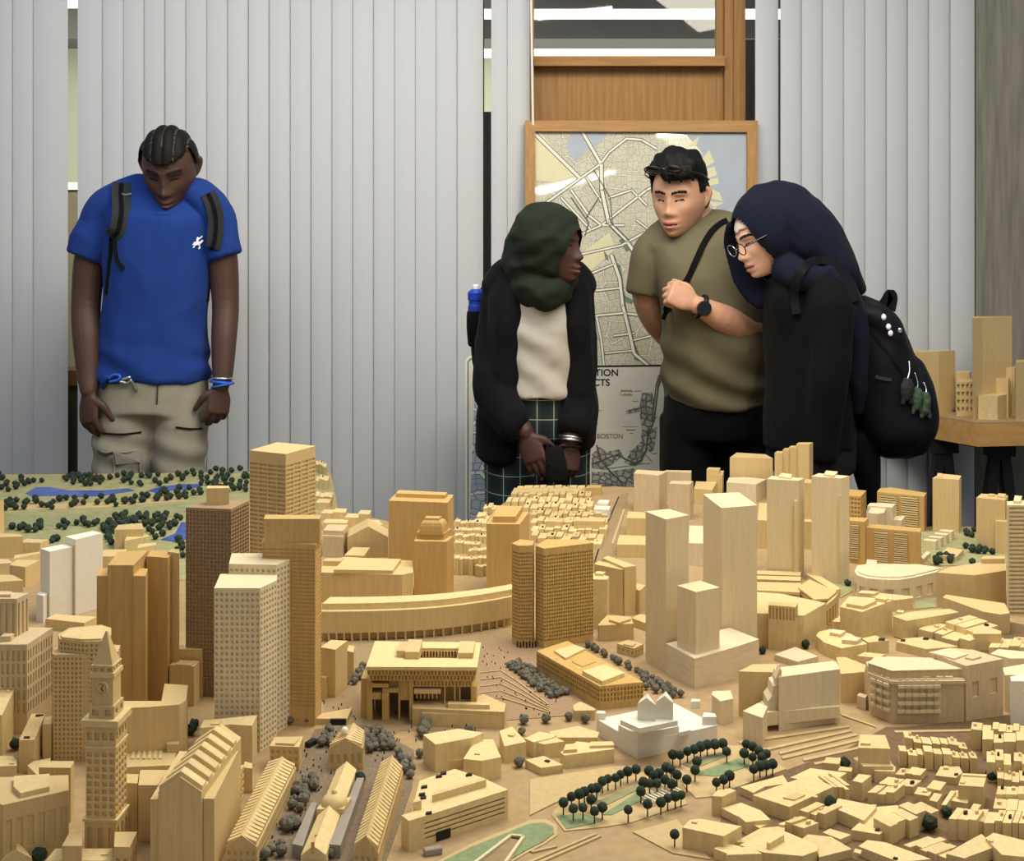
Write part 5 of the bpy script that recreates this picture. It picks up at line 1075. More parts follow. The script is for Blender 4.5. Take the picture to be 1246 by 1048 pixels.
for x, y, lb in ((330, 578, 'single grey-green tree on the street corner by the parking garage'), (782, 478, 'grey-green tree behind the tall wedge block'), (548, 470, 'grey-green tree behind the long U-shaped arm'), (890, 425, 'grey tree on the plaza edge'), (792, 430, 'grey tree by the plaza steps'), (990, 415, 'grey tree near the plaza kiosk'), (1065, 425, 'grey tree before the plaza kiosk'), (770, 620, 'flat bushy tree in the yard behind the square block')):
    tree(onz(*pp('F', x, y+12), TZ), lb, None, 'leafgrey', 1.15)
for c, x, y, lb, s in (('L', 458, 268, 'round dark tree among houses near the highway', 1.3), ('L', 398, 440, 'dark tree in a courtyard of the dense quarter', 1.1), ('L', 835, 540, 'dark street tree beside the five-house row', 1.1), ('L', 1102, 320, 'dark street tree at the picture edge cluster', 1.0), ('L', 908, 480, 'dark tree in the alley by the bottom terrace', .8), ('J', 270, 225, 'dark tree beside the swept podium', .9), ('J', 430, 205, 'dark tree before the fan-shaped hall', 1.0), ('J', 468, 170, 'dark tree beside the fan-shaped hall wing', .8), ('I', 150, 725, 'dark tree beside the second chamfered twin', .9), ('B', 72, 508, 'dark tree beside the narrow grey-tan slab', 1.2), ('B', 905, 440, 'dark tree in the lane behind the curved-roof building', 1.2), ('B', 920, 410, 'second dark tree in the lane behind the curved-roof building', 1.1), ('D', 850, 672, 'grey tree beside the glass canopy', 1.0), ('B', 185, 1045, 'dark tree by the small gabled house', 1.2), ('I', 872, 598, 'dark tree by the folded wall block', .8)):
    tree(onz(*pp(c, x, y+8), TZ), lb, None, 'leaf', s)
scatter('I', [(640, 590), (700, 570), (770, 580), (770, 600), (700, 620), (650, 610)], 8, 'dark tree in the clump before the lone hut', 'trees before the hut', 'leaf', .95)
scatter('I', [(835, 430), (885, 415), (890, 455), (840, 465)], 4, 'dark tree in the group behind the lone hut', 'trees behind the hut', 'leaf', .95)
scatter('I', [(820, 510), (1000, 530), (1000, 555), (860, 545)], 8, 'dark tree in the line beside the edge tower', 'trees by the edge tower', 'leaf', .95)
# ball trees of the front gardens, crown and trunk apart
G1 = [(100, 783), (138, 755), (175, 742), (200, 730), (235, 715), (258, 712), (285, 680), (312, 668), (348, 663), (372, 647), (405, 632), (445, 622), (147, 812), (193, 808), (248, 825), (285, 806), (408, 818), (500, 790), (563, 782), (596, 762), (632, 752), (660, 747), (508, 630), (530, 650), (555, 642), (480, 685), (510, 690), (545, 690), (583, 672), (615, 692), (590, 612), (613, 622), (640, 648), (687, 672), (468, 728), (232, 768)]
G2 = [(726, 625), (735, 583), (620, 550), (655, 553), (690, 535), (722, 525), (752, 512), (784, 502), (820, 500), (858, 496), (877, 535), (970, 500), (1000, 512), (1030, 533), (1065, 547), (960, 543), (1000, 562), (1043, 563), (1005, 620), (1035, 605), (1065, 600), (1095, 595), (828, 685), (862, 672), (890, 652)]
bmc = [crown_mesh(.0082, k, 3, .10) for k in range(3)]; crowns = []
for b_ in bmc:
    me = bpy.data.meshes.new('crown'); 
    for f in b_.faces: f.smooth = True
    b_.to_mesh(me); b_.free(); me.materials.append(M['leaf']); crowns.append(me)
bm = bmesh.new(); bmesh.ops.create_cone(bm, cap_ends=True, segments=8, radius1=.0011, radius2=.0008, depth=.016, matrix=Matrix.Translation((0, 0, .008))); trunk = bpy.data.meshes.new('trunk'); bm.to_mesh(trunk); bm.free(); trunk.materials.append(M['twig'])
for lst, lb, gr in ((G1, 'round dark green ball tree in the nearer front garden', 'nearer garden trees'), (G2, 'round dark green ball tree in the garden by the white plastic building', 'farther garden trees'), ([(629, 937)], 'lone round tree beside the free-standing block', None)):
    for x, y in lst:
        p = onz(*pp('K', x, y+46), TZ+.001)
        r_ = bpy.data.objects.new('model_tree', None); COL.objects.link(r_); r_.location = p; tag(r_, lb, 'model tree', gr)
        c_ = bpy.data.objects.new('crown', rng.choice(crowns)); COL.objects.link(c_); c_.parent = r_; c_.location = (0, 0, .0175); s = rng.uniform(.88, 1.08)*p.y/2.05*.92; c_.scale = (s, s, s); c_.rotation_euler = (0, 0, rng.uniform(0, 6))
        t_ = bpy.data.objects.new('trunk', trunk); COL.objects.link(t_); t_.parent = r_
# pergola slats in the nearer garden
bm = bmesh.new(); bmp = bmesh.new()
pa, pb2, pc = onz(*pp('K', 470, 770), TZ), onz(*pp('K', 610, 715), TZ), onz(*pp('K', 510, 790), TZ)
pg_ = bpy.data.objects.new('model_pergola', None); COL.objects.link(pg_); pg_.location = pa; tag(pg_, 'white slatted pergola in the nearer front garden', 'model pergola')
bm.free(); bmp.free()
for i in range(10):
    a = pa.lerp(pb2, i/9); b = a+(pc-pa)*1.3; bm = bmesh.new(); bar_bm(bm, (a.x, a.y, TZ+.008), (b.x, b.y, TZ+.008), .0025, .0015)
    bar_bm(bm, (b.x, b.y, TZ), (b.x, b.y, TZ+.008), .0015); bar_bm(bm, (a.x, a.y, TZ), (a.x, a.y, TZ+.008), .0015)
    finish('slat', bm, M['white'], pg_, origin=a)
# specks: tiny figures and cars on the streets
bm = bmesh.new()
for c, poly, n in (('D', [(500, 560), (720, 430), (1000, 530), (940, 640), (760, 620), (560, 900), (420, 1040), (400, 1000)], 90), ('D', [(660, 280), (760, 280), (860, 330), (870, 400), (520, 405)], 25), ('F', [(600, 100), (700, 100), (1000, 350), (900, 420), (620, 330)], 60), ('F', [(40, 480), (330, 450), (700, 455), (280, 640), (200, 600)], 30)):
    xs = [p[0] for p in poly]; ys = [p[1] for p in poly]; k = 0
    while k < n:
        x, y = rng.uniform(min(xs), max(xs)), rng.uniform(min(ys), max(ys))
        if inside((x, y), poly):
            p = onz(*pp(c, x, y), TZ); k += 1; h = rng.uniform(.003, .005); box_bm(bm, (p.x-.0008, p.y-.0008, TZ), (p.x+.0008, p.y+.0008, TZ+h))
o = finish('model_figures', bm, M['speck'], None, origin=(0, 2, TZ)); tag(o, 'scattered pin-size dark figures on the model streets', 'model figures', kind='stuff')
for c, x, y, s, lb in (('F', 388, 1018, 1.0, 'grey model bus beside the parking garage'), ('D', 620, 500, .9, 'dark model bus on the street beside the civic hall')):
    p = onz(*pp(c, x, y), TZ); bm = bmesh.new(); v = box_bm(bm, (-.012*s, -.005, 0), (.012*s, .005, .009)); bmesh.ops.bevel(bm, geom=list(bm.edges), offset=.001, segments=1, affect='EDGES')
    bmesh.ops.transform(bm, matrix=Matrix.Translation(p) @ Matrix.Rotation(R(20 if c == 'F' else 60), 4, 'Z'), verts=bm.verts); tag(finish('model_bus', bm, M['speck'] if c == 'D' else M['glass_grey'], None, origin=p), lb, 'model bus')
# ------------------------------------------------------------------ framed map, posters
CROPS.update({'R': (640, 140, .3053), 'Q': (720, 440, .1527), 'S': (560, 420, .2098), 'T': (1080, 360, .2673)})
class Plane:
    """leaning plane through two pixel rows at two distances"""
    def __init__(s, py0, D0, py1, D1):
        z0, z1 = Zp(py0, D0), Zp(py1, D1); s.k = (D1-D0)/(z1-z0); s.D0 = D0; s.z0 = z0
        s.n = Vector((0, -1, s.k)).normalized()
    def __call__(s, px, py, off=0):
        D = (s.D0+s.k*(EYE-s.z0))/(1+s.k*(py-HY)/F); return at(px, py, D)+s.n*off
def sheet(name, pl, pts, off, th, mat, parent):
    bm = bmesh.new(); a = nvb(bm, [pl(x, y, off) for x, y in pts]); b = nvb(bm, [pl(x, y, off-th) for x, y in pts])
    bm.faces.new(a); bm.faces.new(b[::-1]); n = len(a)
    for i in range(n): bm.faces.new((a[i], a[(i+1)%n], b[(i+1)%n], b[i]))
    c = sum((v.co for v in a), Vector())/n
    return finish(name, bm, mat, parent, origin=c)
def ribbons(name, pl, c, lines, off, mat, parent):
    """flat inked lines on a sheet: every entry is (width in crop pixels, points)"""
    bm = bmesh.new(); s = CROPS[c][2]
    for wd, pts in lines:
        P_ = [Vector(pp(c, *p)) for p in pts]
        for a, b in zip(P_[:-1], P_[1:]):
            d = (b-a); L = d.length
            if L < 1e-6: continue
            d /= L; n = Vector((-d.y, d.x))*wd*s/2; a2 = a-d*wd*s*.25; b2 = b+d*wd*s*.25
            bm.faces.new(nvb(bm, [pl(q.x, q.y, off) for q in (a2-n, b2-n, b2+n, a2+n)]))
    me = bpy.data.meshes.new(name); cc = pl(*pp(c, *lines[0][1][0]), off)
    bmesh.ops.recalc_face_normals(bm, faces=bm.faces); bmesh.ops.translate(bm, verts=bm.verts, vec=-cc); bm.to_mesh(me); bm.free()
    o = link(name, me, None, [M[mat]]); o.location = cc; o.parent = parent; o.matrix_parent_inverse = Matrix.Translation(-world_loc(parent)); return o
def street_map(name, paper, block_, line, scale, mix=.5, wid=.05, rough=.5, coat=0):
    """map paper: irregular street grid on tinted blocks"""
    m, t, p = nodes(name); N = t.nodes.new; lk = t.links.new
    tc = N('ShaderNodeTexCoord'); mp = N('ShaderNodeMapping'); mp.inputs['Rotation'].default_value = (R(90), 0, 0)
    nz = N('ShaderNodeTexNoise'); nz.inputs['Scale'].default_value = 3; nz.inputs['Detail'].default_value = 2
    ad = N('ShaderNodeMixRGB'); ad.blend_type = 'LINEAR_LIGHT'; ad.inputs[0].default_value = .06
    lk(tc.outputs['Object'], mp.inputs[0]); lk(mp.outputs[0], nz.inputs['Vector']); lk(mp.outputs[0], ad.inputs[1]); lk(nz.outputs['Color'], ad.inputs[2])
    col = None
    for k, sc_ in enumerate((scale, scale*2.4)):
        vo = N('ShaderNodeTexVoronoi'); vo.voronoi_dimensions = '2D'; vo.feature = 'DISTANCE_TO_EDGE'; vo.inputs['Scale'].default_value = sc_; vo.inputs['Randomness'].default_value = .72
        vc = N('ShaderNodeTexVoronoi'); vc.voronoi_dimensions = '2D'; vc.inputs['Scale'].default_value = sc_; vc.inputs['Randomness'].default_value = .72
        lk(ad.outputs[0], vo.inputs['Vector']); lk(ad.outputs[0], vc.inputs['Vector'])
        lt = N('ShaderNodeMath'); lt.operation = 'LESS_THAN'; lt.inputs[1].default_value = wid*(1 if k == 0 else .7); lk(vo.outputs['Distance'], lt.inputs[0])
        if col is None:
            bl = N('ShaderNodeMixRGB'); bl.inputs[1].default_value = srgb(block_); bl.inputs[2].default_value = srgb(paper)
            sp = N('ShaderNodeSeparateColor'); lk(vc.outputs['Color'], sp.inputs[0]); lk(sp.outputs[0], bl.inputs[0])
            col = bl.outputs[0]; c2 = line
        else: c2 = tuple(v*.82 for v in block_)
        mx_ = N('ShaderNodeMixRGB'); lk(lt.outputs[0], mx_.inputs[0]); lk(col, mx_.inputs[1]); mx_.inputs[2].default_value = srgb(c2); col = mx_.outputs[0]
        if k == 0:
            lt2 = N('ShaderNodeMath'); lt2.operation = 'COMPARE'; lt2.inputs[1].default_value = wid*1.25; lt2.inputs[2].default_value = wid*.25; lk(vo.outputs['Distance'], lt2.inputs[0])
            mk = N('ShaderNodeMixRGB'); lk(lt2.outputs[0], mk.inputs[0]); lk(col, mk.inputs[1]); mk.inputs[2].default_value = srgb(tuple(v*.66 for v in block_)); col = mk.outputs[0]
    lk(col, p.inputs['Base Color']); p.inputs['Roughness'].default_value = rough
    p.inputs['Coat Weight'].default_value = coat; p.inputs['Coat Roughness'].default_value = .03
    return m
M['mappaper'] = street_map('city_map_paper', (206, 200, 176), (190, 184, 158), (214, 210, 192), 17, wid=.045, coat=1)
M['bluemap'] = street_map('blue_block_map_paper', (206, 208, 206), (150, 166, 182), (214, 214, 210), 16, wid=.09)
M['greymap'] = street_map('grey_coast_map', (206, 202, 190), (150, 148, 140), (100, 98, 94), 44, wid=.09)
M['mapwater'] = plain('map_water_ink', (168, 176, 186), .4, vary=.05, scale=14)
M['mapwhite'] = plain('map_white_ink', (230, 226, 208), .4, vary=.02)
M['mapcream'] = plain('map_cream_ink', (218, 210, 170), .4, vary=.03, scale=40)
M['mapgreen'] = plain('map_green_ink', (108, 128, 108), .4, vary=.3, scale=80)
M['mapdark'] = plain('map_dark_ink', (92, 92, 84), .4, vary=.2, scale=80)
pl = Plane(445, 4.86, 148, 4.98)
fm = bpy.data.objects.new('framed_map', None); COL.objects.link(fm); fm.location = pl(780, 470)
tag(fm, 'large oak-framed city map leaning on the wall between green headscarf and olive shirt', 'framed map')
sheet('backing', pl, [(642, 150), (918, 150), (918, 470), (642, 470)], 0, .02, M['oakside'], fm)
sheet('map_sheet', pl, [(650, 161), (908, 161), (908, 470), (650, 470)], .004, .003, M['mappaper'], fm)
sheet('frame_bar', pl, [(639, 148), (921, 148), (908, 162), (651, 161)], .022, .03, M['oakh'], fm)
sheet('frame_bar', pl, [(639, 148), (651, 161), (651, 470), (639, 470)], .022, .03, M['oak'], fm)
sheet('frame_bar', pl, [(921, 148), (921, 470), (908, 470), (908, 162)], .022, .03, M['oak'], fm)
def patch(name, c, pts, off, mat, parent=fm, pl_=None):
    return sheet(name, pl_ or pl, [pp(c, *p) for p in pts], off, .0003, M[mat], parent)
patch('map_harbour', 'R', [(520, 70), (640, 80), (700, 150), (690, 250), (740, 380), (760, 470), (875, 500), (876, 72)], .0046, 'mapwater')
patch('map_basin', 'R', [(175, 75), (230, 70), (255, 130), (190, 185), (160, 130)], .0046, 'mapwater')
patch('map_basin', 'R', [(235, 70), (325, 72), (300, 110), (262, 135)], .0046, 'mapwater')
for p in ([(690, 190), (730, 140), (750, 190), (700, 215)], [(700, 225), (750, 205), (762, 240), (705, 262)], [(705, 262), (765, 250), (768, 275), (715, 285)], [(715, 285), (770, 310), (785, 345), (725, 330)], [(725, 345), (790, 350), (750, 370)], [(640, 130), (660, 110), (690, 85), (680, 120)], [(730, 380), (760, 360), (755, 390)]):
    patch('map_pier', 'R', p, .005, 'mapcream')
patch('map_common', 'R', [(35, 70), (60, 75), (200, 240), (120, 270), (40, 260)], .0046, 'mapcream')
patch('map_block', 'R', [(210, 560), (330, 470), (360, 530), (240, 640)], .0046, 'mapcream')
for p in ([(370, 500), (395, 485), (430, 530), (400, 545)], [(410, 535), (440, 520), (455, 565), (430, 570)], [(420, 900), (440, 920), (460, 985), (430, 975)], [(385, 715), (430, 740), (420, 755), (388, 740)], [(310, 540), (325, 560), (330, 580), (315, 575)], [(355, 590), (375, 600), (385, 650), (372, 655)]):
    patch('map_green', 'R', p, .005, 'mapgreen')
main = [(300, 200), (302, 300), (330, 430), (400, 500), (455, 580)]
spine = [(340, 560), (372, 650), (385, 760), (405, 840), (430, 950), (490, 1000)]
roads = [(11, [(225, 70), (298, 195)]), (13, main), (11, spine), (12, [(35, 75), (215, 252)]), (8, [(60, 365), (298, 195), (330, 150), (400, 95), (460, 100), (520, 135)]), (7, [(190, 490), (300, 440), (390, 440)]), (8, [(180, 300), (250, 400), (300, 440)]), (7, [(240, 250), (300, 345)]), (7, [(100, 350), (230, 480)]), (7, [(140, 330), (260, 460)]), (8, [(300, 440), (480, 300), (560, 260)]), (7, [(200, 560), (380, 520), (470, 470)]), (8, [(385, 790), (280, 800), (300, 900), (310, 1000)]), (8, [(390, 790), (470, 800), (545, 760)]), (7, [(420, 900), (500, 880), (550, 840)]), (7, [(280, 700), (370, 690)]), (7, [(240, 640), (360, 590)]), (7, [(330, 330), (420, 300), (480, 360)]), (6, [(440, 420), (520, 480), (560, 460)]), (8, [(445, 560), (540, 480)]), (7, [(350, 880), (430, 870)]), (6, [(315, 950), (420, 940)])]
ribbons('map_road_edge', pl, 'R', [(w_+6, p) for w_, p in roads], .0052, 'mapdark', fm)
ribbons('map_road', pl, 'R', roads, .0056, 'mapwhite', fm)
ribbons('map_highway', pl, 'R', [(4, [(p[0]+8, p[1]) for p in main]), (4, [(p[0]-9, p[1]) for p in main[1:4]]), (4, [(p[0]+10, p[1]) for p in spine]), (5, [(240, 410), (290, 330)]), (5, [(180, 330), (250, 430), (235, 480)]), (4, [(270, 220), (335, 330), (345, 440)])], .006, 'mapdark', fm)
# lower white poster with the harbour map
pl2 = Plane(640, 4.70, 445, 4.78)
po = bpy.data.objects.new('poster', None); COL.objects.link(po); po.location = pl2(760, 700)
tag(po, 'white harbour poster with black heading standing below the framed map', 'poster')
sheet('board', pl2, [(690, 446), (830, 444), (830, 812), (690, 812)], 0, .006, M['paper'], po)
ribbons('poster_edge', pl2, 'P', [(2.2, [(690, 446.5), (830, 444.5)])], .001, 'ink', po)
def letters(body_, px, py, hpx, pl_, mat, parent, name='heading', ext=.0004):
    cu = bpy.data.curves.new(name, 'FONT'); cu.body = body_; cu.size = 1; cu.extrude = 0; cu.align_x = 'RIGHT'; cu.offset = .02
    o = bpy.data.objects.new('tmp', cu); COL.objects.link(o); dg = bpy.context.evaluated_depsgraph_get()
    me = bpy.data.meshes.new_from_object(o.evaluated_get(dg)); bpy.data.objects.remove(o); me.name = name
    s = hpx/.70; x1 = max(v.co.x for v in me.vertices); wv = []
    for v in me.vertices: wv.append(pl_(px+(v.co.x-x1)*s, py-v.co.y*s, .0012))
    c = sum(wv, Vector())/len(wv)
    for v, q_ in zip(me.vertices, wv): v.co = q_-c
    o = link(name, me, None, [M[mat]]); o.location = c; o.parent = parent; o.matrix_parent_inverse = Matrix.Translation(-world_loc(parent)); return o
letters('TION', 752, 457.5, 8.2, pl2, 'ink', po); letters('CTS', 742, 469.5, 8.2, pl2, 'ink', po)
letters('BOSTON', 758, 533.5, 5.6, pl2, 'greyink', po, 'map_name')
pq = lambda p, m_='greymap': patch('map_coast', 'Q', p, .0008, m_, po, pl2)
pq([(400, 250), (480, 245), (500, 300), (490, 480), (450, 600), (445, 700), (400, 800), (340, 840), (260, 800), (330, 700), (390, 640), (400, 540), (380, 400), (280, 420), (270, 390), (380, 360)])
pq([(0, 740), (60, 680), (120, 720), (220, 700), (250, 750), (180, 810), (90, 860), (0, 850)])
pq([(440, 560), (520, 520), (505, 660), (480, 740), (440, 700)])
pq([(0, 880), (120, 880), (330, 850), (420, 900), (420, 1060), (0, 1060)])
pq([(520, 120), (590, 60), (560, 150), (520, 210)])
ribbons('map_road', pl2, 'Q', [(12, [(590, 50), (530, 200), (495, 480), (445, 600), (435, 710), (390, 790), (340, 808), (270, 780), (215, 742), (150, 760), (60, 800), (0, 815)]), (10, [(560, 70), (515, 180), (480, 470)]), (13, [(40, 670), (75, 790), (150, 880), (225, 950), (275, 1050)]), (6, [(0, 960), (120, 975), (260, 1000)]), (5, [(400, 260), (420, 420), (470, 480), (520, 440)]), (5, [(280, 400), (340, 380), (400, 400)]), (5, [(420, 730), (480, 800)]), (4, [(300, 720), (420, 660)]), (4, [(80, 860), (300, 830), (430, 810)])], .0014, 'mapdark', po)
ribbons('small_print', pl2, 'Q', [(4, [(240, 235), (320, 235)]), (4, [(340, 235), (395, 235)]), (6, [(255, 260), (275, 260)]), (6, [(290, 260), (310, 260)]), (4, [(325, 315), (370, 315)]), (3, [(245, 520), (370, 518)]), (5, [(275, 545), (345, 545)]), (6, [(305, 572), (328, 572)]), (5, [(20, 495), (50, 498)]), (4, [(50, 390), (80, 390)]), (5, [(490, 735), (520, 730)]), (6, [(435, 820), (460, 808)]), (3, [(232, 230), (232, 268), (322, 268), (322, 230), (232, 230)])], .0014, 'greyink', po)
# board with the blue-grey block map
pl3 = Plane(640, 4.60, 433, 4.70)
bo = bpy.data.objects.new('map_board', None); COL.objects.link(bo); bo.location = pl3(630, 700)
tag(bo, 'grey-rimmed board with a blue block map half hidden by the plaid trousers', 'map board')
sheet('rim', pl3, [(566, 438), (571, 433), (686, 433), (686, 826), (566, 826)], 0, .012, M['whitetrim'], bo)
sheet('rim_line', pl3, [(568.5, 440), (572, 436), (684, 436), (684, 700), (568.5, 700)], .0012, .001, M['greyink'], bo)
sheet('map_sheet', pl3, [(570.5, 441), (573, 438), (682, 438), (682, 700), (570.5, 700)], .002, .001, M['paper'], bo)
patch('map_print', 'S', [(90, 130), (560, 130), (560, 1000), (55, 1000), (70, 600)], .0032, 'bluemap', bo, pl3)
sheet('board_clip', pl3, [(578, 435), (584, 435), (584, 439), (578, 439)], .006, .006, M['ink'], bo)

# ------------------------------------------------------------------ rear table with more model
RT = EYE-(pp('T', 0, 577)[1]-HY)*4.6/F
rt = bpy.data.objects.new('side_table', None); COL.objects.link(rt)
rp = [onz(*pp('T', x, y), RT) for x, y in ((-60, 512), (215, 546), (410, 577), (600, 573), (900, 570))]
rp += [Vector((rp[-1].x, 4.94, RT)), Vector((rp[0].x, 4.94, RT))]
rt.location = (rp[2].x, 4.8, 0); tag(rt, 'smaller birch display table on black trestles beside the concrete column', 'table')
bm = bmesh.new(); prism_bm(bm, rp, RT-.006, RT); finish('table_top', bm, M['ground'], rt, origin=(rp[2].x, 4.8, RT-.006))
bm = bmesh.new(); prism_bm(bm, rp, RT-.085, RT-.006); finish('apron', bm, M['oakside'], rt, origin=(rp[2].x, 4.8, RT-.085))
bm = bmesh.new(); prism_bm(bm, [p+Vector((0, .03, 0)) for p in rp[:5]]+[p-Vector((0, .03, 0)) for p in rp[5:]], RT-.092, RT-.085); finish('under_rail', bm, M['blackmetal'], rt, origin=(rp[2].x, 4.8, RT-.09))
def trestle(x0, x1, xa, D):
    t = bpy.data.objects.new('trestle', None); COL.objects.link(t); t.location = (X(xa, D), D, 0)
    for x, dd in ((x0, -.02), (x1, -.02), (x0+3, .10), (x1-3, .10)):
        bm = bmesh.new(); bar_bm(bm, (X(xa+(x-xa)*.12, D), D, RT-.10), (X(x, D), D+dd, 0), .035, .03); finish('leg', bm, M['blackmetal'], t, origin=(X(x, D), D+dd, 0))
    bm = bmesh.new(); bar_bm(bm, (X(xa-17, D), D, RT-.115), (X(xa+17, D), D, RT-.115), .05, .045); finish('top_bar', bm, M['blackmetal'], t, origin=(X(xa, D), D, RT-.115))
    bm = bmesh.new(); bar_bm(bm, (X(xa+(x0-xa)*.6, D), D-.01, RT*.45), (X(xa+(x1-xa)*.6, D), D-.01, RT*.45), .02, .02); finish('brace', bm, M['blackmetal'], t, origin=(X(xa, D), D, RT*.45))
    return t
tag(trestle(1118, 1176, 1147, 4.78), 'black trestle under the side table next to the navy backpack', 'trestle')
tag(trestle(1180, 1252, 1216, 4.72), 'black trestle under the side table before the concrete column', 'trestle')
def rb(label, mat, pts, base, win=None, kids=(), kind='model_building', cat='model building'): return bld(label, mat, 'T', pts, base, win, kids, kind, z0=RT, cat=cat)
rb('two-toned slab tower on the side table next to the navy backpack', 'tan', [(232, 254), (110, 258), (125, 247), (308, 248)], 536, None, (), T, TC)
rb('tallest plain tower on the side table, before the concrete column', 'tan', [(432, 99), (386, 103), (398, 94), (566, 92)], 558, None, (), T, TC)
o = rb('small open-framed block on the side table between the two towers', 'bass', [(415, 390), (312, 392), (318, 378), (422, 380)], 546, (.016, .03, .6, .6, .01, .003, .01), [('upper_box', [(375, 350), (310, 352), (315, 340), (380, 342)], 380)])
rb('curved pale block on the side table near its corner', 'bass', [(500, 458), (412, 456), (430, 428), (470, 418), (580, 412), (578, 440)], 566, None, [('roof_box', [(500, 432), (440, 440), (450, 425), (505, 420)], 442)])
rb('square block behind the curved pale block on the side table', 'tan', [(580, 330), (503, 326), (508, 318), (585, 320)], 550)
rb('low stepped block beside the curved pale block on the side table', 'tan', [(550, 380), (484, 376), (490, 370), (553, 372)], 556)
rb('block at the picture edge on the side table', 'tan', [(640, 300), (582, 304), (588, 292), (640, 290)], 565)
for i, (x, y) in enumerate(((250, 518), (300, 520), (320, 522), (342, 518), (225, 520))):
    o = bpy.data.objects.new('model_bush', protos['leafgrey'][i % 4]); COL.objects.link(o); o.location = onz(*pp('T', x, y+8), RT); o.scale = (1.1, 1.1, .8)
    tag(o, 'small olive bush in front of the slab tower on the side table', 'model bush', 'side table bushes')
# ------------------------------------------------------------------ people
from mathutils.bvhtree import BVHTree
CROPS.update({'P1': (60, 130, .4392), 'P2': (560, 230, .3819), 'P3': (740, 160, .4198), 'P4': (870, 210, .3911)})
def cr(P_, n=4):
    """Catmull-Rom resampling of tuples (x, y, z, rx, ry)"""
    out = []
    for i in range(len(P_)-1):
        p0, p1, p2, p3 = P_[max(i-1, 0)], P_[i], P_[i+1], P_[min(i+2, len(P_)-1)]
        for k in range(n):
            t = k/n; out.append(tuple(.5*(2*b+(c-a)*t+(2*a-5*b+4*c-d)*t*t+(3*b-a-3*c+d)*t**3) for a, b, c, d in zip(p0, p1, p2, p3)))
    out.append(tuple(P_[-1])); return out
class Blob:
    def __init__(s): s.bm = bmesh.new()
    def tube(s, pts, rad, fwd=(0, 1, 0), cap=1.0, n=18, sub=4, sq=2.0):
        """closed tube through pts; rad floats or (across, along fwd); cap 0 = flat ends"""
        P_ = [(*p, *(r if isinstance(r, (tuple, list)) else (r, r))) for p, r in zip(pts, rad)]
        P_ = cr(P_, sub) if len(P_) > 1 else P_
        C_ = [Vector(p[:3]) for p in P_]; rr = [(p[3], p[4]) for p in P_]
        T_ = [((C_[min(i+1, len(C_)-1)]-C_[max(i-1, 0)]).normalized()) for i in range(len(C_))]
        if cap:
            a, b = C_[0], C_[-1]; ra, rb_ = rr[0], rr[-1]
            for e, sg in (((.5, .87), (.87, .5), (.98, .16)), -1), (((.5, .87), (.87, .5), (.98, .16)), 1):
                for off, k in e:
                    if sg < 0: C_.insert(0, a-T_[0]*off*min(ra)*cap); T_.insert(0, T_[0]); rr.insert(0, (ra[0]*k, ra[1]*k))
                    else: C_.append(b+T_[-1]*off*min(rb_)*cap); T_.append(T_[-1]); rr.append((rb_[0]*k, rb_[1]*k))
        fw = Vector(fwd); prev = None; rings = []
        for c, t, (rx, ry) in zip(C_, T_, rr):
            sd = t.cross(fw)
            if sd.length < 1e-4: sd = t.cross(Vector((.3, .2, 1)))
            sd.normalize(); f = sd.cross(t).normalized()
            ring = []
            for i in range(n):
                a = 2*math.pi*i/n; ca, sa = math.cos(a), math.sin(a); e = 2/sq
                ring.append(s.bm.verts.new(c+sd*rx*math.copysign(abs(ca)**e, ca)+f*ry*math.copysign(abs(sa)**e, sa)))
            rings.append(ring)
        for a, b in zip(rings[:-1], rings[1:]):
            for i in range(n): s.bm.faces.new((a[i], a[(i+1)%n], b[(i+1)%n], b[i]))
        s.bm.faces.new(rings[0][::-1]); s.bm.faces.new(rings[-1]); return s
    def ball(s, c, rx, ry, rz, rot=None):
        m = Matrix.Translation(c) @ (rot.to_4x4() if rot else Matrix()) @ Matrix.Diagonal((rx, ry, rz, 1))
        bmesh.ops.create_uvsphere(s.bm, u_segments=28, v_segments=18, radius=1, matrix=m); return s
    def build(s, name, voxel, mats, smooth=2, fac=.5, fold=None, parent=None, pick=None, cut=None, origin=None):
        bmesh.ops.recalc_face_normals(s.bm, faces=s.bm.faces)
        me = bpy.data.meshes.new('tmp'); s.bm.to_mesh(me); s.bm.free()
        o = bpy.data.objects.new('tmp', me); COL.objects.link(o)
        rm = o.modifiers.new('r', 'REMESH'); rm.mode = 'VOXEL'; rm.voxel_size = voxel
        if smooth: sm = o.modifiers.new('s', 'SMOOTH'); sm.factor = fac; sm.iterations = smooth
        dg = bpy.context.evaluated_depsgraph_get(); m2 = bpy.data.meshes.new_from_object(o.evaluated_get(dg))
        bpy.data.objects.remove(o); bpy.data.meshes.remove(me)
        m2.name = name
        if fold:
            nr = [v.normal.copy() for v in m2.vertices]
            for v, n_ in zip(m2.vertices, nr): v.co += n_*fold(v.co)
        if cut:
            bm = bmesh.new(); bm.from_mesh(m2); bmesh.ops.delete(bm, geom=[v for v in bm.verts if cut(v.co)], context='VERTS'); bm.to_mesh(m2); bm.free()
        for p in m2.polygons: p.use_smooth = True
        for m in mats: m2.materials.append(m)
        if pick:
            for p in m2.polygons: p.material_index = pick(p.center)
        tree_ = BVHTree.FromPolygons([v.co.copy() for v in m2.vertices], [list(p.vertices) for p in m2.polygons])
        og = Vector(origin) if origin is not None else sum((Vector(v.co) for v in m2.vertices), Vector())/len(m2.vertices)
        m2.transform(Matrix.Translation(-og))
        ob = bpy.data.objects.new(name, m2); COL.objects.link(ob); ob.location = og
        if parent: ob.parent = parent; ob.matrix_parent_inverse = Matrix.Translation(-world_loc(parent))
        BV[ob.name] = tree_
        return ob
BV = {}
CAM = Vector((0, 0, EYE))
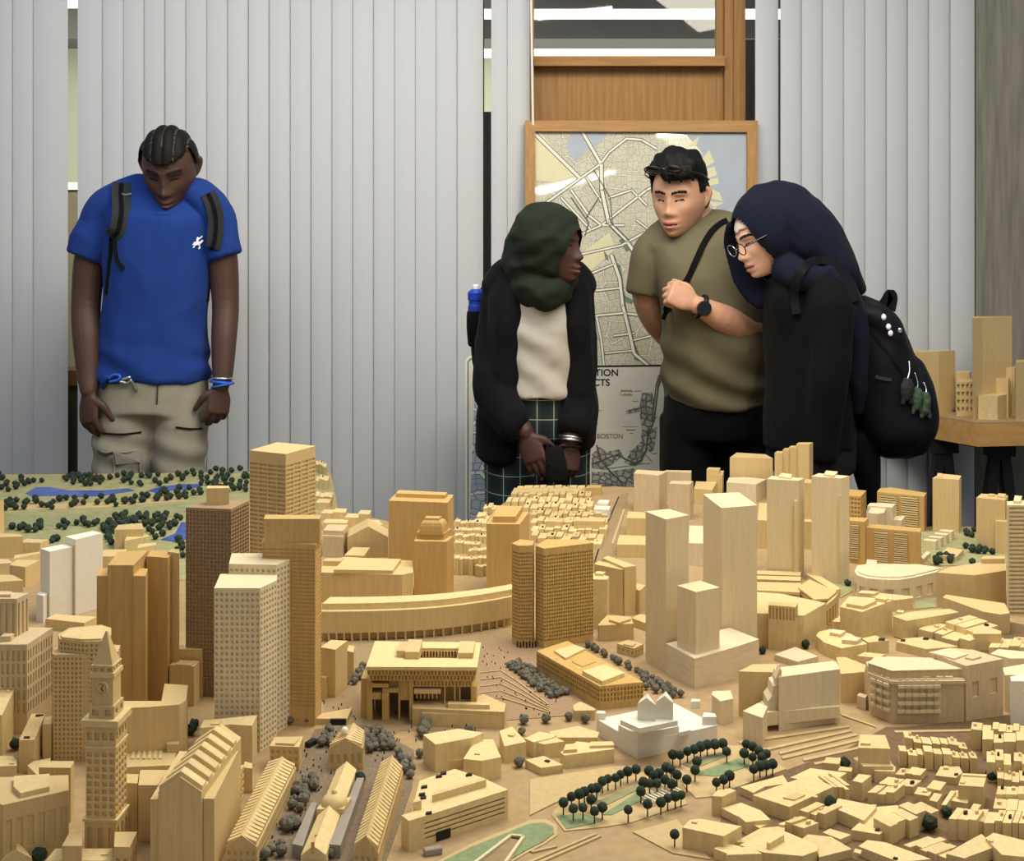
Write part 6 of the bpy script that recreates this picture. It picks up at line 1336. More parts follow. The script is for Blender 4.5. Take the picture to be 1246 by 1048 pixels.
def hit(px, py, *obs, off=0.0):
    d = (at(px, py, 1)-CAM).normalized(); best = None
    for o in obs:
        l, n, i, ds = BV[o.name].ray_cast(CAM, d)
        if l is not None and (best is None or ds < best[1]): best = (l, ds, n)
    return best[0]-d*off if best else None
def folds(amp, sx, sz, seed=0, ridge=True):
    def f(co):
        v = noise.noise(Vector((co.x*sx+seed, co.y*sx, co.z*sz))); v2 = noise.noise(Vector((co.x*sx*2.3+9+seed, co.y*sx*2.3, co.z*sz*2.3)))
        return amp*((1-2*abs(v)) if ridge else v)*.7+amp*.4*v2
    return f
def ss(a, b, x):
    t = max(0, min(1, (x-a)/(b-a))); return t*t*(3-2*t)
class Head:
    """head frame: x to the person's own right-hand side of the picture plane, y forward, z up"""
    def __init__(s, c, f, up=(0, 0, 1), k=1.0, jaw=1.0, nose=1.0, lips=1.0, wide=1.0):
        f = Vector(f).normalized(); z = (Vector(up)-f*f.dot(Vector(up))).normalized(); x = f.cross(z)
        s.R = Matrix((x, f, z)).transposed(); s.c = Vector(c); s.k = k; s.jaw = jaw; s.nose = nose; s.lips = lips; s.wide = wide
    def w(s, p): return s.c+s.R @ (Vector(p)*s.k)
    def l(s, p): return (s.R.transposed() @ (Vector(p)-s.c))/s.k
    def surf(s, u):
        x, y, z = .074*u.x, .094*u.y, .118*u.z
        g = lambda cx_, cz, sx, sz: math.exp(-((x-cx_)/sx)**2-((z-cz)/sz)**2)
        if u.y < .2: y *= 1-.32*ss(-.02, -.10, z)
        x *= 1-(.30/s.jaw)*ss(.0, -.11, z)
        x *= 1+.05*ss(.02, .07, z)*(1-ss(.07, .11, z))
        if u.y > 0:
            fr = ss(0, .5, u.y)
            y += fr*.042*ss(-.0, -.105, z)*math.exp(-(x/.045)**2)
            y -= fr*.006*ss(.03, .11, z)
            y += fr*(.019*s.nose*g(0, -.026, .0125, .013)+.012*s.nose*g(0, -.004, .009, .022)+.007*s.nose*(g(.014, -.032, .008, .008)+g(-.014, -.032, .008, .008)))
            y -= fr*.013*(g(.031, .008, .016, .012)+g(-.031, .008, .016, .012))
            y += fr*.0075*(g(.031, .006, .012, .007)+g(-.031, .006, .012, .007))
            y += fr*.006*(g(.028, .030, .022, .008)+g(-.028, .030, .022, .008))
            y += fr*(.0085*s.lips*g(0, -.057, .020, .0055)+.0085*s.lips*g(0, -.072, .017, .006)-.006*g(0, -.0645, .022, .0028))
            y += fr*(.008*g(0, -.100, .018, .012)-.004*g(0, -.084, .016, .005))
            y += fr*.005*(g(.045, -.022, .020, .022)+g(-.045, -.022, .020, .022))
        return Vector((x*s.wide, y, z))
    def add(s, b):
        bm = bmesh.new(); bmesh.ops.create_uvsphere(bm, u_segments=96, v_segments=72, radius=1)
        M_ = {}
        for v in bm.verts: v.co = s.w(s.surf(v.co))
        me = bpy.data.meshes.new('t'); bm.to_mesh(me); bm.free(); b.bm.from_mesh(me); bpy.data.meshes.remove(me)
        for sg in (1, -1):        # ears
            b.tube([*[s.w((sg*q[0]*s.wide, q[1], q[2])) for q in ((.071, -.006, .028), (.081, -.016, .018), (.079, -.012, -.004), (.071, -.002, -.026))]], [.006*s.k, .010*s.k, .009*s.k, .006*s.k], n=10)
        return b
    def pick(s, brow=True):
        def f(c):
            p = s.l(c)
            if abs(p.x) > .12 or abs(p.z) > .14 or p.y < .03: return 0
            ax = abs(p.x)
            if ax < .023 and abs(p.z+.0645) < .0125*(1-(ax/.026)**2): return 1 if abs(p.z+.0645) > .0016 else 2
            if brow and abs(ax-.031) < .021 and abs(p.z-(.030+.004*math.sin((ax-.012)/.04*3.1))) < .0042: return 2
            if abs(ax-.031) < .0145 and abs(p.z-.0075+((ax-.031)/.0145)**2*.0022) < .0026: return 2
            return 0
        return f
def hand(b, wrist, d, nrm, thumb, curl=.25, k=1.0, spread=.12, idx=None):
    """d: towards the fingers, nrm: back of the hand, thumb: side of the thumb"""
    d = Vector(d).normalized(); nrm = Vector(nrm); nrm = (nrm-d*nrm.dot(d)).normalized(); sd = d.cross(nrm).normalized()
    if sd.dot(Vector(thumb)) < 0: sd = -sd
    w_ = Vector(wrist)
    b.tube([w_-d*.03*k, w_+d*.01*k, w_+d*.045*k, w_+d*.088*k], [(.024*k, .019*k), (.028*k, .018*k), (.040*k, .016*k), (.040*k, .012*k)], fwd=nrm, cap=.6)
    tips = []
    for i, (o_, L, r) in enumerate(((.030, .068, .0092), (.010, .078, .0095), (-.011, .072, .009), (-.030, .056, .008))):
        cu = curl if idx is None or i > 0 else idx
        p = w_+d*(.084-.004*abs(i-1))*k+sd*o_*k; dirn = (d+sd*(o_*spread*14)).normalized(); pts = [p-d*.012*k, p]; a = 0
        for j, fr in enumerate((.45, .32, .25)):
            a += cu*(1.0, 1.25, .8)[j]; dd = (dirn*math.cos(a)-nrm*math.sin(a)).normalized(); p = p+dd*L*fr*k; pts.append(p)
        b.tube(pts, [r*k*1.05, r*k*1.05, r*k, r*k*.92, r*k*.78], n=10, sub=3); tips.append(pts[-1])
    p = w_+d*.022*k+sd*.026*k; td = (d*.62+sd*.70-nrm*.28*(1+curl)).normalized(); t2 = (d*.86+sd*.32-nrm*.38*(1+curl)).normalized()
    b.tube([p-sd*.008*k, p+td*.030*k, p+td*.030*k+t2*.030*k, p+td*.030*k+t2*.053*k], [.0145*k, .0125*k, .0108*k, .0085*k], n=10, sub=3); tips.append(p+td*.03*k+t2*.053*k)
    return tips
def skin(name, c, rough=.55):
    m = plain(name, c, rough, vary=.05, scale=26, spec=.35); m.node_tree.nodes['Principled BSDF'].inputs['Subsurface Weight'].default_value = .06
    m.node_tree.nodes['Principled BSDF'].inputs['Subsurface Radius'].default_value = (.012, .005, .003); return m
def cloth(name, c, vary=.06, rough=.9, scale=900):
    m = plain(name, c, rough, vary=vary, scale=scale, spec=.15, bump=.12)
    m.node_tree.nodes['Principled BSDF'].inputs['Sheen Weight'].default_value = .02; return m
M['dskin'] = skin('deep_brown_skin', (74, 52, 44)); M['dlips'] = skin('deep_brown_lips', (98, 60, 56)); M['lash'] = plain('dark_brow_hair', (18, 15, 14), .8)
M['dskin2'] = skin('dark_brown_skin', (70, 45, 39)); M['tskin'] = skin('tan_skin', (198, 150, 122)); M['tlips'] = skin('rose_lips', (186, 118, 104)); M['fskin'] = skin('fair_skin', (216, 170, 146))
M['nail'] = plain('fingernail', (206, 168, 152), .35, vary=.02)
M['blueshirt'] = cloth('royal_blue_jersey', (30, 58, 128)); M['khaki'] = cloth('grey_khaki_twill', (146, 140, 126)); M['olivetee'] = cloth('olive_jersey', (104, 98, 76))
M['blackcloth'] = cloth('black_cloth', (11, 11, 13)); M['blackknit'] = cloth('black_knit', (13, 13, 16), .2, scale=500); M['greenscarf'] = cloth('dark_green_scarf', (32, 39, 30)); M['navyscarf'] = cloth('navy_scarf', (19, 23, 40))
M['whitetee'] = cloth('off_white_jersey', (186, 180, 170)); M['navybag'] = cloth('navy_nylon', (12, 14, 22), rough=.6); M['greybag'] = cloth('charcoal_nylon', (44, 46, 48), rough=.7); M['blackjean'] = cloth('faded_black_denim', (30, 29, 32), .25, scale=60)
M['cap'] = cloth('cream_undercap', (222, 206, 190)); M['hair'] = plain('black_hair', (15, 13, 13), .65, vary=.4, scale=1, sc3=(300, 300, 40), spec=.2); M['scalp'] = plain('scalp_line', (70, 58, 50), .7)
M['silver'] = plain('silver_metal', (200, 200, 205), .25, metal=1, vary=.03); M['bluecord'] = plain('blue_bracelet', (40, 90, 190), .5); M['bottle'] = plain('blue_bottle_plastic', (36, 62, 170), .35, vary=.05)
M['lens'] = plain('black_lens', (12, 12, 14), .08, vary=0, spec=.8); M['watch'] = plain('black_watch', (18, 18, 20), .3, vary=.05, spec=.5); M['keygreen'] = plain('green_charm', (58, 78, 62), .6, vary=.3); M['whiteprint'] = plain('white_print', (236, 236, 240), .7, vary=0)
mp_, tp, pp_ = nodes('dark_green_plaid'); N = tp.nodes.new
tc = N('ShaderNodeTexCoord'); sx = N('ShaderNodeSeparateXYZ'); tp.links.new(tc.outputs['Object'], sx.inputs[0])
def stripe(src, per, wid, ph=0):
    a = N('ShaderNodeMath'); a.operation = 'ADD'; a.inputs[1].default_value = ph+5; tp.links.new(src, a.inputs[0])
    b = N('ShaderNodeMath'); b.operation = 'MODULO'; b.inputs[1].default_value = per; tp.links.new(a.outputs[0], b.inputs[0])
    c = N('ShaderNodeMath'); c.operation = 'LESS_THAN'; c.inputs[1].default_value = wid; tp.links.new(b.outputs[0], c.inputs[0]); return c.outputs[0]
def over(f, base, colr, k=1):
    m = N('ShaderNodeMixRGB'); mm = N('ShaderNodeMath'); mm.operation = 'MULTIPLY'; mm.inputs[1].default_value = k; tp.links.new(f, mm.inputs[0]); tp.links.new(mm.outputs[0], m.inputs[0])
    if isinstance(base, tuple): m.inputs[1].default_value = srgb(base)
    else: tp.links.new(base, m.inputs[1])
    m.inputs[2].default_value = srgb(colr); return m.outputs[0]
c = over(stripe(sx.outputs['X'], .052, .022, .01), (20, 24, 34), (24, 48, 42), .8); c = over(stripe(sx.outputs['Z'], .060, .026, .01), c, (24, 48, 42), .6)
c = over(stripe(sx.outputs['X'], .052, .0026), c, (190, 196, 180), .75); c = over(stripe(sx.outputs['Z'], .060, .0026), c, (190, 196, 180), .7)
tp.links.new(c, pp_.inputs['Base Color']); pp_.inputs['Roughness'].default_value = .9; M['plaid'] = mp_

def pt(c, D):
    return lambda x, y, dd=0: at(*pp(c, x, y), D+dd)
def strip(name, pts, wd, th, mat, parent=None, fwd=None, voxel=None):
    """a flat band through world points, its width across the line of sight"""
    bm = bmesh.new(); prev = None; P_ = [Vector(p[:3]) for p in cr([tuple(p) for p in pts], 4)]; n = len(P_)
    for i, p in enumerate(P_):
        t = (P_[min(i+1, n-1)]-P_[max(i-1, 0)]).normalized(); v = (p-CAM).normalized() if fwd is None else Vector(fwd)
        s_ = t.cross(v).normalized(); u = s_.cross(t).normalized()
        r_ = nvb(bm, [p+s_*wd/2+u*th/2, p-s_*wd/2+u*th/2, p-s_*wd/2-u*th/2, p+s_*wd/2-u*th/2])
        if prev:
            for k in range(4): bm.faces.new((prev[k], prev[(k+1)%4], r_[(k+1)%4], r_[k]))
        else: bm.faces.new(r_[::-1])
        prev = r_
    bm.faces.new(prev)
    return finish(name, bm, mat, parent, origin=sum(P_, Vector())/n, smooth=False)
def wire(name, pts, r, mat, parent=None):
    b = bmesh.new(); bl = Blob.__new__(Blob); bl.bm = b; bl.tube(pts, [r]*len(pts), n=8, sub=3, cap=1)
    c = sum((Vector(p) for p in pts), Vector())/len(pts); return finish(name, b, mat, parent, origin=c, smooth=True)
def shoes_legs(b, hipL, hipR, D, gap):
    pass

# ---- 1 the person in the blue shirt
D = 4.36; p = pt('P1', D); U = .4392*D/F
hd = Head(p(334, 166, -.04), (.02, -.83, -.55), k=1.10, jaw=2.3, nose=1.1, lips=1.3, wide=1.07)
b = Blob(); hd.add(b)
b.tube([p(325, 290, .03), p(328, 230, .025), p(332, 195, .01)], [.066, .060, .062])
b.tube([p(300, 740, .02), p(300, 500, .02), p(300, 320, .03)], [(.15, .11), (.15, .11), (.16, .10)])
b.tube([p(160, 300, .03), p(118, 400, .02), p(102, 540, .01), p(104, 640, -.03), p(108, 740, -.06), p(110, 785, -.08)], [.058, .054, .048, .046, .036, .029])
b.tube([p(440, 300, .03), p(476, 400, .02), p(488, 540, .01), p(484, 640, -.03), p(480, 740, -.06), p(477, 770, -.07)], [.056, .052, .045, .042, .034, .027])
hand(b, p(110, 790, -.08), (.02, -.10, -1), (-.55, -.83, 0), (.6, -.7, 0), .42, 1.08)
hand(b, p(474, 772, -.07), (-.08, -.10, -1), (.55, -.83, 0), (-.6, -.7, 0), .48, 1.0)
b.tube([p(215, 730, .02), p(210, 900, .02), at(*pp('P1', 205, 1100), D+.02), Vector((p(205, 1100).x, D+.03, .10))], [.085, .08, .06, .045])
b.tube([p(370, 730, .02), p(370, 900, .02), at(*pp('P1', 372, 1100), D+.02), Vector((p(372, 1100).x, D+.03, .10))], [.085, .08, .06, .045])
man = b.build('person', .0034, [M['dskin'], M['dlips'], M['lash']], smooth=2, pick=hd.pick(), origin=(p(300, 700).x, D, 0))
tag(man, 'person in a royal blue T-shirt looking down, grey backpack straps on both shoulders', 'person')
b = Blob()
b.tube([p(287, 752, .02), p(288, 690, .02), p(290, 580, .02), p(300, 470, .02), p(303, 380, .02), p(302, 305, .025), p(310, 250, .03), p(325, 215, .035)], [(.186, .135), (.182, .13), (.170, .125), (.172, .135), (.176, .138), (.178, .125), (.125, .095), (.074, .072)], cap=0, n=32, sq=2.3)
b.tube([p(190, 262, .03), p(150, 300, .02), p(122, 365, .015), p(102, 418, .01)], [.055, .066, .068, .066], cap=0)
b.tube([p(425, 262, .03), p(455, 300, .02), p(472, 365, .015), p(486, 416, .01)], [.055, .062, .062, .060], cap=0)
fb = folds(.010, 7, 5, 1)
b.tube([p(128, 318, .025), p(165, 276, .03), p(235, 240, .035), p(325, 225, .04), p(400, 240, .035), p(440, 272, .03), p(465, 318, .025)], [(.055, .075), (.060, .085), (.055, .085), (.045, .075), (.055, .085), (.058, .085), (.052, .075)], cap=.5, n=24)
shirt = b.build('t_shirt', .0075, [M['blueshirt']], smooth=3, parent=man, fold=lambda co: fb(co)+.006*math.sin(co.z*52+co.x*22+4*noise.noise(co*6))*ss(1.28, 1.08, co.z))
# collar
b = Blob()
ring = [Vector((p(328, 240).x+.080*math.cos(a), D-.01+.085*math.sin(a), p(328, 232).z-.040*(1-math.sin(a)))) for a in [2*math.pi*i/20 for i in range(21)]]
wire('collar', ring, .010, M['blueshirt'], man)
b = Blob()
b.tube([p(290, 735, .02), p(288, 780, .02), p(285, 840, .02)], [(.176, .125), (.180, .128), (.182, .13)], cap=0, n=32, sq=2.4)
b.tube([p(222, 800, .02), p(214, 900, .01), p(208, 1010, .01), Vector((p(206, 1100).x, D+.02, .45)), Vector((p(206, 1100).x, D+.03, .06))], [(.102, .11), (.104, .105), (.098, .10), (.085, .085), (.075, .08)], cap=0, sq=2.3)
b.tube([p(362, 800, .02), p(366, 900, .01), p(362, 1010, .01), Vector((p(366, 1100).x, D+.02, .45)), Vector((p(366, 1100).x, D+.03, .06))], [(.092, .11), (.085, .105), (.080, .10), (.075, .085), (.07, .08)], cap=0, sq=2.3)
fk = folds(.004, 10, 9, 4)
tro = b.build('trousers', .009, [M['khaki']], smooth=2, parent=man, fold=lambda co: fk(co)+.004*math.sin(co.z*70+co.x*25)*ss(.98, .85, co.z))
def on(ob, c, pts, off=.003): return [q for q in (hit(*pp(c, x, y), ob, off=off) for x, y in pts) if q is not None]
def patch_on(name, ob, c, poly, th, mat, parent, off=.002):
    """small sewn piece lying on a garment"""
    P_ = on(ob, c, poly, off)
    if len(P_) < 3: return None
    bm = bmesh.new(); v = (sum(P_, Vector())/len(P_)-CAM).normalized(); a = nvb(bm, [q-v*th for q in P_]); d_ = nvb(bm, [q+v*.004 for q in P_])
    bm.faces.new(a); bm.faces.new(d_[::-1]); n = len(a)
    for i in range(n): bm.faces.new((a[i], a[(i+1)%n], d_[(i+1)%n], d_[i]))
    return finish(name, bm, mat, parent, origin=sum(P_, Vector())/n)
strip('pocket_seam', on(tro, 'P1', [(182, 1030), (181, 1000), (180, 960), (215, 956), (250, 952), (252, 990), (253, 1030)], .003), .006, .003, M['khaki'], man); strip('pocket_seam', on(tro, 'P1', [(133, 955), (155, 963), (176, 958)], .003), .006, .003, M['greybag'], man)
patch_on('pocket_flap', tro, 'P1', [(180, 958), (250, 952), (252, 985), (184, 992)], .007, M['khaki'], man)
strip('zip', on(tro, 'P1', [(150, 905), (200, 908), (255, 902)]), .006, .003, M['blackcloth'], man)
strip('zip', on(tro, 'P1', [(350, 888), (390, 893), (424, 892)]), .006, .003, M['blackcloth'], man)
strip('fly_seam', on(tro, 'P1', [(300, 770), (298, 820), (292, 860)]), .004, .002, M['greybag'], man)
# cornrow hair
bm = bmesh.new(); bmesh.ops.create_uvsphere(bm, u_segments=120, v_segments=60, radius=1)
for v in bm.verts:
    q = hd.surf(v.co); lx = q.x/.074
    rows_ = abs(math.sin(lx*math.pi*2.5))
    v.co = hd.w(q*(1.05+.075*rows_**.5))
kill = []
for v in bm.verts:
    q = hd.l(v.co); front = .052+.02*abs(q.x)/.07
    if not (q.z > (front if q.y > .02 else (.02 if q.y > -.03 else -.05))): kill.append(v)
bmesh.ops.delete(bm, geom=kill, context='VERTS')
for f in bm.faces:
    f.smooth = True; q = hd.l(f.calc_center_median()); lx = q.x/(.074*1.10)
    f.material_index = 1 if abs(math.sin(lx*math.pi*2.5)) < .13 else 0
bmesh.ops.solidify(bm, geom=bm.faces[:], thickness=.004)
finish('hair', bm, [M['hair'], M['scalp']], man, origin=hd.c, smooth=True)
# bracelets on the wrist
def bangle(name, c, ax, r, th, mat, parent, flat=1):
    ax = Vector(ax).normalized(); u = ax.orthogonal().normalized(); v = ax.cross(u)
    return wire(name, [Vector(c)+u*r*math.cos(a)+v*r*math.sin(a) for a in [2*math.pi*i/16 for i in range(17)]], th, mat, parent)
bangle('bracelet', p(478, 752, -.064), (.05, .1, 1), .036, .004, M['silver'], man); bangle('bracelet', p(477, 763, -.067), (.1, .1, 1), .035, .005, M['bluecord'], man); bangle('bracelet', p(480, 772, -.07), (-.2, .1, 1), .035, .004, M['bluecord'], man)
# chest emblem: small white rider on a horse with a raised mallet
def emb(pts, w_): return strip('emblem', on(shirt, 'P1', pts, .004), w_, .0015, M['whiteprint'], man)
emb([(401, 380), (410, 378), (418, 378)], .012); emb([(418, 377), (423, 372), (424, 369)], .006); emb([(403, 384), (399, 391)], .004); emb([(415, 383), (417, 390), (413, 393)], .004); emb([(410, 374), (411, 366), (413, 362)], .007); emb([(412, 368), (420, 362), (423, 358)], .0035); emb([(402, 379), (397, 383)], .004)
# backpack with straps
bp = bpy.data.objects.new('backpack', None); COL.objects.link(bp); bp.location = (p(300, 500).x, D+.24, p(300, 600).z)
tag(bp, 'charcoal backpack worn over the royal blue T-shirt', 'backpack')
b = Blob(); b.tube([p(305, 560, .27), p(305, 450, .28), p(305, 300, .26)], [(.135, .085), (.145, .10), (.12, .07)], cap=.5, n=28, sq=3)
b.build('bag_body', .01, [M['greybag']], smooth=2, parent=bp)
for pts, wd in (([(200, 212), (198, 240), (200, 290), (192, 340), (176, 362)], .058), ([(440, 240), (455, 275), (462, 320), (458, 370), (452, 390)], .050)):
    q = on(shirt, 'P1', pts, .008); strip('strap', q, wd, .012, M['greybag'], bp); strip('strap_trim', [v-(v-CAM).normalized()*.008 for v in q], wd*.25, .003, M['blackcloth'], bp)
q = on(shirt, 'P1', [(200, 242), (214, 243), (228, 240)], .017); strip('reflector', [Vector(v) for v in q], .006, .002, M['silver'], bp)
for pts in ([(172, 360), (168, 420), (158, 520)], [(180, 362), (186, 420), (205, 450)], [(452, 390), (446, 450), (437, 540)], [(458, 385), (468, 430), (474, 460)]):
    q = on(shirt, 'P1', pts, .005)
    if len(q) > 1: strip('webbing', q, .014, .003, M['blackcloth'], bp)
# keys clipped at the waist
kr = bpy.data.objects.new('key_ring', None); COL.objects.link(kr); kp = hit(*pp('P1', 190, 750), tro, shirt, off=.008); kr.location = kp
tag(kr, 'keys on a blue clip hanging at the waist under the blue shirt hem', 'keys')
for nm, pts, r_, m_ in (('clip', [(165, 752), (178, 743), (195, 745), (192, 756), (178, 760), (168, 762)], .004, 'bluecord'), ('clip_band', [(158, 748), (150, 760), (148, 775)], .010, 'blueshirt'), ('key', [(198, 762), (215, 765), (226, 758)], .005, 'silver'), ('key', [(205, 755), (222, 750)], .006, 'silver'), ('key_tag', [(228, 762), (236, 774), (240, 786)], .006, 'mapdark')):
    q = [hit(*pp('P1', x, y), tro, shirt, off=.012) for x, y in pts]; q = [v for v in q if v is not None]
    if len(q) > 1: wire(nm, q, r_, M[m_], kr)

# ---- 2 the person in the green headscarf
D = 4.15; p = pt('P2', D)
hd = Head(p(283, 178, -.10), (.90, -.42, -.10), up=(.12, 0, 1), k=.98, nose=1.0, lips=1.35)
b = Blob(); hd.add(b)
b.tube([p(250, 300, .0), p(262, 250, -.05), p(272, 210, -.08)], [.055, .05, .055])
b.tube([p(245, 660, .05), p(245, 480, .04), p(245, 320, .0)], [(.14, .10), (.135, .10), (.14, .09)])
# arms down to the hands
b.tube([p(135, 400, .02), p(118, 480, .02), p(138, 620, -.04), p(180, 730, -.10), p(205, 772, -.13)], [.052, .046, .042, .034, .028])
b.tube([p(370, 400, .02), p(376, 480, .02), p(374, 640, -.04), p(362, 760, -.10), p(352, 800, -.12)], [.050, .046, .042, .034, .027])
hw1 = p(208, 778, -.13); t1 = hand(b, hw1, (.34, -.25, -.90), (-.35, -.85, .1), (.9, -.3, 0), .22, .98, idx=.10)
hw2 = p(352, 805, -.12); t2 = hand(b, hw2, (-.12, -.25, -.95), (.30, -.90, 0), (-.9, -.3, 0), .55, .95)
for x0 in (165, 330): b.tube([p(x0, 660, .06), p(x0, 850, .05), Vector((p(x0, 900).x, D+.06, .45)), Vector((p(x0, 900).x, D+.06, .10))], [.08, .075, .055, .045])
pk0 = hd.pick(False)
tips = [t for t in t1+t2]
def pk(c, f=pk0, tips=tips):
    for t in tips:
        if (Vector(c)-t).length < .0085 and c[1] < t.y+.001: return 3
    return f(c)
wg = b.build('person', .0034, [M['dskin2'], M['dlips'], M['lash'], M['nail']], smooth=2, pick=pk, origin=(p(245, 800).x, D, 0))
tag(wg, 'person in dark green headscarf and black cardigan leaning over the model, head turned sideways', 'person')
b = Blob(); b.tube([p(262, 655, .0), p(262, 560, .0), p(262, 440, -.01), p(255, 330, -.0)], [(.125, .115), (.122, .115), (.13, .12), (.13, .10)], cap=0, n=28)
ft = folds(.006, 8, 11, 2)
tee = b.build('t_shirt', .008, [M['whitetee']], smooth=2, parent=wg, fold=lambda co: ft(co)+.0035*math.sin((co.z*.8+co.x*.5)*75+2*noise.noise(co*5)))
# cardigan: open front, two panels and sleeves
b = Blob()
b.tube([p(135, 835, .03), p(130, 700, .02), p(140, 560, .02), p(150, 420, .01), p(165, 310, .02), p(200, 262, .03)], [(.078, .12), (.075, .13), (.066, .13), (.066, .13), (.068, .11), (.05, .07)], cap=.4, n=24)
b.tube([p(378, 790, .03), p(376, 700, .02), p(370, 560, .02), p(364, 420, .01), p(358, 320, .02), p(330, 275, .03)], [(.050, .12), (.055, .13), (.054, .13), (.052, .13), (.056, .11), (.05, .07)], cap=.4, n=24)
b.tube([p(250, 800, .12), p(250, 500, .12), p(250, 300, .08)], [(.16, .05), (.15, .05), (.14, .05)], cap=.4)
b.tube([p(138, 300, .02), p(122, 400, .02), p(112, 520, .0), p(116, 650, -.05), p(165, 738, -.11), p(190, 762, -.125)], [.052, .058, .062, .070, .056, .046], cap=.1)
b.tube([p(112, 320, .03), p(150, 275, .03), p(215, 258, .04), p(260, 262, .05), p(310, 262, .04), p(360, 278, .03), p(392, 325, .03)], [(.045, .07), (.05, .08), (.045, .08), (.04, .06), (.042, .08), (.048, .08), (.042, .07)], cap=.5)
b.tube([p(372, 300, .02), p(376, 400, .02), p(378, 520, .0), p(374, 660, -.05), p(368, 750, -.10), p(364, 778, -.115)], [.050, .050, .050, .050, .050, .042], cap=.1)
b.tube([p(105, 780, .02), p(145, 818, .02), p(185, 800, .0)], [.045, .05, .04], cap=.6)
fc = folds(.012, 7, 5, 6)
card = b.build('cardigan', .008, [M['blackknit']], smooth=3, parent=wg, fold=fc)
b = Blob()
b.tube([p(255, 630, .03), p(255, 690, .03), p(250, 760, .04)], [(.150, .12), (.165, .125), (.172, .13)], cap=0, n=30)
b.tube([p(165, 720, .04), p(168, 850, .04), p(170, 1000, .04), Vector((p(172, 1000).x, D+.05, .08))], [(.10, .12), (.094, .115), (.088, .11), (.09, .10)], cap=0)
b.tube([p(335, 720, .04), p(335, 850, .04), p(335, 1000, .04), Vector((p(335, 1000).x, D+.05, .08))], [(.095, .12), (.080, .115), (.076, .11), (.08, .10)], cap=0)
plt_ = b.build('plaid_trousers', .009, [M['plaid']], smooth=2, parent=wg, fold=folds(.006, 9, 3, 8))
# headscarf
b = Blob()
b.ball(hd.w((0, -.012, .012)), .094, .108, .124, hd.R)
b.tube([p(252, 150, -.08), p(228, 210, -.05), p(235, 270, -.04), p(255, 320, -.05)], [.085, .088, .095, .09])
b.tube([p(205, 215, -.02), p(210, 270, -.06), p(250, 322, -.125), p(305, 320, -.11), p(338, 270, -.06)], [.05, .05, .05, .046, .035])
b.tube([p(215, 255, -.04), p(235, 310, -.10), p(275, 345, -.13), p(318, 330, -.10)], [.045, .045, .042, .035])
b.tube([p(258, 300, -.11), p(278, 350, -.135), p(290, 372, -.135)], [(.06, .04), (.05, .03), (.032, .018)], cap=.6)
b.tube([p(170, 270, .03), p(200, 300, -.04), p(235, 345, -.10)], [.045, .045, .035])
fs = folds(.011, 9, 13, 3)
def face_cut(hd, w_=.064, up=.072, dn=-.112, y0=.02):
    def f(co):
        q = hd.l(co); cz = (up+dn)/2; hz = (up-dn)/2
        return q.y > y0 and (q.x/w_)**2+((q.z-cz)/hz)**2 < 1
    return f
sc_ = b.build('headscarf', .006, [M['greenscarf']], smooth=3, parent=wg, fold=lambda co: fs(co)+.0016*math.sin((co.z*1.0-co.x*.55)*110+5*noise.noise(co*6))*ss(1.70, 1.52, co.z), cut=face_cut(hd, .053, .054, -.102, .03))
bangle('bracelet', p(352, 790, -.118), (.1, .2, 1), .034, .004, M['silver'], wg); bangle('bracelet', p(352, 799, -.12), (.1, .2, 1), .034, .004, M['silver'], wg); bangle('bracelet', p(350, 822, -.125), (0, .2, 1), .031, .004, M['blackcloth'], wg)
# what is held, what is carried
ph_ = bpy.data.objects.new('pouch', None); COL.objects.link(ph_); ph_.location = p(312, 885, -.17); tag(ph_, 'black pouch held between both hands above the plaid trousers', 'pouch')
b = Blob(); b.tube([p(300, 830, -.15), p(305, 880, -.17), p(308, 925, -.17)], [(.026, .020), (.034, .022), (.030, .020)], cap=.5, sq=3); b.build('pouch_body', .005, [M['blackcloth']], smooth=2, parent=ph_)
wire('wrist_loop', [p(300, 830, -.15), p(282, 815, -.16), p(275, 850, -.17), p(285, 880, -.19)], .004, M['blackcloth'], ph_)
bt = bpy.data.objects.new('water_bottle', None); COL.objects.link(bt); bt.location = p(50, 385, .12); tag(bt, 'blue squeeze bottle in the bag pocket behind the green-scarfed person', 'water bottle')
def lathe(name, prof, c, mat, parent, n=24):
    bm = bmesh.new(); prev = None
    for r, z in prof:
        ring = nvb(bm, [Vector((c.x+r*math.cos(2*math.pi*i/n), c.y+r*math.sin(2*math.pi*i/n), c.z+z)) for i in range(n)])
        if prev:
            for i in range(n): bm.faces.new((prev[i], prev[(i+1)%n], ring[(i+1)%n], ring[i]))
        else: bm.faces.new(ring[::-1])
        prev = ring
    bm.faces.new(prev); return finish(name, bm, mat, parent, origin=c, smooth=False)
c0 = p(50, 385, .12)
lathe('bottle_body', [(.026, -.06), (.026, .012), (.024, .018), (.024, .028), (.027, .034)], c0, M['bottle'], bt); lathe('bottle_cap', [(.027, .034), (.027, .056), (.020, .064), (.012, .068)], c0, M['bottle'], bt); lathe('spout', [(.010, .066), (.010, .078), (.007, .082)], c0, M['whiteprint'], bt)
bg = bpy.data.objects.new('shoulder_bag', None); COL.objects.link(bg); bg.location = p(90, 500, .16); tag(bg, 'black bag behind the green-scarfed person with a bottle in its pocket', 'bag')
b = Blob(); b.tube([p(120, 560, .20), p(120, 460, .20), p(125, 330, .19)], [(.085, .07), (.09, .08), (.07, .06)], cap=.6, sq=2.6); b.build('bag_body', .009, [M['blackcloth']], smooth=2, parent=bg)
b = Blob(); b.tube([p(52, 500, .13), p(50, 440, .12), p(50, 388, .12)], [.028, .031, .030], cap=0); b.build('bottle_pocket', .006, [M['blackcloth']], smooth=1, parent=bg)

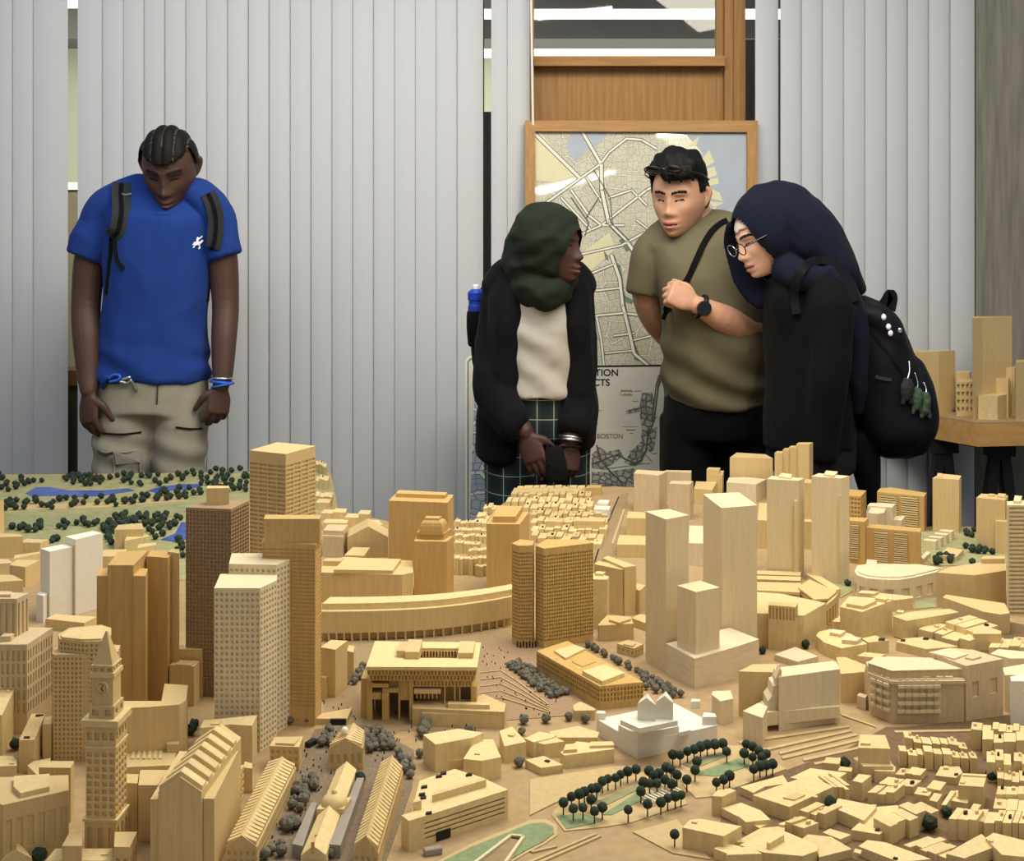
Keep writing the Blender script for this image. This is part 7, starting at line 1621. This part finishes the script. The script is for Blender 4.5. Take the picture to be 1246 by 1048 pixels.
# ---- 3 the person in the olive shirt
D = 4.34; p = pt('P3', D)
hd = Head(p(208, 190, -.02), (-.46, -.86, -.22), k=1.06, jaw=2.2, nose=.9, lips=1.0, wide=1.12)
b = Blob(); hd.add(b)
b.tube([p(262, 310, .04), p(252, 265, .035), p(235, 225, .02)], [.070, .066, .066])
b.tube([p(310, 740, .02), p(310, 520, .0), p(290, 340, .02)], [(.14, .12), (.15, .13), (.15, .09)])
b.tube([p(130, 330, .04), p(108, 440, .05), p(125, 530, .10), p(165, 590, .16), p(210, 640, .20)], [.054, .050, .044, .038, .030])
b.tube([p(400, 340, .02), p(430, 440, -.02), p(432, 548, -.06), p(400, 570, -.12), p(330, 540, -.185), p(262, 505, -.20)], [.058, .056, .052, .050, .044, .030])
hw = p(256, 502, -.20); hand(b, hw, (-.80, -.12, .42), (-.15, -.85, .5), (-.2, -.3, .9), 1.15, 1.05)
for x0 in (235, 395): b.tube([p(x0, 760, .03), p(x0, 900, .03), Vector((p(x0, 900).x, D+.04, .45)), Vector((p(x0, 900).x, D+.04, .10))], [.075, .075, .06, .045])
mo = b.build('person', .0034, [M['tskin'], M['tlips'], M['lash']], smooth=2, pick=hd.pick(), origin=(p(310, 800).x, D, 0))
tag(mo, 'person in an olive T-shirt and black shorts with sunglasses on his head, gripping a strap'.replace(' his', ' the'), 'person')
b = Blob()
b.tube([p(312, 772, .02), p(312, 700, .01), p(312, 600, -.01), p(305, 500, -.01), p(288, 410, .0), p(270, 330, .02), p(262, 290, .035), p(258, 262, .04)], [(.172, .165), (.172, .17), (.172, .175), (.168, .165), (.172, .15), (.168, .115), (.115, .09), (.076, .075)], cap=0, n=32, sq=2.3)
b.tube([p(165, 300, .035), p(128, 350, .035), p(112, 420, .045), p(104, 470, .05)], [.055, .064, .062, .058], cap=0)
b.tube([p(365, 300, .03), p(392, 350, .01), p(398, 420, -.01), p(392, 486, -.03)], [.058, .066, .068, .066], cap=0)
fo = folds(.008, 8, 6, 11)
b.tube([p(135, 345, .035), p(170, 300, .04), p(225, 272, .045), p(262, 262, .045), p(320, 272, .04), p(370, 298, .03), p(398, 345, .02)], [(.054, .075), (.054, .085), (.048, .085), (.04, .075), (.05, .085), (.058, .085), (.056, .075)], cap=.5, n=24)
ot = b.build('t_shirt', .0075, [M['olivetee']], smooth=3, parent=mo, fold=lambda co: fo(co)+.006*math.sin((co.z*.9+co.x*.35)*62+3*noise.noise(co*5))*ss(1.35, 1.12, co.z))
ring = [Vector((p(256, 275).x+.078*math.cos(a), D+.036+.078*math.sin(a), p(256, 272).z-.024*(1-math.sin(a)))) for a in [2*math.pi*i/20 for i in range(21)]]
wire('collar', ring, .008, M['olivetee'], mo)
b = Blob(); b.tube([p(314, 745, .02), p(313, 800, .02), p(312, 860, .03)], [(.165, .155), (.17, .155), (.172, .15)], cap=0, n=30, sq=2.4)
b.tube([p(232, 830, .03), p(230, 950, .03), Vector((p(232, 950).x, D+.03, .52))], [(.092, .12), (.09, .115), (.085, .11)], cap=0, sq=2.3)
b.tube([p(396, 830, .03), p(396, 950, .03), Vector((p(394, 950).x, D+.03, .52))], [(.092, .12), (.09, .115), (.085, .11)], cap=0, sq=2.3)
b.build('shorts', .009, [M['blackcloth']], smooth=2, parent=mo, fold=folds(.006, 9, 6, 12))
# short swept hair: capped skull with raised tufts
bm = bmesh.new(); bmesh.ops.create_uvsphere(bm, u_segments=90, v_segments=56, radius=1)
kill = []
for v in bm.verts:
    q = hd.surf(v.co); z = q.z; side = abs(q.x)/.074
    lim = (.060 if q.y > .03 else (.016 if q.y > -.02 else -.045))+(.018*(q.x > 0) if q.y > .03 else 0)
    if z < lim: kill.append(v); continue
    t = ss(lim, lim+.035, z); vol = .004+.006*t+.030*ss(.045, .10, z)*(1 if q.y > -.05 else .5)
    vol += .010*noise.noise(Vector((q.x*70, q.y*34, q.z*40)))*t
    v.co = hd.w(q+v.co.normalized()*vol)
bmesh.ops.delete(bm, geom=kill, context='VERTS'); bmesh.ops.solidify(bm, geom=bm.faces[:], thickness=.006)
finish('hair', bm, M['hair'], mo, origin=hd.c, smooth=True)
# side fringe tufts falling to the temple
b = Blob()
for i in range(6):
    x0 = -.062+i*.016; b.tube([hd.w((x0, .085-abs(x0)*.4, .105)), hd.w((x0-.006, .10-abs(x0)*.5, .082)), hd.w((x0-.012, .096-abs(x0)*.5, .062+.006*(i % 2)))], [.012, .009, .003], n=8)
b.build('fringe', .004, [M['hair']], smooth=1, parent=mo)
# sunglasses pushed up on the hair
sg = bpy.data.objects.new('sunglasses', None); COL.objects.link(sg); sg.location = hd.w((0, .12, .10)); tag(sg, 'black sunglasses pushed up on the black hair of the olive-shirted person', 'sunglasses')
for s_ in (1, -1):
    b = Blob(); b.ball(hd.w((s_*.034, .112, .108)), .027*1.05, .006, .019, hd.R @ Matrix.Rotation(R(-48), 3, 'X')); b.build('lens', .0025, [M['lens']], smooth=1, parent=sg)
    wire('temple', [hd.w((s_*.062, .105, .104)), hd.w((s_*.092, .04, .078)), hd.w((s_*.092, -.02, .05))], .003, M['lens'], sg)
    wire('lens_rim', [hd.w((s_*.034+.026*math.cos(a), .119+.012*math.sin(a), .108+.015*math.sin(a))) for a in [2*math.pi*i/14 for i in range(15)]], .0022, M['lens'], sg)  # plain black wire around each lens
wire('bridge', [hd.w((-.009, .121, .112)), hd.w((0, .124, .114)), hd.w((.009, .121, .112))], .003, M['lens'], sg)
# watch
wd_ = p(268, 508, -.205); ax = (p(330, 540, -.185)-p(262, 505, -.20)).normalized(); vv = (CAM-wd_).normalized(); nw = (vv-ax*vv.dot(ax)).normalized()
bangle('watch_band', wd_+ax*.0, ax, .034, .008, M['watch'], mo)
bm = bmesh.new(); q = (nw*.6+vv*.6).normalized(); bmesh.ops.create_cone(bm, cap_ends=True, segments=32, radius1=.024, radius2=.022, depth=.012, matrix=Matrix.Translation(wd_+nw*.040) @ q.to_track_quat('Z', 'Y').to_matrix().to_4x4())
finish('watch_case', bm, M['watch'], mo, origin=wd_+nw*.04)
bm = bmesh.new(); bmesh.ops.create_cone(bm, cap_ends=True, segments=32, radius1=.019, radius2=.019, depth=.002, matrix=Matrix.Translation(wd_+nw*.040+q*.0066) @ q.to_track_quat('Z', 'Y').to_matrix().to_4x4())
finish('watch_face', bm, M['lens'], mo, origin=wd_+nw*.046)
sb = bpy.data.objects.new('sling_bag', None); COL.objects.link(sb); sb.location = p(200, 560, .18); tag(sb, 'dark strap of a sling bag running diagonally across the olive shirt', 'bag')
q = [v for v in (hit(*pp('P3', x, y), ot, off=.006) for x, y in ((345, 258), (325, 268), (300, 290), (275, 330), (250, 385), (228, 432))) if v is not None]
q += [hw+Vector((-.07, .01, .03)), hw+Vector((-.09, .045, -.02))]
q2 = [v for v in (hit(*pp('P3', x, y), ot, off=.005) for x, y in ((180, 510), (170, 525), (163, 545))) if v is not None]
strip('strap', q+q2, .020, .005, M['blackcloth'], sb)
b = Blob(); b.tube([p(250, 480, .25), p(300, 560, .26)], [(.08, .05), (.08, .05)], cap=.6); b.build('bag_body', .009, [M['blackcloth']], smooth=2, parent=sb)

# ---- 4 the person in the navy headscarf
D = 4.02; p = pt('P4', D)
hd = Head(p(158, 196, -.02), (-.86, -.30, -.42), up=(-.35, 0, 1), k=.96, nose=1.05, lips=.9)
b = Blob(); hd.add(b)
b.tube([p(270, 320, .03), p(230, 270, .02), p(190, 230, .0)], [.055, .048, .052])
b.tube([p(300, 800, .04), p(295, 600, .03), p(300, 420, .03)], [(.10, .11), (.10, .12), (.09, .10)])
b.tube([p(330, 360, -.10), p(350, 480, -.13), p(355, 610, -.13), p(340, 760, -.12), p(330, 890, -.10)], [.046, .042, .038, .034, .028])
hand(b, p(328, 900, -.10), (-.1, -.1, -.95), (.1, -.95, 0), (-.9, 0, 0), .5, .95)
b.tube([p(300, 380, .08), p(290, 480, .11), p(296, 620, .12), p(290, 860, .12)], [.042, .040, .036, .028]); hand(b, p(292, 890, .12), (.1, -.1, -.95), (-.6, .6, 0), (.5, .7, 0), .5, .95)
for dx in (-.06, .07): b.tube([p(300, 860, .04+dx), p(300, 920, .04+dx), Vector((p(300, 900).x, D+.04+dx, .45)), Vector((p(300, 900).x, D+.04+dx, .10))], [.07, .07, .055, .045])
wn = b.build('person', .0034, [M['fskin'], M['tlips'], M['lash']], smooth=2, pick=hd.pick(), origin=(p(300, 800).x, D, 0))
tag(wn, 'person in a navy headscarf and glasses bending forward, seen from the side', 'person')
b = Blob()
b.tube([p(298, 850, .03), p(293, 720, .03), p(290, 620, .03), p(288, 520, .03), p(285, 440, .03), p(300, 360, .04), p(300, 300, .05)], [(.140, .16), (.136, .16), (.132, .16), (.132, .16), (.125, .16), (.095, .14), (.055, .08)], cap=0, n=30)
b.tube([p(335, 330, -.08), p(355, 420, -.12), p(362, 540, -.13), p(354, 640, -.135), p(342, 760, -.12), p(331, 890, -.105)], [.062, .068, .062, .058, .052, .044], cap=.1)
b.tube([p(300, 360, .08), p(290, 470, .10), p(296, 620, .11), p(291, 850, .11)], [.055, .052, .048, .04], cap=.1)
b.tube([p(225, 330, -.01), p(215, 380, .0), p(225, 470, .02)], [(.05, .09), (.06, .12), (.06, .13)], cap=.5)
b.build('black_top', .008, [M['blackcloth']], smooth=3, parent=wn, fold=folds(.006, 8, 6, 21))
b = Blob(); b.tube([p(300, 790, .04), p(300, 850, .04), p(300, 920, .04)], [(.138, .16), (.138, .16), (.132, .16)], cap=0, n=30)
for dx in (-.08, .08): b.tube([p(300, 880, .04+dx), p(300, 1000, .04+dx), Vector((p(300, 1000).x, D+.04+dx, .06))], [(.115, .09), (.10, .085), (.08, .07)], cap=0)
b.build('jeans', .009, [M['blackjean']], smooth=2, parent=wn, fold=folds(.006, 10, 6, 22))
b = Blob(); b.tube([p(455, 820, .0), p(468, 900, .0), p(482, 1000, .01), p(490, 1040, .01)], [(.05, .06), (.045, .06), (.03, .05), (.02, .04)], cap=.5); b.build('coat_tail', .008, [M['blackcloth']], smooth=2, parent=wn)
# headscarf: hood, drape over the back, loose front panel
b = Blob()
b.ball(hd.w((0, -.022, .018)), .094, .112, .124, hd.R)
b.tube([p(185, 130, .0), p(255, 170, .0), p(310, 230, .01), p(370, 300, .02), p(440, 362, .03)], [(.095, .10), (.105, .12), (.095, .13), (.07, .13), (.022, .07)], cap=.5)
b.tube([p(150, 90, -.0), p(220, 100, -.0), p(290, 150, .0)], [.055, .072, .06])
b.tube([p(205, 250, -.02), p(220, 290, -.05), p(255, 320, -.09), p(320, 330, -.10)], [.05, .05, .045, .04])
b.tube([p(165, 292, .03), p(205, 312, -.01), p(245, 335, -.04), p(300, 330, -.06)], [.035, .05, .055, .05])
b.tube([p(340, 300, -.08), p(400, 400, -.08), p(432, 520, -.06), p(440, 640, -.05), p(440, 740, -.04)], [(.045, .06), (.052, .07), (.045, .07), (.035, .06), (.02, .04)], cap=.4)
nf = folds(.006, 10, 7, 31)
b.build('headscarf', .006, [M['navyscarf']], smooth=3, parent=wn, fold=nf, cut=face_cut(hd, .064, .092, -.122, .012))
# front panel hanging below the face on the far side
b = Blob(); b.tube([hd.w((.075, .05, .07)), p(60, 220, .07), p(85, 290, .07), p(115, 350, .06), p(150, 392, .04), p(178, 405, .02)], [(.020, .012), (.034, .014), (.042, .015), (.046, .016), (.036, .018), (.014, .012)], cap=.6)
b.tube([p(100, 300, .075), p(150, 330, .07), p(200, 350, .06), p(230, 330, .04)], [(.030, .02), (.05, .02), (.06, .03), (.05, .04)], cap=.6)
b.build('headscarf_panel', .006, [M['navyscarf']], smooth=2, parent=wn, fold=folds(.004, 14, 9, 33))
# cream undercap across the forehead
bm = bmesh.new(); bmesh.ops.create_uvsphere(bm, u_segments=80, v_segments=60, radius=1); kill = []
for v in bm.verts:
    q = hd.surf(v.co)
    if q.z < .056-.010*(1-abs(q.x)/.07) or q.y < -.02: kill.append(v)
    v.co = hd.w(q*1.05)
bmesh.ops.delete(bm, geom=kill, context='VERTS'); bmesh.ops.solidify(bm, geom=bm.faces[:], thickness=.004); finish('undercap', bm, M['cap'], wn, origin=hd.c, smooth=True)
# glasses
gl_ = bpy.data.objects.new('eyeglasses', None); COL.objects.link(gl_); gl_.location = hd.w((0, .11, 0)); tag(gl_, 'thin dark-rimmed eyeglasses on the person in the navy headscarf', 'eyeglasses')
for s_ in (1, -1):
    wire('rim', [hd.w((s_*.033+.025*math.cos(a), .113, .002+.019*math.sin(a))) for a in [2*math.pi*i/18 for i in range(19)]], .0018, M['silver'] if s_ > 0 else M['lens'], gl_)
    wire('temple', [hd.w((s_*.058, .112, .008)), hd.w((s_*.080, .06, .012)), hd.w((s_*.082, .0, .012))], .0022, M['lens'], gl_)
wire('bridge', [hd.w((-.008, .114, .005)), hd.w((0, .117, .008)), hd.w((.008, .114, .005))], .0016, M['silver'], gl_)
# backpack
bk = bpy.data.objects.new('backpack', None); COL.objects.link(bk); bk.location = p(550, 640, .0); tag(bk, 'bulging navy backpack with charms and white toggles worn by the bending person', 'backpack')
b = Blob()
b.tube([p(440, 420, .02), p(475, 470, .02), p(510, 580, .02), p(535, 700, .02), p(555, 800, .02), p(560, 845, .02)], [(.05, .09), (.075, .13), (.095, .15), (.105, .155), (.105, .155), (.07, .12)], cap=.6, n=28, sq=2.5)
b.tube([p(600, 600, .0), p(618, 680, .0), p(618, 780, .0), p(606, 845, .0)], [(.035, .10), (.048, .12), (.052, .125), (.036, .10)], cap=.7, n=24, sq=2.6)
b.tube([p(440, 430, -.05), p(520, 470, -.06), p(575, 560, -.06)], [(.03, .06), (.045, .07), (.03, .06)], cap=.6)
bagb = b.build('bag_body', .008, [M['navybag']], smooth=3, parent=bk, fold=folds(.007, 9, 6, 41))
strip('grab_handle', [p(512, 425, -.03), p(530, 402, -.03), p(545, 378, -.03), p(552, 392, -.03), p(545, 430, -.03)], .030, .008, M['navybag'], bk, fwd=(0, 1, 0))
tp_ = wn.children[0]
sh_ = [o for o in wn.children if o.name.startswith(('black_top', 'headscarf'))]
q = [v for v in (hit(*pp('P4', x, y), *sh_, off=.008) for x, y in ((254, 440), (246, 390), (252, 340), (272, 300), (305, 276), (345, 272), (380, 290), (410, 330), (440, 400))) if v is not None]
strip('strap', q, .026, .010, M['navybag'], bk)
for x, y in ((525, 450), (540, 480), (546, 500), (575, 492)):
    c = hit(*pp('P4', x, y), bagb, off=.002)
    if c is not None: b = Blob(); b.ball(c, .008, .006, .010); b.build('toggle', .003, [M['whiteprint'] if x < 560 else M['silver']], smooth=1, parent=bk)
strip('zip', on(bagb, 'P4', [(480, 480), (520, 540), (560, 590), (590, 640), (600, 720)], .003), .008, .003, M['blackcloth'], bk)
strip('zip', on(bagb, 'P4', [(500, 635), (525, 642), (550, 645)], .003), .010, .003, M['greybag'], bk)
for i, (x, y, m_, lb) in enumerate(((598, 670, 'greybag', 'dark grey furry charm hanging on a chain from the navy backpack'), (630, 700, 'keygreen', 'green cloth charm hanging from the navy backpack'), (656, 715, 'keygreen', 'small dark green charm at the outer edge of the navy backpack'))):
    t_ = bpy.data.objects.new('bag_charm', None); COL.objects.link(t_)
    c = hit(*pp('P4', x, y), bagb, off=.012) or p(x, y, -.13)
    t_.location = c; tag(t_, lb, 'bag charm')
    b = Blob(); b.tube([c+Vector((0, 0, .022)), c, c-Vector((.003, 0, .030))], [(.012, .01), (.019 if i < 2 else .013, .014), (.012, .01)], cap=.8); b.tube([c+Vector((-.01, 0, -.03)), c+Vector((-.013, 0, -.045))], [.006, .005]); b.tube([c+Vector((.008, 0, -.03)), c+Vector((.011, 0, -.045))], [.006, .005])
    b.build('charm_body', .0035, [M[m_]], smooth=1, parent=t_, fold=folds(.003, 60, 60, i))
    top = hit(*pp('P4', (604, 622, 650)[i], (588, 625, 655)[i]), bagb, off=.008) or c+Vector((0, 0, .06))
    wire('chain', [c+Vector((0, 0, .024)), (c+top)/2+Vector((.004, 0, .01)), top], .0022, M['silver'], t_)
